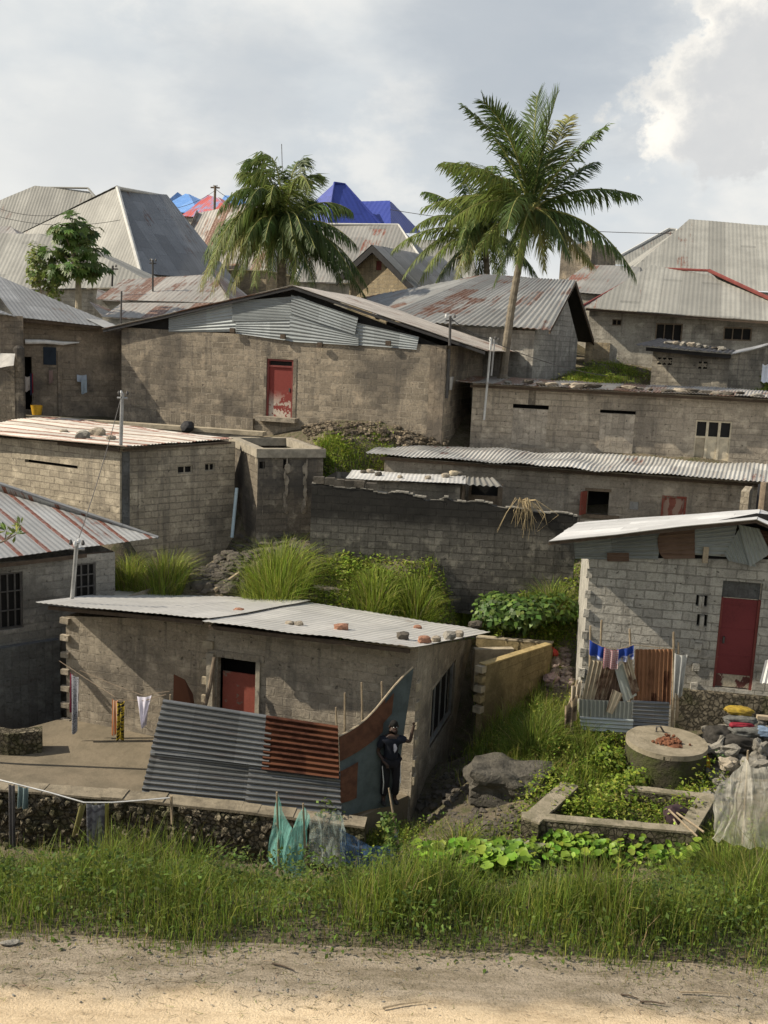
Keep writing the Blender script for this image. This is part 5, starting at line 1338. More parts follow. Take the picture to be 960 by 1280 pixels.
bush('bush', 770, 452, 1.5, .7, 900, .16, 'low dark bush at the foot of the red-edged roof house', [(.05, .09, .022), (.08, .12, .03)], [2, 1], ry=.6)
bush('bush', 955, 487, .7, .7, 700, .13, 'bright green bush at the right edge under the small store', BR_PAL[:3], [3, 3, 1])
bush('bush', 50, 372, .95, 2.3, 1100, .20, 'pale yellow-green feathery bush left of the papaya tree', [(.20, .25, .07), (.14, .19, .05), (.26, .29, .10)], [3, 2, 2], at=P(55, 385, 44.5))
# ---------------------------------------------------------------- palms
def frond(V, Fc, C, rach, c0, c1, c2, ll=.85, n=84, droop=.5, col=(.075, .115, .03), wid=.062, twist=0.0, sparse=1.0):
    pts = []
    for k in range(n + 1):
        t = k / n; pts.append(c0 * (1 - t) ** 2 + c1 * 2 * t * (1 - t) + c2 * t * t)
    rach.tube(pts[::6] + [pts[-1]], [.045 * (1 - i / (len(pts[::6]) + .5)) + .006 for i in range(len(pts[::6]) + 1)], 5)
    tw = R.uniform(-.25, .25) + twist
    for k in range(7, n):
        t = k / n; T = (pts[k + 1] - pts[k - 1]).normalized()
        S = T.cross(Vector((0, 0, 1)))
        if S.length < .15: S = T.cross(Vector((.3, -.9, .1)))
        S.normalize(); U = S.cross(T)
        S = S * math.cos(tw) + U * math.sin(tw)
        l = ll * min(1, .45 + 2.2 * t) * (1 - .62 * max(0, t - .55) / .45)
        for sg in (-1, 1):
            if R.random() > sparse: continue
            lk = l * R.uniform(.8, 1.12)
            d = (S * sg * R.uniform(.62, .85) + T * R.uniform(.5, .85) + U * R.uniform(.05, .3) + Vector((0, 0, -droop * R.uniform(.4, 1.1)))).normalized()
            p0 = pts[k]; p1 = p0 + d * lk * .5; d2 = (d + Vector((0, 0, -droop * R.uniform(.8, 1.7)))).normalized(); p2 = p1 + d2 * lk * .55
            wv = T * wid * .5; i = len(V)
            V += [p0 - wv * .7, p0 + wv * .7, p1 - wv, p1 + wv, p2 - wv * .15, p2 + wv * .15]
            Fc += [[i, i + 1, i + 3, i + 2], [i + 2, i + 3, i + 5, i + 4]]
            f = R.uniform(.65, 1.35); cc = [max(.008, x * f * R.uniform(.9, 1.1)) for x in col]
            C += [cc] * 6
def palm(name, crown, Y, base, fr, label, trunk_r=(.2, .13), s=1.0, ll=.85, droop=.5, bow=(0, 0), dead=0, nuts=6, extra=0):
    """crown, base: photo pixels at distance Y; fr = [(ctrl du, dv, depth), (tip du, dv, depth), colour idx]"""
    cw, bw_ = P(*crown, Y), P(*base, Y)
    root = thing(name, bw_, label, 'palm tree', 'coconut palms between the houses')
    tr = MB(); pts, rs = [], []
    for k in range(40):
        t = k / 39; m = bw_.lerp(cw, t) + Vector((bow[0], bow[1], 0)) * math.sin(t * PI)
        pts.append(m); rs.append((trunk_r[0] + (trunk_r[1] - trunk_r[0]) * t) * (1 + (.12 if k % 2 else 0)) * (1.35 if k < 2 else 1))
    tr.tube(pts, rs, 10); tr.build('trunk', M['palm_bark'], root)
    V, Fc, C = [], [], []; rach = MB()
    k_ = Y * .99 / F
    def off(o): return CR * (o[0] * k_) - CU * (o[1] * k_) + _f * o[2]
    pal = [(.10, .145, .036), (.15, .19, .045), (.07, .105, .03), (.22, .22, .07), (.20, .15, .08)]
    for q in fr:
        c1, c2, ci = q[0], q[1], q[2]
        frond(V, Fc, C, rach, cw, cw + off(c1), cw + off(c2), ll * (q[3] if len(q) > 3 else 1), droop=q[4] if len(q) > 4 else droop, col=pal[ci], twist=q[5] if len(q) > 5 else 0)
    for _ in range(extra):      # fronds on the far and near side of the crown
        g = R.uniform(0, 2 * PI); sg = R.choice((-1, 1)); e = R.uniform(-10, 70); L = R.uniform(2.2, 3.4)
        tip = (math.cos(g) * L * .5 / k_, (-e * .8), sg * L * .85)
        frond(V, Fc, C, rach, cw, cw + off((tip[0] * .5, -abs(e) - 25, tip[2] * .45)), cw + off((tip[0], 40 - e, tip[2])), ll * .9, droop=droop, col=pal[R.randrange(3)])
    Vn = np.array([tuple(v) for v in V])
    cr = npmesh('crown', Vn, np.array(Fc), M['palm_leaf'], np.array(C), root)
    rach.build('rachis', m_plain('palm_rachis', (.25, .25, .07), .6), cr)
    nb = MB()
    for k in range(nuts):
        a = k * 2.4; nb.stone(cw + Vector((math.cos(a) * .28, math.sin(a) * .28, -.35 - .12 * (k % 2))), (.12, .12, .15), k, 2, .06)
    nb.build('coconuts', m_plain('coconut', (.14, .15, .04), .6), cr, True)
    hb = MB()
    for k in range(16):
        a = R.uniform(0, 2 * PI); l = R.uniform(.5, 1.1); d = Vector((math.cos(a), math.sin(a), 0))
        hb.tube([cw + Vector((0, 0, -.1)), cw + d * .3 + Vector((0, 0, .05)), cw + d * (.3 + l * .35) + Vector((0, 0, -l * .8))], [.05, .035, .008], 5)
    hb.build('dry_stalks', m_plain('dry_stalk', (.34, .25, .11), .9), cr)
    return root
palm('coconut_palm', (664, 262), 36.4, (628, 478), [
    ((2, -90, 0), (9, -143, .3), 2, 1.1, .1, .8), ((-12, -95, .5), (-42, -130, .8), 2, 1.1, .15), ((12, -85, -.5), (28, -132, -.8), 0, 1.0, .15), ((-22, -90, -.6), (-62, -118, -1), 0, 1.0, .25), ((-30, -75, -.6), (-84, -112, -1), 0, 1, .4), ((-45, -70, .8), (-98, -66, 1.2), 0, 1, .4),
    ((-35, -40, -1), (-110, -40, -1.5), 1, 1, .6), ((-50, -40, .6), (-128, -12, .8), 1), ((25, -80, .5), (52, -124, .8), 3, .8, .3), ((30, -50, -.8), (82, -86, -1.2), 0, .9, .4), ((45, -50, .5), (84, -70, 1), 2, .8, .5),
    ((60, -38, 0), (130, -20, .2), 0, .85, .7), ((40, -25, 1), (78, 28, 1.6), 2, .8, .8), ((75, 0, -.3), (122, 84, -.5), 2, .95, .9), ((45, 10, .8), (85, 55, 1.4), 3, .8, 1.), ((22, 5, -.8), (40, 70, -1.2), 2, .8, 1),
    ((8, 20, -.8), (12, 80, -.7), 3, .7, 1), ((-12, 10, -.8), (-22, 75, -1), 1, .8, 1), ((-35, 0, -.5), (-70, 62, -.8), 1, .9, .9), ((-55, -20, -.8), (-105, 30, -1.2), 1, .9, .8), ((-15, 12, .8), (-40, 80, 1.2), 2, .8, 1)],
    'tall coconut palm with leaning bare trunk behind the long brown house', (.155, .10), ll=1.22, bow=(-.12, 0), nuts=9, extra=2)
palm('coconut_palm', (606, 292), 48.5, (612, 405), [
    ((-15, -55, 0), (-35, -90, .5), 2), ((-40, -50, .4), (-72, -58, .8), 0), ((-50, -38, -.5), (-88, 0, -.8), 1), ((-55, -18, 0), (-100, 52, .2), 1, 1, .7), ((-50, 0, -.8), (-80, 66, -1.2), 1, 1, .8), ((-25, 5, -1), (-38, 70, -1.2), 3, 1, .9),
    ((10, -60, .5), (12, -92, 1), 0), ((30, -40, .6), (60, -40, 1), 2), ((35, -10, .8), (62, 40, 1.2), 2), ((15, 10, -.8), (20, 66, -1), 1, 1, .9), ((-40, 15, .8), (-62, 60, 1.2), 2, 1, .9), ((-70, -22, 0), (-112, 18, .3), 1, 1, .8), ((45, 10, 0), (70, 64, 0), 2, 1, .9), ((-5, 20, .5), (-10, 75, .6), 2, 1, 1)],
    'bushy shorter palm half hidden behind the tall coconut palm', (.16, .13), extra=18, ll=1.05, droop=.75)
palm('coconut_palm', (352, 290), 45.5, (352, 392), [((-70, -50, .3), (-100, 66, .4), 3, 1.3, 1.1), ((-55, -65, -.6), (-84, 62, -1), 1, 1.3, 1.1), ((-62, -60, .8), (-100, 20, 1.2), 0, 1.3, 1.0), ((-35, -70, -.8), (-62, 30, -1.2), 1, 1.3, 1.1), ((-40, -30, -1), (-78, 78, -1.4), 3, 1.3, 1.1), ((-18, -30, -1.2), (-28, 76, -1.5), 1, 1.2, 1.1), ((18, -20, -1.2), (22, 74, -1.5), 1, 1.2, 1.1), ((50, -20, -.6), (88, 60, -1), 2, 1.2, 1.1), ((62, -20, .6), (104, 60, 1), 2, 1.2, 1.1), ((-15, -95, -.3), (-35, -60, -.6), 1, 1.2, 1.),
    ((-20, -80, 0), (-52, -78, .5), 1, 1.1, .9), ((-28, -85, -.6), (-72, -20, -1), 0, 1.2, 1.), ((-40, -80, .5), (-88, 40, .8), 1, 1.2, 1.), ((-45, -60, -.5), (-96, 72, -.8), 3, 1.2, 1.), ((-40, -40, .4), (-70, 76, .6), 1, 1.2, 1.), ((-25, -50, -1), (-45, 60, -1.3), 0, 1.2, 1.1),
    ((-14, -112, .4), (-48, -88, .5), 0, 1.2, .9), ((2, -112, 0), (-30, -94, .2), 1, 1.2, .8), ((14, -108, .3), (26, -88, .5), 2, 1.1, .6), ((25, -95, .6), (46, -74, 1), 1, 1., .5), ((20, -60, .8), (35, -50, 1.4), 2, 1, .8), ((40, -55, 0), (85, -28, .2), 0, 1.1, 1.), ((45, -30, -.5), (92, 22, -.8), 2, 1.1, 1.),
    ((40, -10, .2), (75, 60, .4), 2, 1.1, 1.), ((55, 0, .6), (103, 74, 1), 2, 1.2, .8), ((20, 0, -.9), (42, 72, -1.2), 2, 1.1, 1.), ((-5, -20, -1), (-8, 62, -1.3), 0, 1.1, 1.1), ((-60, -40, 0), (-92, 30, 0), 0, 1.2, 1.), ((-30, -20, 0), (-60, 70, 0), 3, 1.2, 1.1), ((30, -35, 1), (60, 30, 1.4), 0, 1.1, 1)],
    'windblown drooping palm rising behind the ridge of the main house', (.22, .17), extra=22, ll=1.15, droop=1.1, nuts=5)
# ---------------------------------------------------------------- papaya tree and other small trees
def papaya():
    g = P(98, 392, 43.0); root = thing('papaya_tree', g, 'dark green papaya tree with lobed leaves behind the left houses', 'tree')
    t = MB(); top = P(92, 300, 43); t.tube([g - Vector((0, 0, .5)), g.lerp(top, .5) + Vector((.1, 0, 0)), top], [.15, .12, .06], 9)
    br = [P(70, 318, 43.2), P(112, 312, 42.6), P(80, 292, 42.4), P(105, 290, 43.5), P(92, 283, 43), P(115, 335, 42.7), P(72, 340, 42.6), P(95, 335, 42.2)]
    for q in br: t.tube([g.lerp(top, R.uniform(.45, .9)), g.lerp(top, .8).lerp(q, .6), q], [.06, .04, .02], 6)
    t.build('trunk', m_plain('papaya_bark', (.42, .36, .26), .9, .4, 4, .02), root)
    V, Fc, C = [], [], []; st = MB()
    tips = br + [top]
    for k in range(300):
        c = R.choice(tips); d = Vector((R.gauss(0, 1), R.gauss(0, 1), R.gauss(.1, .7))).normalized()
        e = c + Vector((d.x * R.uniform(.15, .8), d.y * R.uniform(.15, .8), d.z * R.uniform(.1, .6)))
        u = proj(e)
        st.tube([c, c.lerp(e, .6) + Vector((0, 0, .06)), e], .012, 4, False)
        nr = (d * .7 + Vector((0, -.25, .75)) + Vector((R.gauss(0, .25), R.gauss(0, .25), 0))).normalized()
        a = (d - nr * d.dot(nr)).normalized() if abs(d.dot(nr)) < .98 else nr.orthogonal(); b = nr.cross(a)
        col = palette([(.10, .155, .035), (.07, .115, .026), (.15, .20, .05)], [3, 2, 2], 1)[0]; s = R.uniform(.24, .40)
        for j in range(7):       # seven lobes
            g_ = (j - 3) * .62; dr = a * math.cos(g_) + b * math.sin(g_); sd = -a * math.sin(g_) + b * math.cos(g_)
            L = s * (1 - .08 * abs(j - 3)); i = len(V)
            dn = Vector((0, 0, -.22 * L))
            V += [e, e + dr * L * .5 + sd * L * .2, e + dr * L + dn, e + dr * L * .5 - sd * L * .2]; Fc.append([i, i + 1, i + 2, i + 3]); C += [col] * 4
    cr = npmesh('crown', np.array([tuple(v) for v in V]), np.array(Fc), M['leaf'], np.array(C), root)
    st.build('leaf_stalk', m_plain('papaya_stalk', (.16, .18, .06)), cr)
papaya()
def spray():
    c = P(-30, 690, 20.5); root = thing('shrub', c, 'leafy branch tips reaching in at the left edge before the striped roof', 'shrub')
    V, Fc, C = [], [], []; t = MB(); base = Vector((c.x - .4, c.y, gzs(c.x - .4, c.y)))
    tips = [P(8, 664, 20.4), P(26, 656, 20.3), P(20, 668, 20.2), P(-6, 660, 20.6), P(-25, 668, 20.4), P(-40, 650, 20.5), P(-60, 690, 20.5)]
    hub = P(-30, 690, 20.5); t.tube([base - Vector((0, 0, .2)), base.lerp(hub, .5) + Vector((-.2, 0, 0)), hub], [.08, .06, .04], 7)
    for q in tips:
        mid = P(6, 676, 20.4) if proj(q)[0] > 0 else hub
        t.tube([hub, mid, q] if (mid - hub).length > .05 else [hub, hub.lerp(q, .6), q], [.03, .02, .012] , 5)
        for k in range(16):
            d = (Vector((R.gauss(0, .8), R.gauss(0, .6), R.gauss(.5, .5)))).normalized(); nr = (Vector((R.gauss(0, .5), -.4, 1)) - d * .2).normalized()
            b = nr.cross(d).normalized(); s = R.uniform(.14, .24); i = len(V); p = q + d * .03
            V += [p, p + d * s * .6 + b * s * .17, p + d * s, p + d * s * .6 - b * s * .17]; Fc.append([i, i + 1, i + 2, i + 3]); C += [list(palette([(.16, .22, .05), (.11, .16, .04), (.24, .28, .09)], [3, 2, 2], 1)[0])] * 4
    npmesh('foliage', np.array([tuple(v) for v in V]), np.array(Fc), M['leaf'], np.array(C), root)
    t.build('branches', M['bark'], root)
spray()
# ================================================================== THINGS AROUND THE HOUSES
def solo(mb, name, mat, label, cat, group=None, smooth=False): return tag(mb.build(name, mat, None, smooth), label, cat, group)
def cloth_fn(p0, p1, L, folds=3, amp=.04, taper=0.0, sag=.03, skew=0.0, seed=0.0, fwd=None):
    p0, p1 = Vector(p0), Vector(p1); d = p1 - p0; n = d.cross(Vector((0, 0, 1))).normalized()
    mid = (p0 + p1) / 2
    def f(a, b):
        q = p0.lerp(p1, a); q = q.lerp(Vector((mid.x, mid.y, q.z)), taper * b)
        ph = seed + a * folds * 2 * PI
        return q + Vector((0, 0, -sag * math.sin(PI * a) - L * b * (1 + .06 * math.sin(ph * .7 + 1)))) + n * (amp * (.25 + b) * math.sin(ph + b * 1.1) + .02) + d * skew * b
    return f
def cloth(name, p0, p1, L, mat, label, cat='cloth', group=None, **kw):
    mb = MB(); f = cloth_fn(p0, p1, L, **kw); w = (Vector(p1) - Vector(p0)).length
    mb.grid(f, 18, 16, lambda a, b: (a * w * 1.3, b * L)); 
    n = (Vector(p1) - Vector(p0)).cross(Vector((0, 0, 1))).normalized() * .008
    mb.grid(lambda a, b: f(a, b) - n, 18, 16, lambda a, b: (a * w * 1.3, b * L))
    return solo(mb, name, mat, label, cat, group, True)
# ---------------------------------------------------------------- yard floor, retaining wall
yf = MB(); front = [P(-60, 972, 19.4), P(60, 980, 19.3), P(180, 993, 19.15), P(300, 1008, 18.95), P(440, 1026, 18.75)]
zy = None
top = front + [Vector((wF.B.x - .05, wF.B.y + .02, front[-1].z)), Vector((L0[0], L0[1] + .1, front[0].z + .02)), P(-60, 935, 21.4)]
yf.poly(top); bot = [p - Vector((0, 0, .8)) for p in top]
for i in range(len(top)):
    j = (i + 1) % len(top); yf.poly([bot[i], bot[j], top[j], top[i]])
tag(yf.build('yard_floor', m_plain('yard_floor', (.20, .165, .115), .97, .5, 1.4, .03, obj=False, c2=(.14, .118, .082))), kind='structure')
def ribbon_wall(name, pts, h, th, mat, label, cap=None, capth=.07, cat='wall'):
    """a wall along a polyline of top points, h high, th thick (away from the camera)"""
    root = thing(name, min(pts, key=lambda p: p.y) - Vector((0, 0, h)), label, cat)
    mb, cm = MB(), MB()
    for p, q in zip(pts, pts[1:]):
        p, q = Vector(p), Vector(q); d = q - p; d2 = Vector((d.x, d.y, 0)).normalized(); n = Vector((-d2.y, d2.x, 0)) * th
        k = max(1, int(d.length / .35))
        for i in range(k):
            a, b = p + d * (i / k), p + d * ((i + 1) / k)
            mb.box(a - Vector((0, 0, h)), b - a, n, Vector((0, 0, h)))
            if cap: 
                j = R.uniform(-.015, .015); cm.box(a + Vector((0, 0, .003 + j * .2)) - n * .12, b - a, n * (1.2 + j), Vector((0, 0, capth + j)))
    mb.build('wall', mat, root)
    if cap: cm.build('coping', cap, root)
    return root
rwt = ribbon_wall('retaining_wall', [P(-60, 984, 18.9), P(75, 994, 18.75), P(180, 1003, 18.6), P(300, 1016, 18.45), P(456, 1035, 18.2)], 1.9, .35, M['rubble_wall'], 'mossy rubble retaining wall below the yard and the tin fence', m_plain('yard_edge', (.27, .23, .165), .95, .5, 3, .03, obj=False), .05)
sm = MB()
pts_ = [P(-60, 984, 18.9), P(75, 994, 18.75), P(180, 1003, 18.6), P(300, 1016, 18.45), P(456, 1035, 18.2)]
for k in range(420):
    i = R.randrange(4); p = pts_[i].lerp(pts_[i + 1], R.random()); s = R.uniform(.04, .11)
    sm.stone(p + Vector((0, -.01, -R.uniform(.05, 1.4))), (s * 1.3, .07, s), k, 1, .4)
sm.build('stones', M['rubble_wall'], rwt)
ribbon_wall('yard_kerb', [P(-60, 968, 19.75), P(60, 975, 19.7), P(165, 986, 19.6)], .35, .2, M['rubble_wall'], 'short dark stone kerb at the front of the earthen yard', None)
ribbon_wall('yard_kerb', [P(-60, 905, 21.2), P(10, 918, 21.1), P(52, 914, 21.3)], .7, .3, M['rubble_wall'], 'low dark mossy rubble wall between the yard and the slate plinth', None)
# rubble foundation under the near house's right side
fd = MB(); wR.slab(fd, (-.35, wR.L, c_ if False else near.location.z - 1.2, near.location.z + .02), .004, .3); fd.build('foundation', M['rubble_wall'], near)
# ---------------------------------------------------------------- corrugated fence
fb = [P(176, 999, 19.0), P(426, 1023, 18.6)]; ftp = [P(206, 874, 19.5), P(423, 907, 19.05)]
fz = thing('tin_fence', fb[0].lerp(fb[1], .5), 'leaning fence of corrugated grey sheets with one rusty sheet around the yard', 'fence')
def fl(a, b): return fb[0].lerp(fb[1], a).lerp(ftp[0].lerp(ftp[1], a), b)
nrm_f = (fb[1] - fb[0]).cross(ftp[0] - fb[0]).normalized()
if nrm_f.y > 0: nrm_f = -nrm_f
for (a0, a1, b0, b1, mt, o) in ((0, .63, .47, 1, 'tin_fence', .05), (.60, 1.0, .44, 1.0, 'tin_fence_rust', .085), (0, .56, 0, .52, 'tin_fence', .0), (.53, 1.005, -.01, .5, 'tin_fence', .03)):
    mb = MB(); tin(mb, fl(a0, b0) + nrm_f * o, fl(a0, b1) + nrm_f * o, fl(a1, b1) + nrm_f * o, fl(a1, b0) + nrm_f * o, pitch=.112, amp=.027, sheet=9, jag=0, nv=10, rough=.04, lift=0)
    mb.build('sheet', M[mt], fz)
for (u, v0, v1, yy) in ((420, 884, 1000, 19.1), (431, 866, 990, 19.2), (452, 853, 960, 19.5), (477, 852, 930, 19.7), (213, 868, 990, 19.6)):
    mb = MB(); mb.tube([P(u + 4, v1, yy), P(u + R.uniform(0, 4), (v0 + v1) / 2, yy), P(u, v0, yy)], [.03, .025, .018], 6); mb.build('post', M['stick'], fz)
wbl, wbr, wtl, wtr = P(425, 1021, 18.62), P(492, 1006, 19.55), P(424, 921, 19.0), P(516, 834, 19.85)
def wf(a, b):
    lo = wbl.lerp(wbr, a); hi = wtl.lerp(wtr, a) - Vector((0, 0, .28 * math.sin(PI * a) * (1 - a)))
    return lo.lerp(hi, b) + Vector((.5, -1, 0)).normalized() * .02 * math.sin(a * 9 + b * 4)
mb = MB(); mb.grid(wf, 14, 14, lambda a, b: (a * 1.2, b * 1.9)); nn_ = Vector((.02, .03, 0)); mb.grid(lambda a, b: wf(a, b) + nn_, 14, 14)
mb.build('flat_sheet', m_plain('blue_grey_paint', (.095, .118, .118), .7, .35, 3, .01), fz)
for (a0, a1, b0, b1) in ((.0, .62, .70, 1.0), (.62, .75, .78, .95), (.0, .28, .18, .58)):
    mb = MB(); ofs = Vector((.35, -1, 0)).normalized() * .03
    mb.grid(lambda a, b: wf(a0 + (a1 - a0) * a, b0 + (b1 - b0) * b) + ofs, 8, 8, lambda a, b: (a, b)); mb.build('rust_patch', m_plain('rust_flat', (.135, .06, .034), .9, .4, 6, .01), fz)
mb = MB(); mb.tube([wf(a, 1.0) + Vector((0, -.01, .01)) for a in np.linspace(0, 1, 9)], .022, 5); mb.build('top_rail', M['pale_wood'], fz)
mb = MB(); q = P(228, 845, 20.2)
mb.poly([P(216, 900, 20.2), P(246, 905, 20.2), P(241, 868, 20.3), P(231, 850, 20.3), P(217, 843, 20.3)]); mb.poly([p + Vector((0, .02, 0)) for p in (P(217, 843, 20.3), P(231, 850, 20.3), P(241, 868, 20.3), P(246, 905, 20.2), P(216, 900, 20.2))])
solo(mb, 'rusty_sheet', M['tin_fence_rust'], 'curved dark rusty sheet propped behind the top of the tin fence', 'scrap metal')
mb = MB(); mb.tube([P(250, 905, 20.6), P(262, 860, 20.7), P(268, 822, 20.85)], [.05, .05, .04], 7); solo(mb, 'prop_pole', M['stick_dark'] if 'stick_dark' in M else M['wood'], 'thick leaning pole beside the near house doorway', 'pole')
# ---------------------------------------------------------------- washing lines
def line(name, pts, label, r=.011, mat='white_plastic', cat='washing line'):
    mb = MB(); mb.tube(pts, r, 5); return solo(mb, name, M[mat], label, cat)
U1 = [P(74, 826, 22.2), P(112, 851, 21.4), P(150, 875, 20.6), P(180, 876, 20.2), P(208, 868, 19.7)]
line('clothesline', U1, 'upper clothesline from the house corner to the tin fence', .008, mat='wood')
line('clothesline', [P(100, 838, 22.3), P(140, 855, 21.3), P(178, 869, 20.3), P(212, 864, 19.65)], 'thin second clothesline crossing in front of the house wall', .006, 'wood')
LW = [P(-20, 970, 17.9), P(20, 980, 17.8), P(60, 990, 17.75), P(105, 1003, 17.7), P(140, 1003, 17.8), P(180, 1000, 17.95), P(214, 997, 18.1)]
line('clothesline', LW, 'white lower clothesline in front of the rubble retaining wall', .016)
mb = MB(); mb.tube([P(215, 1030, 18.05), P(214, 995, 18.1)], .03, 6); solo(mb, 'line_post', M['stick'], 'short peg post holding the end of the white clothesline', 'post')
CL = 'washing on the lines'
cloth('hanging_cloth', P(90, 842, 21.9), P(99, 846, 21.8), 1.35, m_cloth('grey_print', (.30, .31, .34), (.05, .05, .06), 'spots', 26), 'long grey patterned cloth hanging by the house corner', group=CL, folds=1, amp=.03, taper=.3)
cloth('hanging_cloth', P(88.5, 840, 22.0), P(92, 842, 21.95), .9, m_cloth('maroon', (.20, .03, .06)), 'narrow maroon cloth behind the grey patterned one', group=CL, folds=1, amp=.02)
cloth('hanging_cloth', P(141, 873, 20.65), P(148, 875, 20.6), .78, m_cloth('orange_cloth', (.62, .22, .08), (.75, .55, .40), 'stripes', 14), 'orange striped cloth on the upper clothesline', group=CL, folds=1, amp=.02)
cloth('hanging_cloth', P(147, 876, 20.55), P(156, 876, 20.5), .85, m_cloth('black_yellow', (.03, .03, .03), (.5, .38, .05), 'bands', 20), 'black and yellow printed cloth beside the orange cloth', group=CL, folds=2, amp=.03)
cloth('hanging_cloth', P(172, 870, 20.3), P(190, 869, 20.1), .64, m_cloth('white_cloth', (.72, .70, .80)), 'bright white cloth hanging to a point next to the tin fence', group=CL, folds=2, amp=.04, taper=.85)
cloth('hanging_cloth', P(11, 979, 17.8), P(19, 980, 17.8), 1.25, m_cloth('grey_rag', (.20, .19, .19)), 'long grey rag on the white clothesline at far left', group=CL, folds=2, amp=.03)
cloth('hanging_cloth', P(23, 981, 17.8), P(36, 984, 17.78), .42, m_cloth('teal_rag', (.22, .30, .31)), 'short grey-teal cloth on the white clothesline', group=CL, folds=2, amp=.04)
cloth('hanging_cloth', P(108, 1004, 17.7), P(131, 1004, 17.75), .92, m_cloth('grey_trousers', (.27, .28, .30), (.13, .13, .15), 'bands', 9), 'pair of faded grey trousers hung on the white clothesline', group=CL, folds=3, amp=.04, taper=.1)
cloth('hanging_cloth', P(100, 1004, 17.74), P(108, 1004, 17.74), .62, m_cloth('olive_rag', (.30, .28, .12)), 'olive yellow strip left of the grey trousers', group=CL, folds=1, amp=.03, skew=-1.2)
cloth('hanging_cloth', P(131, 1003, 17.76), P(136, 1003, 17.78), .66, m_cloth('olive_rag_b', (.34, .32, .10)), 'olive yellow strip right of the grey trousers', group=CL, folds=1, amp=.03)
# ---------------------------------------------------------------- stones and bricks on the roofs
def plane_at(tri, u, v):
    a, b, c = tri; n = (b - a).cross(c - a); r = ray(u, v); t = (a - EYE).dot(n) / r.dot(n); return EYE + r * t
def roof_stone(tri, u, v, sz, mat, label, cat='stone', group=None, boxy=.5, name='stone'):
    p = plane_at(tri, u, v); s = sz / 2 / ppm(p); mb = MB()
    mb.stone(p + Vector((0, 0, s * .55)), (s, s * .75, s * .62), u * .37 + v, 2, .3, boxy, rz=R.uniform(-.4, .4))
    return solo(mb, name, M[mat], label, cat, group)
tri = NEAR_ROOF[:3]; GR = 'weights on the near tin roof'
roof_stone(tri, 297, 768, 14, 'brick_red', 'red brick lying alone at the left of the near tin roof', 'brick', GR, .85, 'brick')
roof_stone(tri, 362, 782, 11, 'stone', 'left stone of a touching pair on the near tin roof', 'stone', GR)
roof_stone(tri, 373, 783, 12, 'stone', 'right stone of a touching pair on the near tin roof', 'stone', GR)
roof_stone(tri, 427, 789, 17, 'brick_red', 'orange-red brick at the middle of the front roof edge', 'brick', GR, .85, 'brick')
roof_stone(tri, 503, 799, 16, 'stone_dark', 'dark rough stone near the right front roof corner', 'stone', GR)
roof_stone(tri, 522, 787, 10, 'brick_red', 'small brick set back from the front roof edge', 'brick', GR, .8, 'brick')
roof_stone(tri, 530, 803, 15, 'brick_red', 'red brick right at the front roof corner', 'brick', GR, .85, 'brick')
roof_stone(tri, 545, 802, 13, 'stone', 'tan stone just right of the corner brick', 'stone', GR)
roof_stone(tri, 562, 799, 17, 'stone_grey', 'grey stone in the corner cluster on the near roof', 'stone', GR)
roof_stone(tri, 573, 796, 14, 'stone', 'tan lump at the end of the corner cluster', 'stone', GR)
roof_stone(tri, 594, 785, 17, 'stone_dark', 'dark stone standing on the back right roof corner', 'stone', GR)
roof_stone(tri, 229, 762, 6, 'stone_dark', 'tiny dark chip on the left part of the near roof', 'stone', GR)
tri = MIDROOF[:3]; GR = 'rocks on the rusty white roof'
for u, v, s, m, l in ((104, 549, 18, 'stone_grey', 'large grey rock on the rusty white roof edge'), (122, 547, 22, 'stone', 'widest tan rock on the rusty white roof edge'), (80, 543, 11, 'stone', 'small rock left of the big ones on the rusty white roof'),
        (139, 551, 12, 'stone', 'tan rock closest to the pole on the rusty white roof'), (62, 527, 10, 'stone', 'pale rock at the back of the rusty white roof'), (75, 524, 12, 'coping', 'pale lump beside the pale rock at the roof back'), (17, 517, 7, 'coping', 'white pebble at the far left of the rusty white roof')):
    roof_stone(tri, u, v, s, m, l, 'stone', GR)
mb = MB(); p = P(234, 534, 34.0); mb.stone(p, (.28, .25, .22), 3, 2, .3); solo(mb, 'stone', M['black_tar_and_shade'], 'black lump sitting on the terrace kerb', 'stone')
tri = (P(432, 598, 29.5), P(582, 605, 28.8), P(582, 595, 30.6)); GR = 'stones on the lean-to roof'
for k, (u, v, s, m) in enumerate(((454, 592, 8, 'stone_dark'), (463, 592, 10, 'stone'), (473, 595, 9, 'stone_dark'), (500, 598, 7, 'stone'), (535, 599, 8, 'stone'), (557, 597, 10, 'stone'), (567, 595, 12, 'coping'), (574, 594, 10, 'stone'))):
    roof_stone(tri, u, v, s, m, ['small dark stone at the left end of the lean-to roof', 'tan stone second along the lean-to roof', 'dark stone third along the lean-to roof', 'lone small stone left of centre on the lean-to roof', 'lone stone right of centre on the lean-to roof', 'tan stone starting the heap on the lean-to roof', 'pale stone topping the heap on the lean-to roof', 'last stone of the heap on the lean-to roof'][k], 'stone', GR)
ORD = 'first second third fourth fifth sixth seventh eighth ninth tenth eleventh twelfth thirteenth fourteenth fifteenth sixteenth seventeenth eighteenth nineteenth twentieth'.split()
GR = 'stones along the upper long roof'
for k in range(20):
    u = 642 + k * 16 + R.uniform(-7, 7); v = 477.5 + (u - 642) * .054 + R.uniform(-2, 1)
    p = P(u, v, 34.2 - (u - 586) * .0042); s = R.uniform(.07, .20); mb = MB()
    mb.stone(p + Vector((0, 0, .0)), (s * R.uniform(1, 2.2), s, s * R.uniform(.35, .6)), k * 1.3, 2, .5, .6, rz=R.uniform(-.5, .5)); solo(mb, 'stone', M[R.choice(['stone_dark', 'stone_dark', 'stone', 'stone_grey'])], ORD[k] + ' stone from the left end of the row on the long brown house roof', 'stone', GR)
GR = 'stones on the store roof'
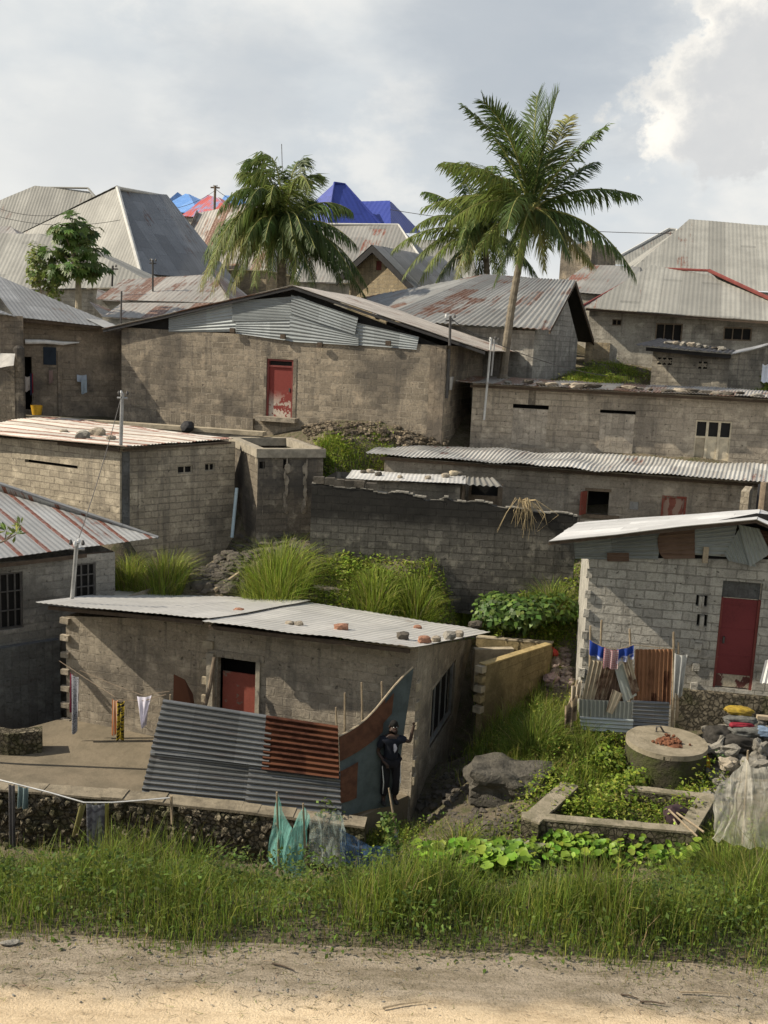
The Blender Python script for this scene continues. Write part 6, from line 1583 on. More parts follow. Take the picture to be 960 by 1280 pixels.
for k, u in enumerate((838, 846, 855, 864, 873, 882, 893, 903)):
    p = P(u, 427 + (u - 838) * .11, 40.4 - (u - 838) * .012); s = R.uniform(.08, .19); mb = MB(); mb.stone(p - Vector((0, 0, .05)), (s * R.uniform(1, 1.6), s, s * R.uniform(.4, .8)), k * 2.1, 2, .5, .6)
    solo(mb, 'stone', M[R.choice(['stone', 'stone_grey', 'stone_dark'])], ORD[k] + ' stone from the left on the dark roof of the vented store', 'stone', GR)
# ---------------------------------------------------------------- poles, pipes, wires
def pole(pts, r, label, mat='steel', arm=None, ins=0, name='pole', cat='pole', wire=None):
    root = thing(name, pts[0], label, cat); mb = MB(); mb.tube(pts, r, 8); mb.build('shaft', M[mat], root); top = Vector(pts[-1])
    if arm:
        mb = MB(); mb.tube([top + Vector((-arm / 2, 0, -.15)), top + Vector((arm / 2, 0, -.15))], r * .6, 6); mb.build('crossarm', M[mat], root)
    for k in range(ins):
        mb = MB(); a = 2 * PI * k / max(ins, 1); q = top + Vector((math.cos(a) * .14, math.sin(a) * .14, -.06)); mb.tube([q, q + Vector((0, 0, .05)), q + Vector((0, 0, .12))], [.035, .045, .02], 7); mb.build('insulator', M['white_plastic'] if k % 2 else M['iron'], root)
    return root
pole([P(90, 748, 22.3), P(93, 715, 22.3), P(96, 678, 22.3)], .05, 'grey service pole with insulators at the left end of the near roof', 'steel', .35, 4)
pole([P(151, 556, 28.7), P(152, 520, 28.7), P(153, 491, 28.7)], .055, 'grey pole with small bracket rising through the rusty white roof', 'steel', .3, 3)
pole([P(562, 432, 33.2), P(563, 395, 33.2)], .045, 'thin dark pole on the lower right of the main roof', 'iron', .3, 2)
pole([P(605, 525, 33.95), P(610, 470, 33.95), P(614, 422, 33.95)], .04, 'tall leaning white pipe on the corner of the long brown house', 'pipe_white', None, 1, 'pipe', 'pipe')
pole([P(614, 470, 34.3), P(618, 424, 34.3)], .035, 'shorter white pipe right beside the tall leaning pipe', 'steel', .25, 2, 'pipe', 'pipe')
pole([P(151, 404, 39), P(152, 364, 39)], .035, 'bare thin rod above the lower end of the left house roof', 'iron')
pole([P(191, 364, 47.5), P(191, 325, 47.5)], .045, 'short pole with cross arms in front of the big hip roof', 'iron', .32, 3)
pole([P(140, 358, 47), P(141, 332, 47)], .05, 'small pole with a short arm right of the papaya tree', 'iron', .5, 1)
pole([P(268, 266, 79), P(269, 232, 79)], .10, 'distant wooden power pole beside the red and blue roofs', 'wood', .7, 2, 'power_pole')
pole([P(290, 672, 30.5), P(293, 640, 30.7), P(296, 610, 30.9)], .055, 'pale blue pipe leaning in the dark gap beside the annex', 'blue_pipe', None, 0, 'pipe', 'pipe')
pole([P(353, 215, 43.5), P(352, 180, 43.6)], .015, 'hair-thin bare spike above the drooping palm', 'iron', name='rod')
def wire(a, b, sag, label, r=.02, n=14):
    a, b = Vector(a), Vector(b); mb = MB(); mb.tube([a.lerp(b, k / n) - Vector((0, 0, sag * 4 * (k / n) * (1 - k / n))) for k in range(n + 1)], r, 4, False); solo(mb, 'wire', M['iron'], label, 'wire')
wire(P(488, 262, 66), P(850, 292, 60), .35, 'long wire crossing the sky behind the tall palm', .020)
wire(P(269, 238, 79), P(205, 262, 70), .3, 'wire running down left from the power pole', .020)
wire(P(269, 236, 79), P(370, 262, 78), .8, 'wire running right from the power pole', .020)
wire(P(-30, 248, 60), P(80, 268, 54), .4, 'wire drooping across the far left hip roof', .016)
wire(P(-30, 262, 56), P(150, 275, 52), .5, 'lower wire over the hip roofs at left', .014)
wire(P(96, 680, 22.3), P(152, 494, 28.7), .15, 'slack wire between the two grey roof poles', .010)
wire(P(563, 397, 33.2), P(614, 424, 33.95), .12, 'short wire from the main roof pole to the white pipe', .014)
wire(P(618, 428, 34.3), P(760, 470, 36.5), .15, 'thin wire slanting down from the white pipes over the grass', .012)
# ---------------------------------------------------------------- the black wall's dry frond, debris
mb = MB(); c = BW.pt(BW.pix(655, 630)[0], BW.pix(655, 630)[1] + .05, .05)
for k in range(46):
    a = R.gauss(0, .55); l = R.uniform(.35, 1.15); d = BW.d.to_3d() * a; o = BW.n.to_3d()
    s0 = c + BW.d.to_3d() * R.uniform(-.12, .12)
    f_ = R.uniform(.2, .9); mb.tube([s0 - o * R.uniform(.02, .2) + Vector((0, 0, .02)), s0 + d * R.uniform(.15, .35) * l + o * .1 + Vector((0, 0, R.uniform(-.04, .16))), s0 + d * .5 * l + o * R.uniform(.12, .25) - Vector((0, 0, .25 * l)), s0 + d * f_ * l + o * R.uniform(.08, .2) - Vector((0, 0, R.uniform(.4, .95) * l))], [.014, .012, .009, .004], 5)
solo(mb, 'dry_frond', m_plain('straw', (.42, .33, .19), .9, .4, 6), 'tangle of dry pale fronds hanging over the black wall', 'dry branches')
def rubble(name, regs, n, s0, s1, mats, label=None):
    mb = MB()
    for k in range(n):
        rg = R.choice(regs); g = on_ground(R.uniform(rg[0], rg[2]), R.uniform(rg[1], rg[3])); s = R.uniform(s0, s1) * (1.6 if R.random() < .12 else 1)
        mb.stone(g + Vector((0, 0, s * .2)), (s * R.uniform(.8, 1.4), s * R.uniform(.7, 1.2), s * R.uniform(.4, .8)), k * .77, 1 if s < .15 else 2, .45, .25)
    o = mb.build(name, mats); tag(o, kind='stuff'); return o
rubble('rubble', [(380, 528, 552, 552), (470, 540, 560, 556), (380, 528, 480, 545)], 420, .04, .12, M['rubble_brown'])
rubble('rubble', [(245, 670, 385, 715), (240, 690, 310, 740)], 330, .05, .15, M['stone_dark'])
rubble('rubble', [(500, 985, 600, 1040), (540, 940, 600, 1000), (560, 1010, 650, 1070)], 420, .02, .08, M['stone_dark'])  # dark stone here carries the shadow beside the near house
rubble('rubble', [(845, 930, 960, 1000), (880, 900, 960, 940)], 340, .03, .12, M['stone_grey'])
rubble('litter', [(676, 810, 712, 858)], 120, .04, .12, m_plain('litter', (.34, .28, .24), .9, .6, 9, .02, c2=(.15, .10, .09)))
mb = MB(); g = on_ground(688, 822); mb.stone(g + Vector((0, 0, .12)), (.2, .16, .14), 5, 2, .45); solo(mb, 'plastic_bag', m_plain('red_bag', (.62, .07, .06), .5), 'crumpled bright red bag on the litter by the mossy wall', 'bag')
mb = MB(); g = on_ground(690, 853); mb.stone(g + Vector((0, 0, .1)), (.34, .22, .14), 8, 2, .5); solo(mb, 'rag', m_plain('pink_rag', (.42, .30, .29), .9), 'crumpled dusty pink rag at the foot of the litter', 'rag')
# plank on the slope
mb = MB(); p, q = on_ground(268, 742), on_ground(300, 722); mb.tube([p + Vector((0, 0, .06)), q + Vector((0, 0, .12))], .07, 7); solo(mb, 'log', M['stick'], 'pale pole lying on the slope left of the biggest grass clump', 'log')
mb = MB(); p, q = on_ground(392, 738), on_ground(436, 744); mb.box(p, q - p, Vector((0, .3, 0)), Vector((0, 0, .12))); solo(mb, 'plank', M['pale_wood'], 'pale slab lying in the weeds below the black wall', 'plank')
# boulder slab
g = on_ground(632, 985); root = None; mb = MB(); mb.stone(g + Vector((0, 0, .15)), (.80, .55, .38), 4, 4, .34, .75, rz=-.05); solo(mb, 'boulder', m_plain('boulder_rock', (.115, .105, .085), .97, .6, 3.0, .12, obj=False), 'big flat grey boulder slab in the grass beside the near house', 'boulder')  # rock colour darkened to stand in for the shadow lying over it
# ---------------------------------------------------------------- mossy wall enclosure
o0, o1 = corner(603, 897, 832, 22.2), corner(687, 846, 806, 24.6)
mw = thing('mossy_wall', base_of(o0, o1), 'yellow mossy plastered low wall with open corner behind the near house', 'wall')
w = Wall(o0, o1, ext=.5); mb = MB(); w.add(mb); w.slab(mb, (0, w.L, o0[2] - .5, min(o0[3], o1[3]) - .02), -.18, -.004)
zt = [(0, o0[3]), (w.L, o1[3])]
mb.build('wall', M['moss_wall'], mw)
cp = MB(); p, q = w.pt(0, o0[3] - .002, .01), w.pt(w.L, o1[3] - .002, .01); cp.box(p, q - p, Vector((-w.n.x, -w.n.y, 0)) * .2, Vector((0, 0, .03))); cp.build('coping', m_plain('ochre_top', (.42, .32, .15), .95, .4, 5), mw)
b0, b1 = corner(592, 850, 797, 25.6), corner(687, 843, 805, 24.75); w2_ = Wall(b0, b1, ext=.5); mb = MB(); w2_.add(mb); w2_.slab(mb, (0, w2_.L, b0[2] - .5, min(b0[3], b1[3])), -.18, -.004); mb.build('wall', M['moss_wall'], mw)
cp = MB(); p, q = w2_.pt(0, b0[3], .01), w2_.pt(w2_.L, b1[3], .01); cp.box(p, q - p, Vector((-w2_.n.x, -w2_.n.y, 0)) * .2, Vector((0, 0, .03))); cp.build('coping', M['coping'], mw)
i0_, i1_ = corner(592, 850, 812, 24.4), corner(640, 850, 822, 24.6); w3_ = Wall(i0_, i1_); mb = MB(); w3_.slab(mb, (0, w3_.L, i0_[2] - .3, i0_[3]), -.2, 0); mb.build('inner_wall', M['coping'], mw)
for k, v in enumerate((838, 850, 862, 874, 887)):
    z = w.pix(603, v)[1]; tb = MB(); tb.cbox(w.pt(-.06, z, -.09), (.18, .2, .15), math.atan2(w.d.y, w.d.x), 0, R.uniform(-.05, .05)); tb.build('toothing_block', M['moss_wall'] if k % 2 else M['coping'], mw)
# ---------------------------------------------------------------- round well cover
c = P(828, 982, 19.7); ax = .83; root = thing('well', c, 'round concrete well cover with a rusty heap on top and mossy side', 'well')
tz = zat(c.x, c.y - .2, 932); mb = MB(); n = 40; prof = [(c.z - .5, 1.0), (c.z + .2, 1.0), (tz - .3, 1.0), (tz - .12, .99), (tz, .985), (tz + .02, .95), (tz + .03, 0)]
def wl_(a, b):
    k = b * (len(prof) - 1); i = min(int(k), len(prof) - 2); f = k - i; z = prof[i][0] + (prof[i + 1][0] - prof[i][0]) * f; r = (prof[i][1] + (prof[i + 1][1] - prof[i][1]) * f) * ax
    g = a * 2 * PI; r *= 1 + .025 * mn.noise(Vector((math.cos(g) * 2, math.sin(g) * 2, z * 2))); return Vector((c.x + r * math.cos(g), c.y + r * math.sin(g), z))
mb.grid(wl_, n, 18, lambda a, b: (a * 5, b * 2)); mb.build('drum', M['moss_concrete'], root, True)
mb = MB()
for k in range(48):
    g = 2 * PI * k / 48
lid = [Vector((c.x + math.cos(2 * PI * k / 48) * ax * (1.0 + .02 * mn.noise(Vector((k * .4, 1, 2)))), c.y + math.sin(2 * PI * k / 48) * ax * (1.0 + .02 * mn.noise(Vector((k * .4, 1, 2)))), tz + .035)) for k in range(48)]
mb.poly(lid); low = [p - Vector((0, 0, .11)) for p in lid]
for k in range(48): j = (k + 1) % 48; mb.poly([low[k], low[j], lid[j], lid[k]])
mb.build('lid', m_plain('well_lid', (.30, .26, .19), .97, .5, 3.5, .03, c2=(.19, .165, .115)), root)
mb = MB(); mb.tube([Vector((c.x - .1, c.y + .45, tz + .03)), Vector((c.x - .1, c.y + .45, tz + .14)), Vector((c.x - .04, c.y + .4, tz + .18)), Vector((c.x + .05, c.y + .42, tz + .05))], .022, 6); mb.build('lifting_hook', M['iron'], root)
mb = MB(); q = P(828, 926, c.y - .1); q = Vector((c.x + .02, c.y - .12, tz + .04))
for k in range(60): mb.stone(q + Vector((R.gauss(0, .13), R.gauss(0, .10), abs(R.gauss(0, .03)))), [R.uniform(.02, .05)] * 3, k, 1, .5)
mb.stone(q, (.3, .24, .03), 3, 2, .4); solo(mb, 'husk_heap', m_plain('rust_heap', (.20, .085, .045), .95, .5, 9), 'small heap of rust-brown husks drying on the well cover', 'heap')
mb = MB(); g = on_ground(882, 962); mb.cbox(g + Vector((-.02, 0, .12)), (.16, .16, .26)); mb.tube([g + Vector((-.02, 0, .25)), g + Vector((-.02, 0, .32))], .035, 8); solo(mb, 'jerrycan', M['yellow_plastic'], 'small yellow jerrycan tucked behind the round well', 'jerrycan')
# ---------------------------------------------------------------- ruined foundation
A_, B_, C_, D_ = P(652, 1024, 17.0), P(868, 1043, 16.6), P(893, 1001, 18.0), P(703, 979, 18.6)
ru = thing('ruined_foundation', A_ - Vector((0, 0, .5)), 'low rectangular ruined foundation overgrown with weeds', 'ruin')
for p, q, th, nm in ((A_, B_, .22, 'wall'), (D_.lerp(C_, .42), C_, .2, 'wall'), (D_, A_, .34, 'wall'), (B_, C_, .3, 'wall')):
    d = (q - p); d2 = Vector((d.x, d.y, 0)).normalized(); n = Vector((-d2.y, d2.x, 0)) * th; mb = MB(); k = max(2, int(d.length / .3))
    if nm and (p is D_): n = -n * -1
    for i in range(k): mb.box(p + d * (i / k) - Vector((0, 0, .75)), d / k, n, Vector((0, 0, .75)))
    o = mb.build('wall', M['rubble_wall'], ru); cm = MB()
    for i in range(k): cm.box(p + d * (i / k) + Vector((0, 0, .003)) - n * .03, d / k, n * R.uniform(1.04, 1.08), Vector((0, 0, .04 + R.uniform(-.004, .004))))
    cm.build('coping', m_plain('worn_coping', (.30, .26, .19), .97, .5, 3, .05, obj=False, c2=(.15, .135, .085)), o)
p, q = P(630, 1070, 16.2), P(660, 1050, 16.85); d = q - p; mb = MB(); mb.box(p - Vector((0, 0, .5)), d, Vector((.32, -.1, 0)), Vector((0, 0, .5))); mb.build('step', M['concrete'], ru)
mb = MB()
for (a, b) in (((836, 1012), (872, 1046)), ((842, 1024), (862, 1062)), ((846, 1016), (880, 1040))):
    p, q = P(*a, 17.2), P(*b, 16.5); mb.tube([p, q], .02, 5)
solo(mb, 'sticks', M['stick'], 'few pale canes lying over the corner of the ruined foundation', 'canes')
mb = MB(); g = P(845, 1018, 17.5); mb.stone(g, (.26, .22, .2), 6, 2, .4); solo(mb, 'bundle', m_plain('dark_maroon', (.05, .03, .035), .9), 'dark maroon bundle dumped inside the foundation corner', 'bundle')
# ---------------------------------------------------------------- sacks
GR = 'sacks piled before the pale house'
def sack(u, v, Y, sz, mat, label, rz=0, seed=1, ry=0, cat='sack', name='sack'):
    p = P(u, v, Y); mb = MB(); big = cat in ('boulder', 'rock')
    if big: mb.stone(p, [x * .9 for x in sz], seed, 3, .6, .55, rz=rz)
    else:
        i0 = len(mb.v); mb.stone(p, [x * .86 for x in sz], seed, 4, .25, .45, rz=rz)
        for i in range(i0, len(mb.v)):
            q = Vector(mb.v[i]); d = (q - p); mb.v[i] = tuple(q + d.normalized() * (.022 * mn.noise(q * 9) + .012 * mn.noise(q * 24)) - Vector((0, 0, .25 * sz[2] * (abs(d.x) / sz[0]) ** 2)))
    solo(mb, name, mat, label, cat, GR, not big)
pg, pd_, pr, py, pb = m_weave('sack_grey', (.20, .20, .185)), m_weave('sack_dark', (.075, .07, .062)), m_plain('sack_red', (.25, .02, .035), .8, .3, 8), m_weave('sack_yellow', (.50, .35, .05), (.27, .19, .05)), m_weave('sack_blue', (.22, .30, .42))
sack(924, 888, 20.2, (.34, .17, .09), py, 'bright yellow sack on top of the pile', -.15, 1)
sack(925, 899, 20.1, (.40, .22, .10), pg, 'grey sack right under the yellow one', 0, 2)
sack(926, 905, 19.98, (.32, .16, .07), pr, 'crimson cloth squeezed between two grey sacks', 0, 3, name='cloth_bundle', cat='cloth')
sack(934, 913, 19.9, (.42, .22, .11), pg, 'larger grey sack under the crimson cloth', -.1, 4)
sack(962, 915, 19.8, (.32, .2, .11), pb, 'pale blue sack at the right edge', -.2, 5)
sack(898, 918, 20.0, (.30, .25, .20), pd_, 'dark slumped sack at the left of the pile', .3, 6)
sack(925, 928, 19.8, (.55, .3, .2), pd_, 'dark wide heap supporting the sacks', 0, 7)
sack(950, 936, 19.5, (.18, .16, .2), M['stone_grey'], 'rounded grey boulder beneath the blue sack', 0, 8, cat='boulder', name='boulder')
sack(906, 938, 19.6, (.26, .2, .16), M['stone_grey'], 'grey boulder at the lower left of the sack pile', 0, 9, cat='boulder', name='boulder')
sack(912, 955, 19.1, (.2, .16, .12), M['stone'], 'tan rock behind the tiny green plant', 0, 10, cat='rock', name='rock')
sack(945, 958, 19.0, (.28, .2, .15), M['stone_grey'], 'broad grey rock above the white net', 0, 11, cat='rock', name='rock')
mb = MB(); mb.tube([P(878, 940, 19.6), P(900, 931, 19.6), P(903, 920, 19.7)], [.07, .09, .05], 8); solo(mb, 'hose', M['stone_grey'], 'grey rolled sheet curling beside the well', 'sheet')
p = P(958, 897, 20.6); mb = MB(); mb.cbox(p, (.4, .12, .08), -.1); solo(mb, 'plank', M['pale_wood'], 'pale plank end lying right of the yellow sack', 'plank')
# white corrugated sheet leaning by the door at the right edge
mb = MB(); tin(mb, P(950, 852, 20.3), P(975, 852, 20.2), P(982, 812, 20.6), P(957, 825, 20.6), pitch=.1, amp=.02, sheet=9); solo(mb, 'tin_sheet', M['tin_right'], 'white ribbed sheet standing right of the dark red door', 'scrap metal')
# ---------------------------------------------------------------- scrap wash enclosure beside the pale house
Yb = 20.6
sc = thing('scrap_screen', P(780, 905, Yb), 'makeshift screen of rusty and cream scrap sheets against the pale house', 'screen')
def sheet(pts, mat, o=0, Y=Yb, pitch=.09, vert=True, amp=.018, name='sheet'):
    q = [P(u, v, Y - o) for u, v in pts]   # tl, tr, br, bl
    mb = MB()
    if vert: tin(mb, q[3], q[2], q[1], q[0], pitch=pitch, amp=amp, sheet=9, jag=0, rough=.05)
    else: tin(mb, q[3], q[0], q[1], q[2], pitch=pitch, amp=amp, sheet=9, jag=0, rough=.04)
    mb.build(name, M[mat], sc)
sheet([(794, 812), (841, 812), (838, 880), (792, 877)], 'tin_rust_stripe', 0)
sheet([(738, 825), (770, 830), (757, 880), (727, 872)], 'tin_cream', .05)
sheet([(758, 832), (792, 838), (782, 882), (748, 882)], 'tin_patch_rust', .0)
sheet([(776, 822), (786, 818), (799, 862), (790, 868)], 'tin_cream', .14, amp=.005, name='board')
sheet([(769, 838), (780, 828), (796, 868), (780, 878)], 'tin_patch_pale', .1, amp=.003, name='board')
sheet([(724, 874), (792, 878), (790, 902), (724, 898)], 'tin_patch', .12, amp=.004, name='flat_sheet')
sheet([(766, 862), (779, 868), (766, 892), (758, 888)], 'tin_cream', .2, amp=.003, name='board')
sheet([(790, 876), (837, 878), (835, 916), (789, 912)], 'tin_fence', .06, vert=False, pitch=.085)
sheet([(726, 896), (792, 900), (790, 918), (728, 914)], 'tin_patch_pale', .16, vert=False, pitch=.085)
for (u0, v0, u1, v1) in ((752, 775, 745, 900), (738, 782, 735, 890), (787, 786, 790, 905), (842, 790, 840, 915), (848, 803, 846, 900)):
    mb = MB(); mb.tube([P(u1, v1, Yb + .02), P((u0 + u1) / 2 + 1, (v0 + v1) / 2, Yb), P(u0, v0, Yb)], [.035, .03, .02], 6); mb.build('post', M['stick'], sc)
line('clothesline', [P(736, 800, Yb - .05), P(752, 808, Yb - .12), P(772, 812, Yb - .15), P(793, 806, Yb - .1), P(846, 812, Yb)], 'short line of rope along the scrap screen', .009, 'stick')
CL = 'washing on the scrap screen'
blu = m_cloth('royal_blue', (.035, .075, .36), (.55, .6, .75), 'bands', 2.2)
cloth('hanging_cloth', P(737, 799, Yb - .08), P(756, 809, Yb - .14), .30, blu, 'royal blue cloth at the left of the scrap screen', group=CL, folds=1.5, amp=.05, taper=.1)
cloth('hanging_cloth', P(755, 809, Yb - .2), P(773, 812, Yb - .2), .42, m_cloth('pink_check', (.62, .52, .50), (.42, .12, .16), 'check', 22), 'pink checked cloth between two blue cloths', group=CL, folds=2, amp=.04)
cloth('hanging_cloth', P(771, 811, Yb - .16), P(792, 806, Yb - .14), .30, m_cloth('royal_blue_b', (.035, .075, .34), (.6, .62, .75), 'bands', 3), 'blue and white cloth right of the pink checked one', group=CL, folds=2, amp=.05)
cloth('hanging_sack', P(843, 816, Yb - .1), P(859, 818, Yb - .1), .92, m_cloth('white_sack', (.58, .58, .55)), 'white sack draped over the right post of the scrap screen', 'sack', CL, folds=2, amp=.05, taper=.35)
cloth('hanging_cloth', P(714, 857, Yb - .2), P(727, 850, Yb - .2), .38, m_cloth('cream_rag', (.62, .52, .40)), 'cream rag over the left end of the scrap screen', group=CL, folds=2, amp=.05, taper=.2)
cloth('hanging_cloth', P(706, 882, Yb - .3), P(722, 868, Yb - .25), .55, m_cloth('tan_rag', (.42, .33, .22), (.16, .12, .09), 'bands', 4), 'tan rag sagging below the cream one', group=CL, folds=2, amp=.06, taper=.1)
mb = MB(); mb.tube([P(716, 925, Yb - .2), P(712, 880, Yb - .2), P(722, 850, Yb - .2)], [.04, .035, .025], 6); solo(mb, 'prop_post', M['stick'], 'crooked post carrying the rags at the left of the scrap screen', 'post')
# ---------------------------------------------------------------- nets
def net(name, cols, Y, mat, label, n=46, m=26, amp=.05, dep=None):
    """cols = [(u_top, v_top, u_bottom, v_bottom, dy)]"""
    def f(a, b):
        k = a * (len(cols) - 1); i = min(int(k), len(cols) - 2); t = k - i; s = t * t * (3 - 2 * t) * .4 + t * .6
        c = [x + (y - x) * s for x, y in zip(cols[i], cols[i + 1])]
        sw = 6 * math.sin(b * PI) * math.sin(a * 11)
        return P(c[0] + (c[2] - c[0]) * b + sw, c[1] + (c[3] - c[1]) * b, Y + c[4] * (1 - .3 * b)) + Vector((.05 * mn.noise(Vector((a * 9, b * 5, Y))) * b, amp * math.sin(a * 34 + b * 5) * (.3 + b) + .12 * math.sin(b * 7 + a * 5) * b + .05 * mn.noise(Vector((a * 9, b * 6, Y + 3))), .05 * mn.noise(Vector((a * 7, b * 8, Y + 7)))))
    mb = MB(); mb.grid(f, n, m, lambda a, b: (a * 3, b * 1.2)); return solo(mb, name, mat, label, 'net', None, True)
net('mosquito_net', [(896, 984, 889, 1050, .0), (914, 970, 902, 1056, .1), (932, 946, 922, 1058, .35), (938, 958, 940, 1058, .1), (966, 956, 968, 1058, .5), (1010, 950, 1012, 1058, .3)], 15.3, m_net('net_white', (.88, .85, .74), .5), 'torn white mosquito net draped over sticks at the right edge')
mb = MB(); mb.tube([P(929, 1055, 15.75), P(935, 938, 15.68)], [.03, .018], 6); solo(mb, 'stick', M['stick'], 'stick poking out of the peak of the white net', 'stick')
net('teal_net', [(343, 1012, 334, 1082, 0), (347, 992, 342, 1088, .25), (353, 1012, 352, 1092, .05), (366, 1036, 360, 1097, -.15), (374, 1016, 366, 1097, .0), (379, 1005, 372, 1095, .2), (384, 1012, 380, 1092, .3), (388, 1024, 384, 1090, .35)], 15.4, m_net('net_teal', (.24, .52, .46), .72), 'teal green net draped on stakes in front of the rubble wall')
net('grey_net', [(386, 1026, 388, 1080, .2), (398, 1014, 402, 1086, .3), (412, 1018, 420, 1084, .35), (423, 1010, 430, 1078, .3), (430, 1024, 434, 1078, .2)], 15.55, m_net('net_grey', (.50, .58, .54), .38), 'thin pale netting between the teal net and the leafy bush')
for k, (u, v) in enumerate(((346, 990), (379, 1004))):
    mb = MB(); mb.tube([P(u + 3, 1090, 15.55), P(u, v, 15.5)], [.025, .015], 6); solo(mb, 'stake', M['stick'], ['left stake holding the tallest peak of the teal net', 'right stake holding the lower peak of the teal net'][k], 'stake')
net('blue_net', [(424, 1036, 428, 1080, .1), (445, 1046, 450, 1090, 0), (466, 1060, 470, 1095, -.1), (486, 1052, 486, 1092, 0), (499, 1036, 504, 1088, .1)], 15.7, m_net('net_blue', (.07, .13, .24), .8), 'dark blue net sagging between the teal net and the vine stake')
mb = MB(); mb.tube([P(504, 1095, 15.7), P(496, 1050, 15.8), P(491, 1015, 15.8), P(486, 985, 15.9)], [.03, .028, .022, .015], 6); solo(mb, 'stake', M['stick'], 'tall pale stake wound with a green vine', 'stake')
def vine():
    n = 260; t = NR.random(n); a = np.array([tuple(P(484 + 8 * x + R.gauss(0, 5), 1016 + 66 * x, 15.7 + R.gauss(0, .06))) for x in t])
    V, Fc, C = leaves_arrays(a, NR.uniform(.05, .11, n), palette([(.15, .22, .05), (.10, .16, .035), (.2, .27, .08)], [2, 2, 1], n), tilt=1.0, asp=.8)
    tag(npmesh('vine', V, Fc, M['leaf'], C), 'green vine climbing the pale stake beside the blue net', 'vine')
vine()
# ---------------------------------------------------------------- upper left house odds and ends
W_ = UL
def wcloth(u0, v0, u1, v1, mat, label, name='hanging_cloth', o=.12, **kw):
    a, b = W_.pix(u0, v0), W_.pix(u1, v0); L = a[1] - W_.pix(u0, v1)[1]
    cloth(name, W_.pt(*a, o), W_.pt(*b, o), L, mat, label, 'cloth', 'washing at the upper left house', **kw)
wcloth(95, 468, 107, 476, m_cloth('pale_blue', (.42, .48, .56)), 'pale blue top hung flat on the upper left house wall', folds=1, amp=.03)
wcloth(100, 474, 107, 491, m_cloth('pale_blue_b', (.36, .43, .48)), 'drooping pale blue sleeve under the pale blue top', folds=1, amp=.02, o=.16)
wcloth(30, 470, 36, 488, m_cloth('white_shirt', (.55, .50, .46)), 'whitish shirt hanging in the dark doorway at upper left', o=.16, folds=1, amp=.03)
wcloth(36, 466, 40, 492, m_cloth('navy_red', (.03, .035, .07), (.28, .04, .05), 'stripes', 5), 'red and navy garment next to the whitish shirt', o=.16, folds=1, amp=.02)
wcloth(60, 462, 65, 478, m_cloth('dull_pink', (.27, .19, .17)), 'faded pinkish rag on the upper left house wall', folds=1, amp=.02)
mb = MB(); g = P(46, 519, 36.0)
def bk(a, b): r = .16 + .05 * b; return g + Vector((r * math.cos(a * 2 * PI), r * math.sin(a * 2 * PI), .02 + .34 * b))
mb.grid(bk, 16, 4); mb.grid(lambda a, b: g + Vector(((.19 * (1 - b)) * math.cos(a * 2 * PI), (.19 * (1 - b)) * math.sin(a * 2 * PI), .27)), 16, 2); o_ = solo(mb, 'bucket', M['yellow_plastic'], 'yellow bucket by the doorway of the upper left house', 'bucket', smooth=True)
hb_ = MB(); hb_.tube([g + Vector((.21 * math.cos(t_), -.02, .36 + .12 * math.sin(t_))) for t_ in np.linspace(0, PI, 9)], .012, 5); hb_.build('handle', M['iron'], o_)
mb = MB(); pts = [P(-20, 441, 35.2), P(19, 442, 35.0), P(17, 457, 34.5), P(-20, 462, 34.6)]
mb.grid(lambda a, b: pts[0].lerp(pts[1], a).lerp(pts[3].lerp(pts[2], a), b) + Vector((0, 0, .06 * math.sin(a * 9) * math.sin(b * 3))), 12, 8, lambda a, b: (a, b)); solo(mb, 'tarpaulin', m_cloth('white_tarp', (.55, .53, .49)), 'white tarpaulin flap slung beside the rounded pillar', 'tarpaulin', smooth=True)
# dangling things on the main house's side wall
W_ = MH[5]
wcloth_ = MH[5].pix(560, 470)
mb = MB(); a = MH[5].pt(.55, MH[0][3] - 1.2, .06); mb.tube([a, a - Vector((0, 0, .45))], [.10, .06], 7); solo(mb, 'hanging_pipe', M['steel'], 'short grey duct hanging at the corner of the main house', 'duct')
# leaf litter scrap in the verge, twigs on the sand
mb = MB(); g = Vector((PZ(12, 1178, Z_ROAD + .05))); mb.stone(g, (.07, .03, .012), 2, 2, .5); solo(mb, 'scrap', M['stone_grey'], 'pale scrap lying in the verge at the bottom left', 'litter')
GR = 'twigs on the sand road'
for k, (u, v, du, dv, l) in enumerate(((776, 1243, 22, 5, 'dark twig on the sand near the right corner'), (800, 1252, 32, 3, 'longer dark twig just below the other one'), (340, 1204, 28, 9, 'thin bent twig at the edge of the sand'), (478, 1260, 50, -8, 'fine curled stalk in the middle of the sand'), (850, 1240, 60, 2, 'pale straw along the verge at the right'))):
    a = PZ(u, v, Z_ROAD + .05); b = PZ(u + du, v + dv, Z_ROAD + .055); m = a.lerp(b, .45) + Vector((0, .006, .004)); mb = MB(); mb.tube([a, m, b], [.007, .006, .003], 5); solo(mb, 'twig', M['dark_wood'] if k < 3 else M['stick'], l, 'twig', GR)
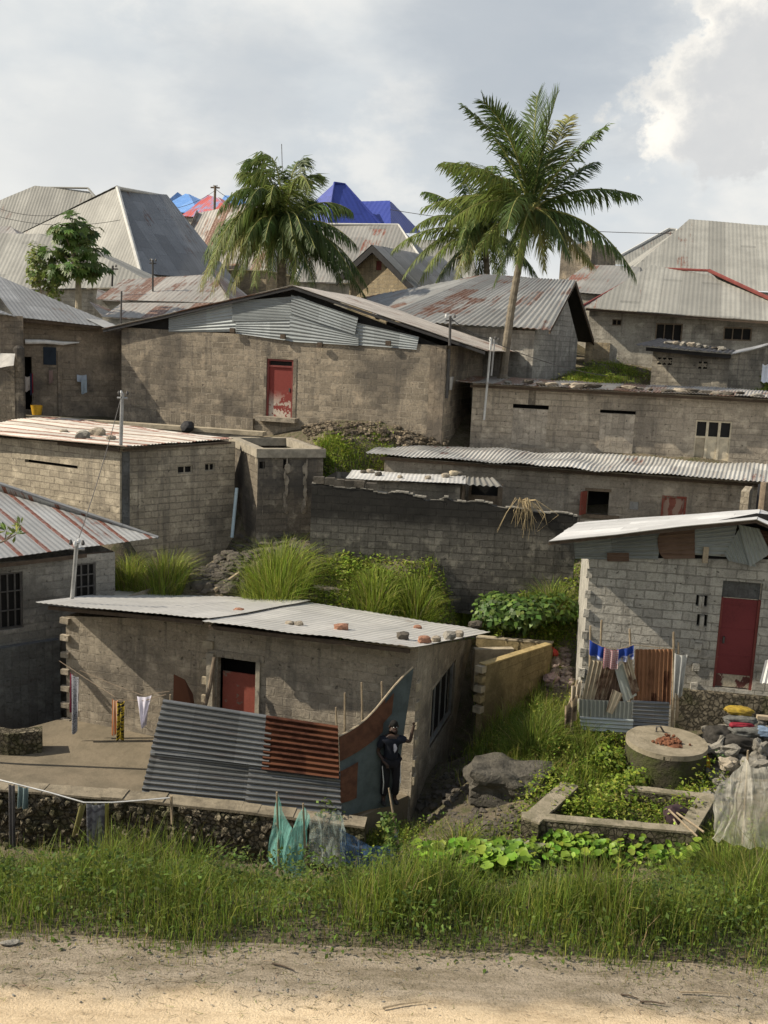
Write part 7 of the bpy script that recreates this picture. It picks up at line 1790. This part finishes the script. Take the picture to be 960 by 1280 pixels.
# ---------------------------------------------------------------- person
def skin_mesh(name, verts, edges, radii, mat, parent=None, sub=2, root=0):
    me = bpy.data.meshes.new(name); me.from_pydata([tuple(v) for v in verts], edges, []); o = bpy.data.objects.new(name, me); COL.objects.link(o)
    if parent is not None: o.parent = parent
    m = o.modifiers.new('skin', 'SKIN'); m.use_smooth_shade = True
    for i, r in enumerate(radii):
        sv = me.skin_vertices[0].data[i]; sv.radius = (r, r) if not isinstance(r, tuple) else r; sv.use_root = (i == root)
    s = o.modifiers.new('sub', 'SUBSURF'); s.levels = sub; s.render_levels = sub
    dg = bpy.context.evaluated_depsgraph_get(); ev = o.evaluated_get(dg); m2 = bpy.data.meshes.new_from_object(ev); o.modifiers.clear(); o.data = m2; m2.name = name
    m2.materials.clear(); m2.materials.append(mat); m2.polygons.foreach_set('use_smooth', [True] * len(m2.polygons)); return o
def person():
    base = P(486, 1004, 19.35)
    skin_m = m_plain('dark_skin', (.05, .029, .020), .55, .2, 6, .002)
    V = [(0, 0, .95), (0, 0, 1.12), (0, .01, 1.30), (.0, .0, 1.45), (.01, -.01, 1.53), (.02, -.02, 1.62), (.025, -.03, 1.72),     # 0-6 pelvis..head
         (-.10, 0, .92), (-.11, -.03, .50), (-.12, .02, .09), (-.13, -.13, .04),                                               # 7-10 leg a
         (.10, 0, .92), (.13, -.08, .50), (.12, .03, .09), (.14, -.10, .04),                                                   # 11-14 leg b
         (-.19, 0, 1.42), (-.28, .04, 1.14), (-.17, -.14, .97), (-.12, -.18, .93),                                             # 15-18 arm on hip
         (.19, -.01, 1.43), (.36, -.10, 1.36), (.42, -.06, 1.60), (.44, -.05, 1.68)]                                            # 19-22 arm raised to the wall
    E = [(0, 1), (1, 2), (2, 3), (3, 4), (4, 5), (5, 6), (0, 7), (7, 8), (8, 9), (9, 10), (0, 11), (11, 12), (12, 13), (13, 14), (3, 15), (15, 16), (16, 17), (17, 18), (3, 19), (19, 20), (20, 21), (21, 22)]
    Rr = [.13, .125, .14, .11, .055, .085, .075, .095, .065, .045, .035, .095, .065, .045, .035, .06, .043, .032, .03, .06, .043, .032, .03]
    for (h0, dirs) in ((18, [(.02, -.04, -.06), (.035, -.03, -.06), (.0, -.04, -.065), (-.02, -.035, -.06), (.045, -.01, -.03)]), (22, [(.03, 0, .085), (.01, 0, .095), (-.012, 0, .09), (-.03, 0, .075), (.05, -.01, .03)])):
        for d in dirs:
            b = Vector(V[h0]); i = len(V); V += [tuple(b + Vector(d) * .55), tuple(b + Vector(d))]; E += [(h0, i), (i, i + 1)]; Rr += [.010, .008]
    body = skin_mesh('person', V, E, Rr, skin_m, sub=1); body.location = base; body.rotation_euler = (0, 0, .25)
    tag(body, 'person in a dark navy shirt leaning at the near house corner with one arm raised', 'person')
    tv = [V[i] for i in (0, 1, 2, 3, 15, 16, 19, 20)]; tv[5] = tuple(Vector(V[15]).lerp(Vector(V[16]), .75)); tv[7] = tuple(Vector(V[19]).lerp(Vector(V[20]), .7)); tv[0] = (0, 0, .90)
    skin_mesh('shirt', tv, [(0, 1), (1, 2), (2, 3), (3, 4), (4, 5), (3, 6), (6, 7)], [.165, .155, .165, .125, .085, .075, .085, .075], m_plain('navy_shirt', (.012, .015, .024), .9, .3, 5), body)
    pv = [(0, 0, .98), V[7], V[8], (-.12, .01, .16), V[11], V[12], (.12, .02, .16)]
    skin_mesh('trousers', pv, [(0, 1), (1, 2), (2, 3), (0, 4), (4, 5), (5, 6)], [.15, .12, .095, .085, .12, .095, .085], m_plain('dark_trousers', (.014, .0135, .017), .9, .3, 5), body)
    for sx, k in ((-.20, 8), (.20, 12)):
        mb = MB(); mb.tube([Vector((sx * .95, -.06, .86)), Vector((V[k][0] + sx * .25, V[k][1] - .075, .52)), Vector((V[k][0] + sx * .22, -.06, .25))], .012, 5); o = mb.build('side_stripe', M['white_plastic'], None); o.parent = body; o.location = Vector(o.location)
    mb = MB(); mb.stone(Vector((.03, -.165, 1.28)), (.07, .012, .09), 3, 2, .4); o = mb.build('shirt_print', m_plain('grey_print_shirt', (.10, .11, .14), .9, .5, 9), None); o.parent = body
    hv, hf = ico(3); hb = MB()
    for v in hv:
        q = Vector((v.x * .088, v.y * .10, v.z * .10))
        if v.z < -.1 and v.y < .2: q *= .85
        if v.y < -.35 and v.z < .45: q *= .86
        hb.v.append(tuple(q + Vector((.025, -.022, 1.725))))
    hb.f = [list(f) for f in hf]; hb.uv = [(0, 0)] * (3 * len(hf)); o = hb.build('hair', m_plain('black_hair', (.012, .011, .010), .9, .3, 12), None, True); o.parent = body
    fb_ = MB()
    fb_.stone(Vector((.03, -.115, 1.675)), (.018, .022, .022), 1, 2, .1)
    o = fb_.build('nose', skin_m, None, True); o.parent = body
    for sx in (-.028, .036):
        e = MB(); e.stone(Vector((.03 + sx, -.098, 1.70)), (.013, .008, .008), 1, 2, 0); o = e.build('eye', M['white_plastic'], None, True); o.parent = body
    for sx in (-.085, .085):
        e = MB(); e.stone(Vector((.024 + sx, -.02, 1.685)), (.012, .025, .032), 1, 2, 0); o = e.build('ear', skin_m, None, True); o.parent = body
    e = MB(); e.stone(Vector((.03, -.103, 1.638)), (.026, .010, .009), 1, 2, 0); o = e.build('mouth', m_plain('lips', (.12, .05, .045), .6), None, True); o.parent = body
    for c in ((-.13, -.07, .045), (.14, -.05, .045)):
        e = MB(); e.stone(Vector(c), (.05, .13, .045), 2, 2, .05, .2, rz=0); o = e.build('shoe', m_plain('shoe', (.03, .028, .025), .7), None, True); o.parent = body
person()

# loose straw and pebbles where the grass thins out onto the sand
n = 2400; x = NR.uniform(-4.6, 4.6, n); y = NR.normal(6.0, .22, n); k = (y > 5.4) & (y < 6.5); x, y = x[k], y[k]; n = len(x)
az = NR.uniform(0, 2 * PI, n); l = NR.uniform(.02, .09, n); d = np.stack([np.cos(az), np.sin(az) * .6, NR.uniform(-.02, .25, n)], 1); s_ = np.stack([-np.sin(az), np.cos(az), np.zeros(n)], 1) * .0022
p0 = lift(x, y, np.full(n, Z_ROAD + .035)); p1 = p0 + d * l[:, None]
V = np.stack([p0 - s_, p0 + s_, p1 + s_ * .4, p1 - s_ * .4], 1).reshape(-1, 3)
tag(npmesh('verge_straw', V, np.arange(n)[:, None] * 4 + np.array([[0, 1, 2, 3]]), M['grass'], np.repeat(palette([(.30, .25, .15), (.16, .13, .08), (.16, .19, .05), (.08, .07, .045)], [3, 3, 3, 2], n), 4, 0)), kind='stuff')
mb = MB()
for k in range(420):
    x, y = R.uniform(-4.4, 4.4), R.gauss(6.0, .2); s = R.uniform(.003, .009)
    if 5.6 < y < 6.5: mb.stone((x, y, Z_ROAD + .035 + s * .2), (s * R.uniform(1, 1.7), s, s * .6), k * .9, 1, .4, .3)
tag(mb.build('gravel', M['stone_grey']), kind='stuff')

aw2 = MB(); tin(aw2, P(951, 477, 36.6), P(985, 481, 36.4), P(985, 458, 38.2), P(953, 456, 38.4), pitch=.2, amp=.03, sheet=9); solo(aw2, 'ribbed_awning', M['tin_right'], 'white ribbed sheet sloping at the right edge beside the vented store', 'scrap metal')
# ================================================================== WORLD AND LIGHT
def world():
    w = bpy.data.worlds.new('World'); SC.world = w; w.use_nodes = True
    t = w.node_tree; t.nodes.clear()
    class W(NT):
        def __init__(s): s.t = t
    N = W()
    sky = N.n('ShaderNodeTexSky', _p=dict(sky_type='NISHITA', sun_disc=False, sun_elevation=math.radians(SUN_EL), sun_rotation=math.radians(SUN_ROT), dust_density=2.0))
    d = N.n('ShaderNodeTexCoord', 0)
    x, y, z = N.sep(d, 0), N.sep(d, 1), N.sep(d, 2)
    # cloud layers: direction flattened a little so that the clouds lie in bands
    q = N.mapv(d, (1, 1, 1.9))
    a = N.noise(q, 2.6, 6, .55); b = N.noise(N.mapv(d, (1, 1, 1.6), (3, 1, 7)), 7.5, 6, .6)
    c = N.mix(N.ramp(a, .40, .60), (5.4, 5.75, 6.0), (6.9, 6.95, 6.8))
    c = N.mix(N.ramp(b, .52, .70, 0, .6), c, (7.7, 7.55, 7.15))
    c = N.mix(N.ramp(z, -.02, .20, .55, 0), c, (6.2, 6.3, 6.25))
    def blob(u, v, r0, r1, nz, amt):
        dv = ray(u, v).normalized()
        dot = N.n('ShaderNodeVectorMath', 1, _p={'operation': 'DOT_PRODUCT'}, i0=d, i1=tuple(dv))
        ang = N.math('ARCCOSINE', N.math('MINIMUM', dot, .99999))
        return N.ramp(N.math('ADD', ang, N.math('MULTIPLY', N.math('SUBTRACT', nz, .5), amt)), r0, r1, 1, 0)
    n1 = N.noise(N.mapv(d, (1, 1, 2.2), (4, 2, 1)), 6, 6, .6)
    for (u, v, r0, r1, k) in ((640, 45, .02, .18, .85), (770, 35, .01, .13, .75), (310, 120, .0, .12, .5), (120, 170, 0, .12, .3)):
        m = N.math('MULTIPLY', blob(u, v, r0, r1, n1, .22), k)
        c = N.mix(m, c, (3.9, 4.3, 4.75))
    # cumulus tower, upper right: crisp billows with bright rims
    n2 = N.noise(N.mapv(d, (1, 1, 1.2), (1, 8, 3)), 13, 8, .6); n3 = N.noise(N.mapv(d, (1, 1, 1), (6, 3, 2)), 30, 6, .62)
    nn = N.math('ADD', N.math('MULTIPLY', n2, .75), N.math('MULTIPLY', n3, .25))
    cm = N.math('MAXIMUM', blob(985, 40, .075, .095, nn, .24), N.math('MAXIMUM', blob(905, 125, .055, .075, nn, .24), blob(835, 165, .03, .05, nn, .2)))
    ins = N.math('MAXIMUM', blob(1010, 95, .06, .115, nn, .2), blob(925, 190, .04, .10, nn, .2))
    cc = N.mix(N.ramp(nn, .40, .60), (6.6, 6.5, 6.2), (9.4, 8.9, 8.0))
    cc = N.mix(N.math('MULTIPLY', ins, .85), cc, (5.3, 5.4, 5.5))
    c = N.mix(N.math('MULTIPLY', cm, .9), c, cc)
    gap = N.ramp(N.noise(N.mapv(d, (1, 1, 2.4), (2, 2, 9)), 3.2, 5, .55), .60, .72, 0, .4)
    c = N.mix(gap, c, N.mix(.5, sky, (5.2, 6.0, 6.9)))
    # high up the cloud opens to a darker, bluer sky
    c = N.mix(N.ramp(z, .36, .75, 0, .85), c, N.mix(.35, sky, (2.3, 3.0, 4.1)))
    # below the horizon the dome is plain
    c = N.mix(N.ramp(z, -.12, -.02, 1, 0), c, (2.2, 2.0, 1.7))
    bg = N.n('ShaderNodeBackground', Color=c, Strength=.1)
    N.n('ShaderNodeOutputWorld', Surface=bg)
SUN_AZ = (-.9985, -.055)            # horizontal direction towards the sun (x, y)
SUN_EL = 38.5
SUN_ROT = math.degrees(math.atan2(SUN_AZ[0], SUN_AZ[1]))
world()
sl_ = bpy.data.lights.new('sun', 'SUN'); sl_.energy = 5.0; sl_.angle = math.radians(.5); sl_.color = (1, .90, .74)
so = bpy.data.objects.new('sun', sl_); COL.objects.link(so)
ce = math.cos(math.radians(SUN_EL))
dv = Vector((SUN_AZ[0] * ce, SUN_AZ[1] * ce, math.sin(math.radians(SUN_EL))))
so.rotation_euler = dv.to_track_quat('Z', 'Y').to_euler()
vs = SC.view_settings; vs.view_transform = 'Standard'; vs.look = 'None'; vs.exposure = 0.30; vs.gamma = 1.0; vs.use_curve_mapping = False
SC.render.engine = 'CYCLES'; SC.cycles.max_bounces = 6; SC.cycles.diffuse_bounces = 3; SC.cycles.glossy_bounces = 2; SC.cycles.transparent_max_bounces = 12
SC.cycles.use_denoising = True; SC.cycles.use_adaptive_sampling = True; SC.cycles.adaptive_threshold = 0.02
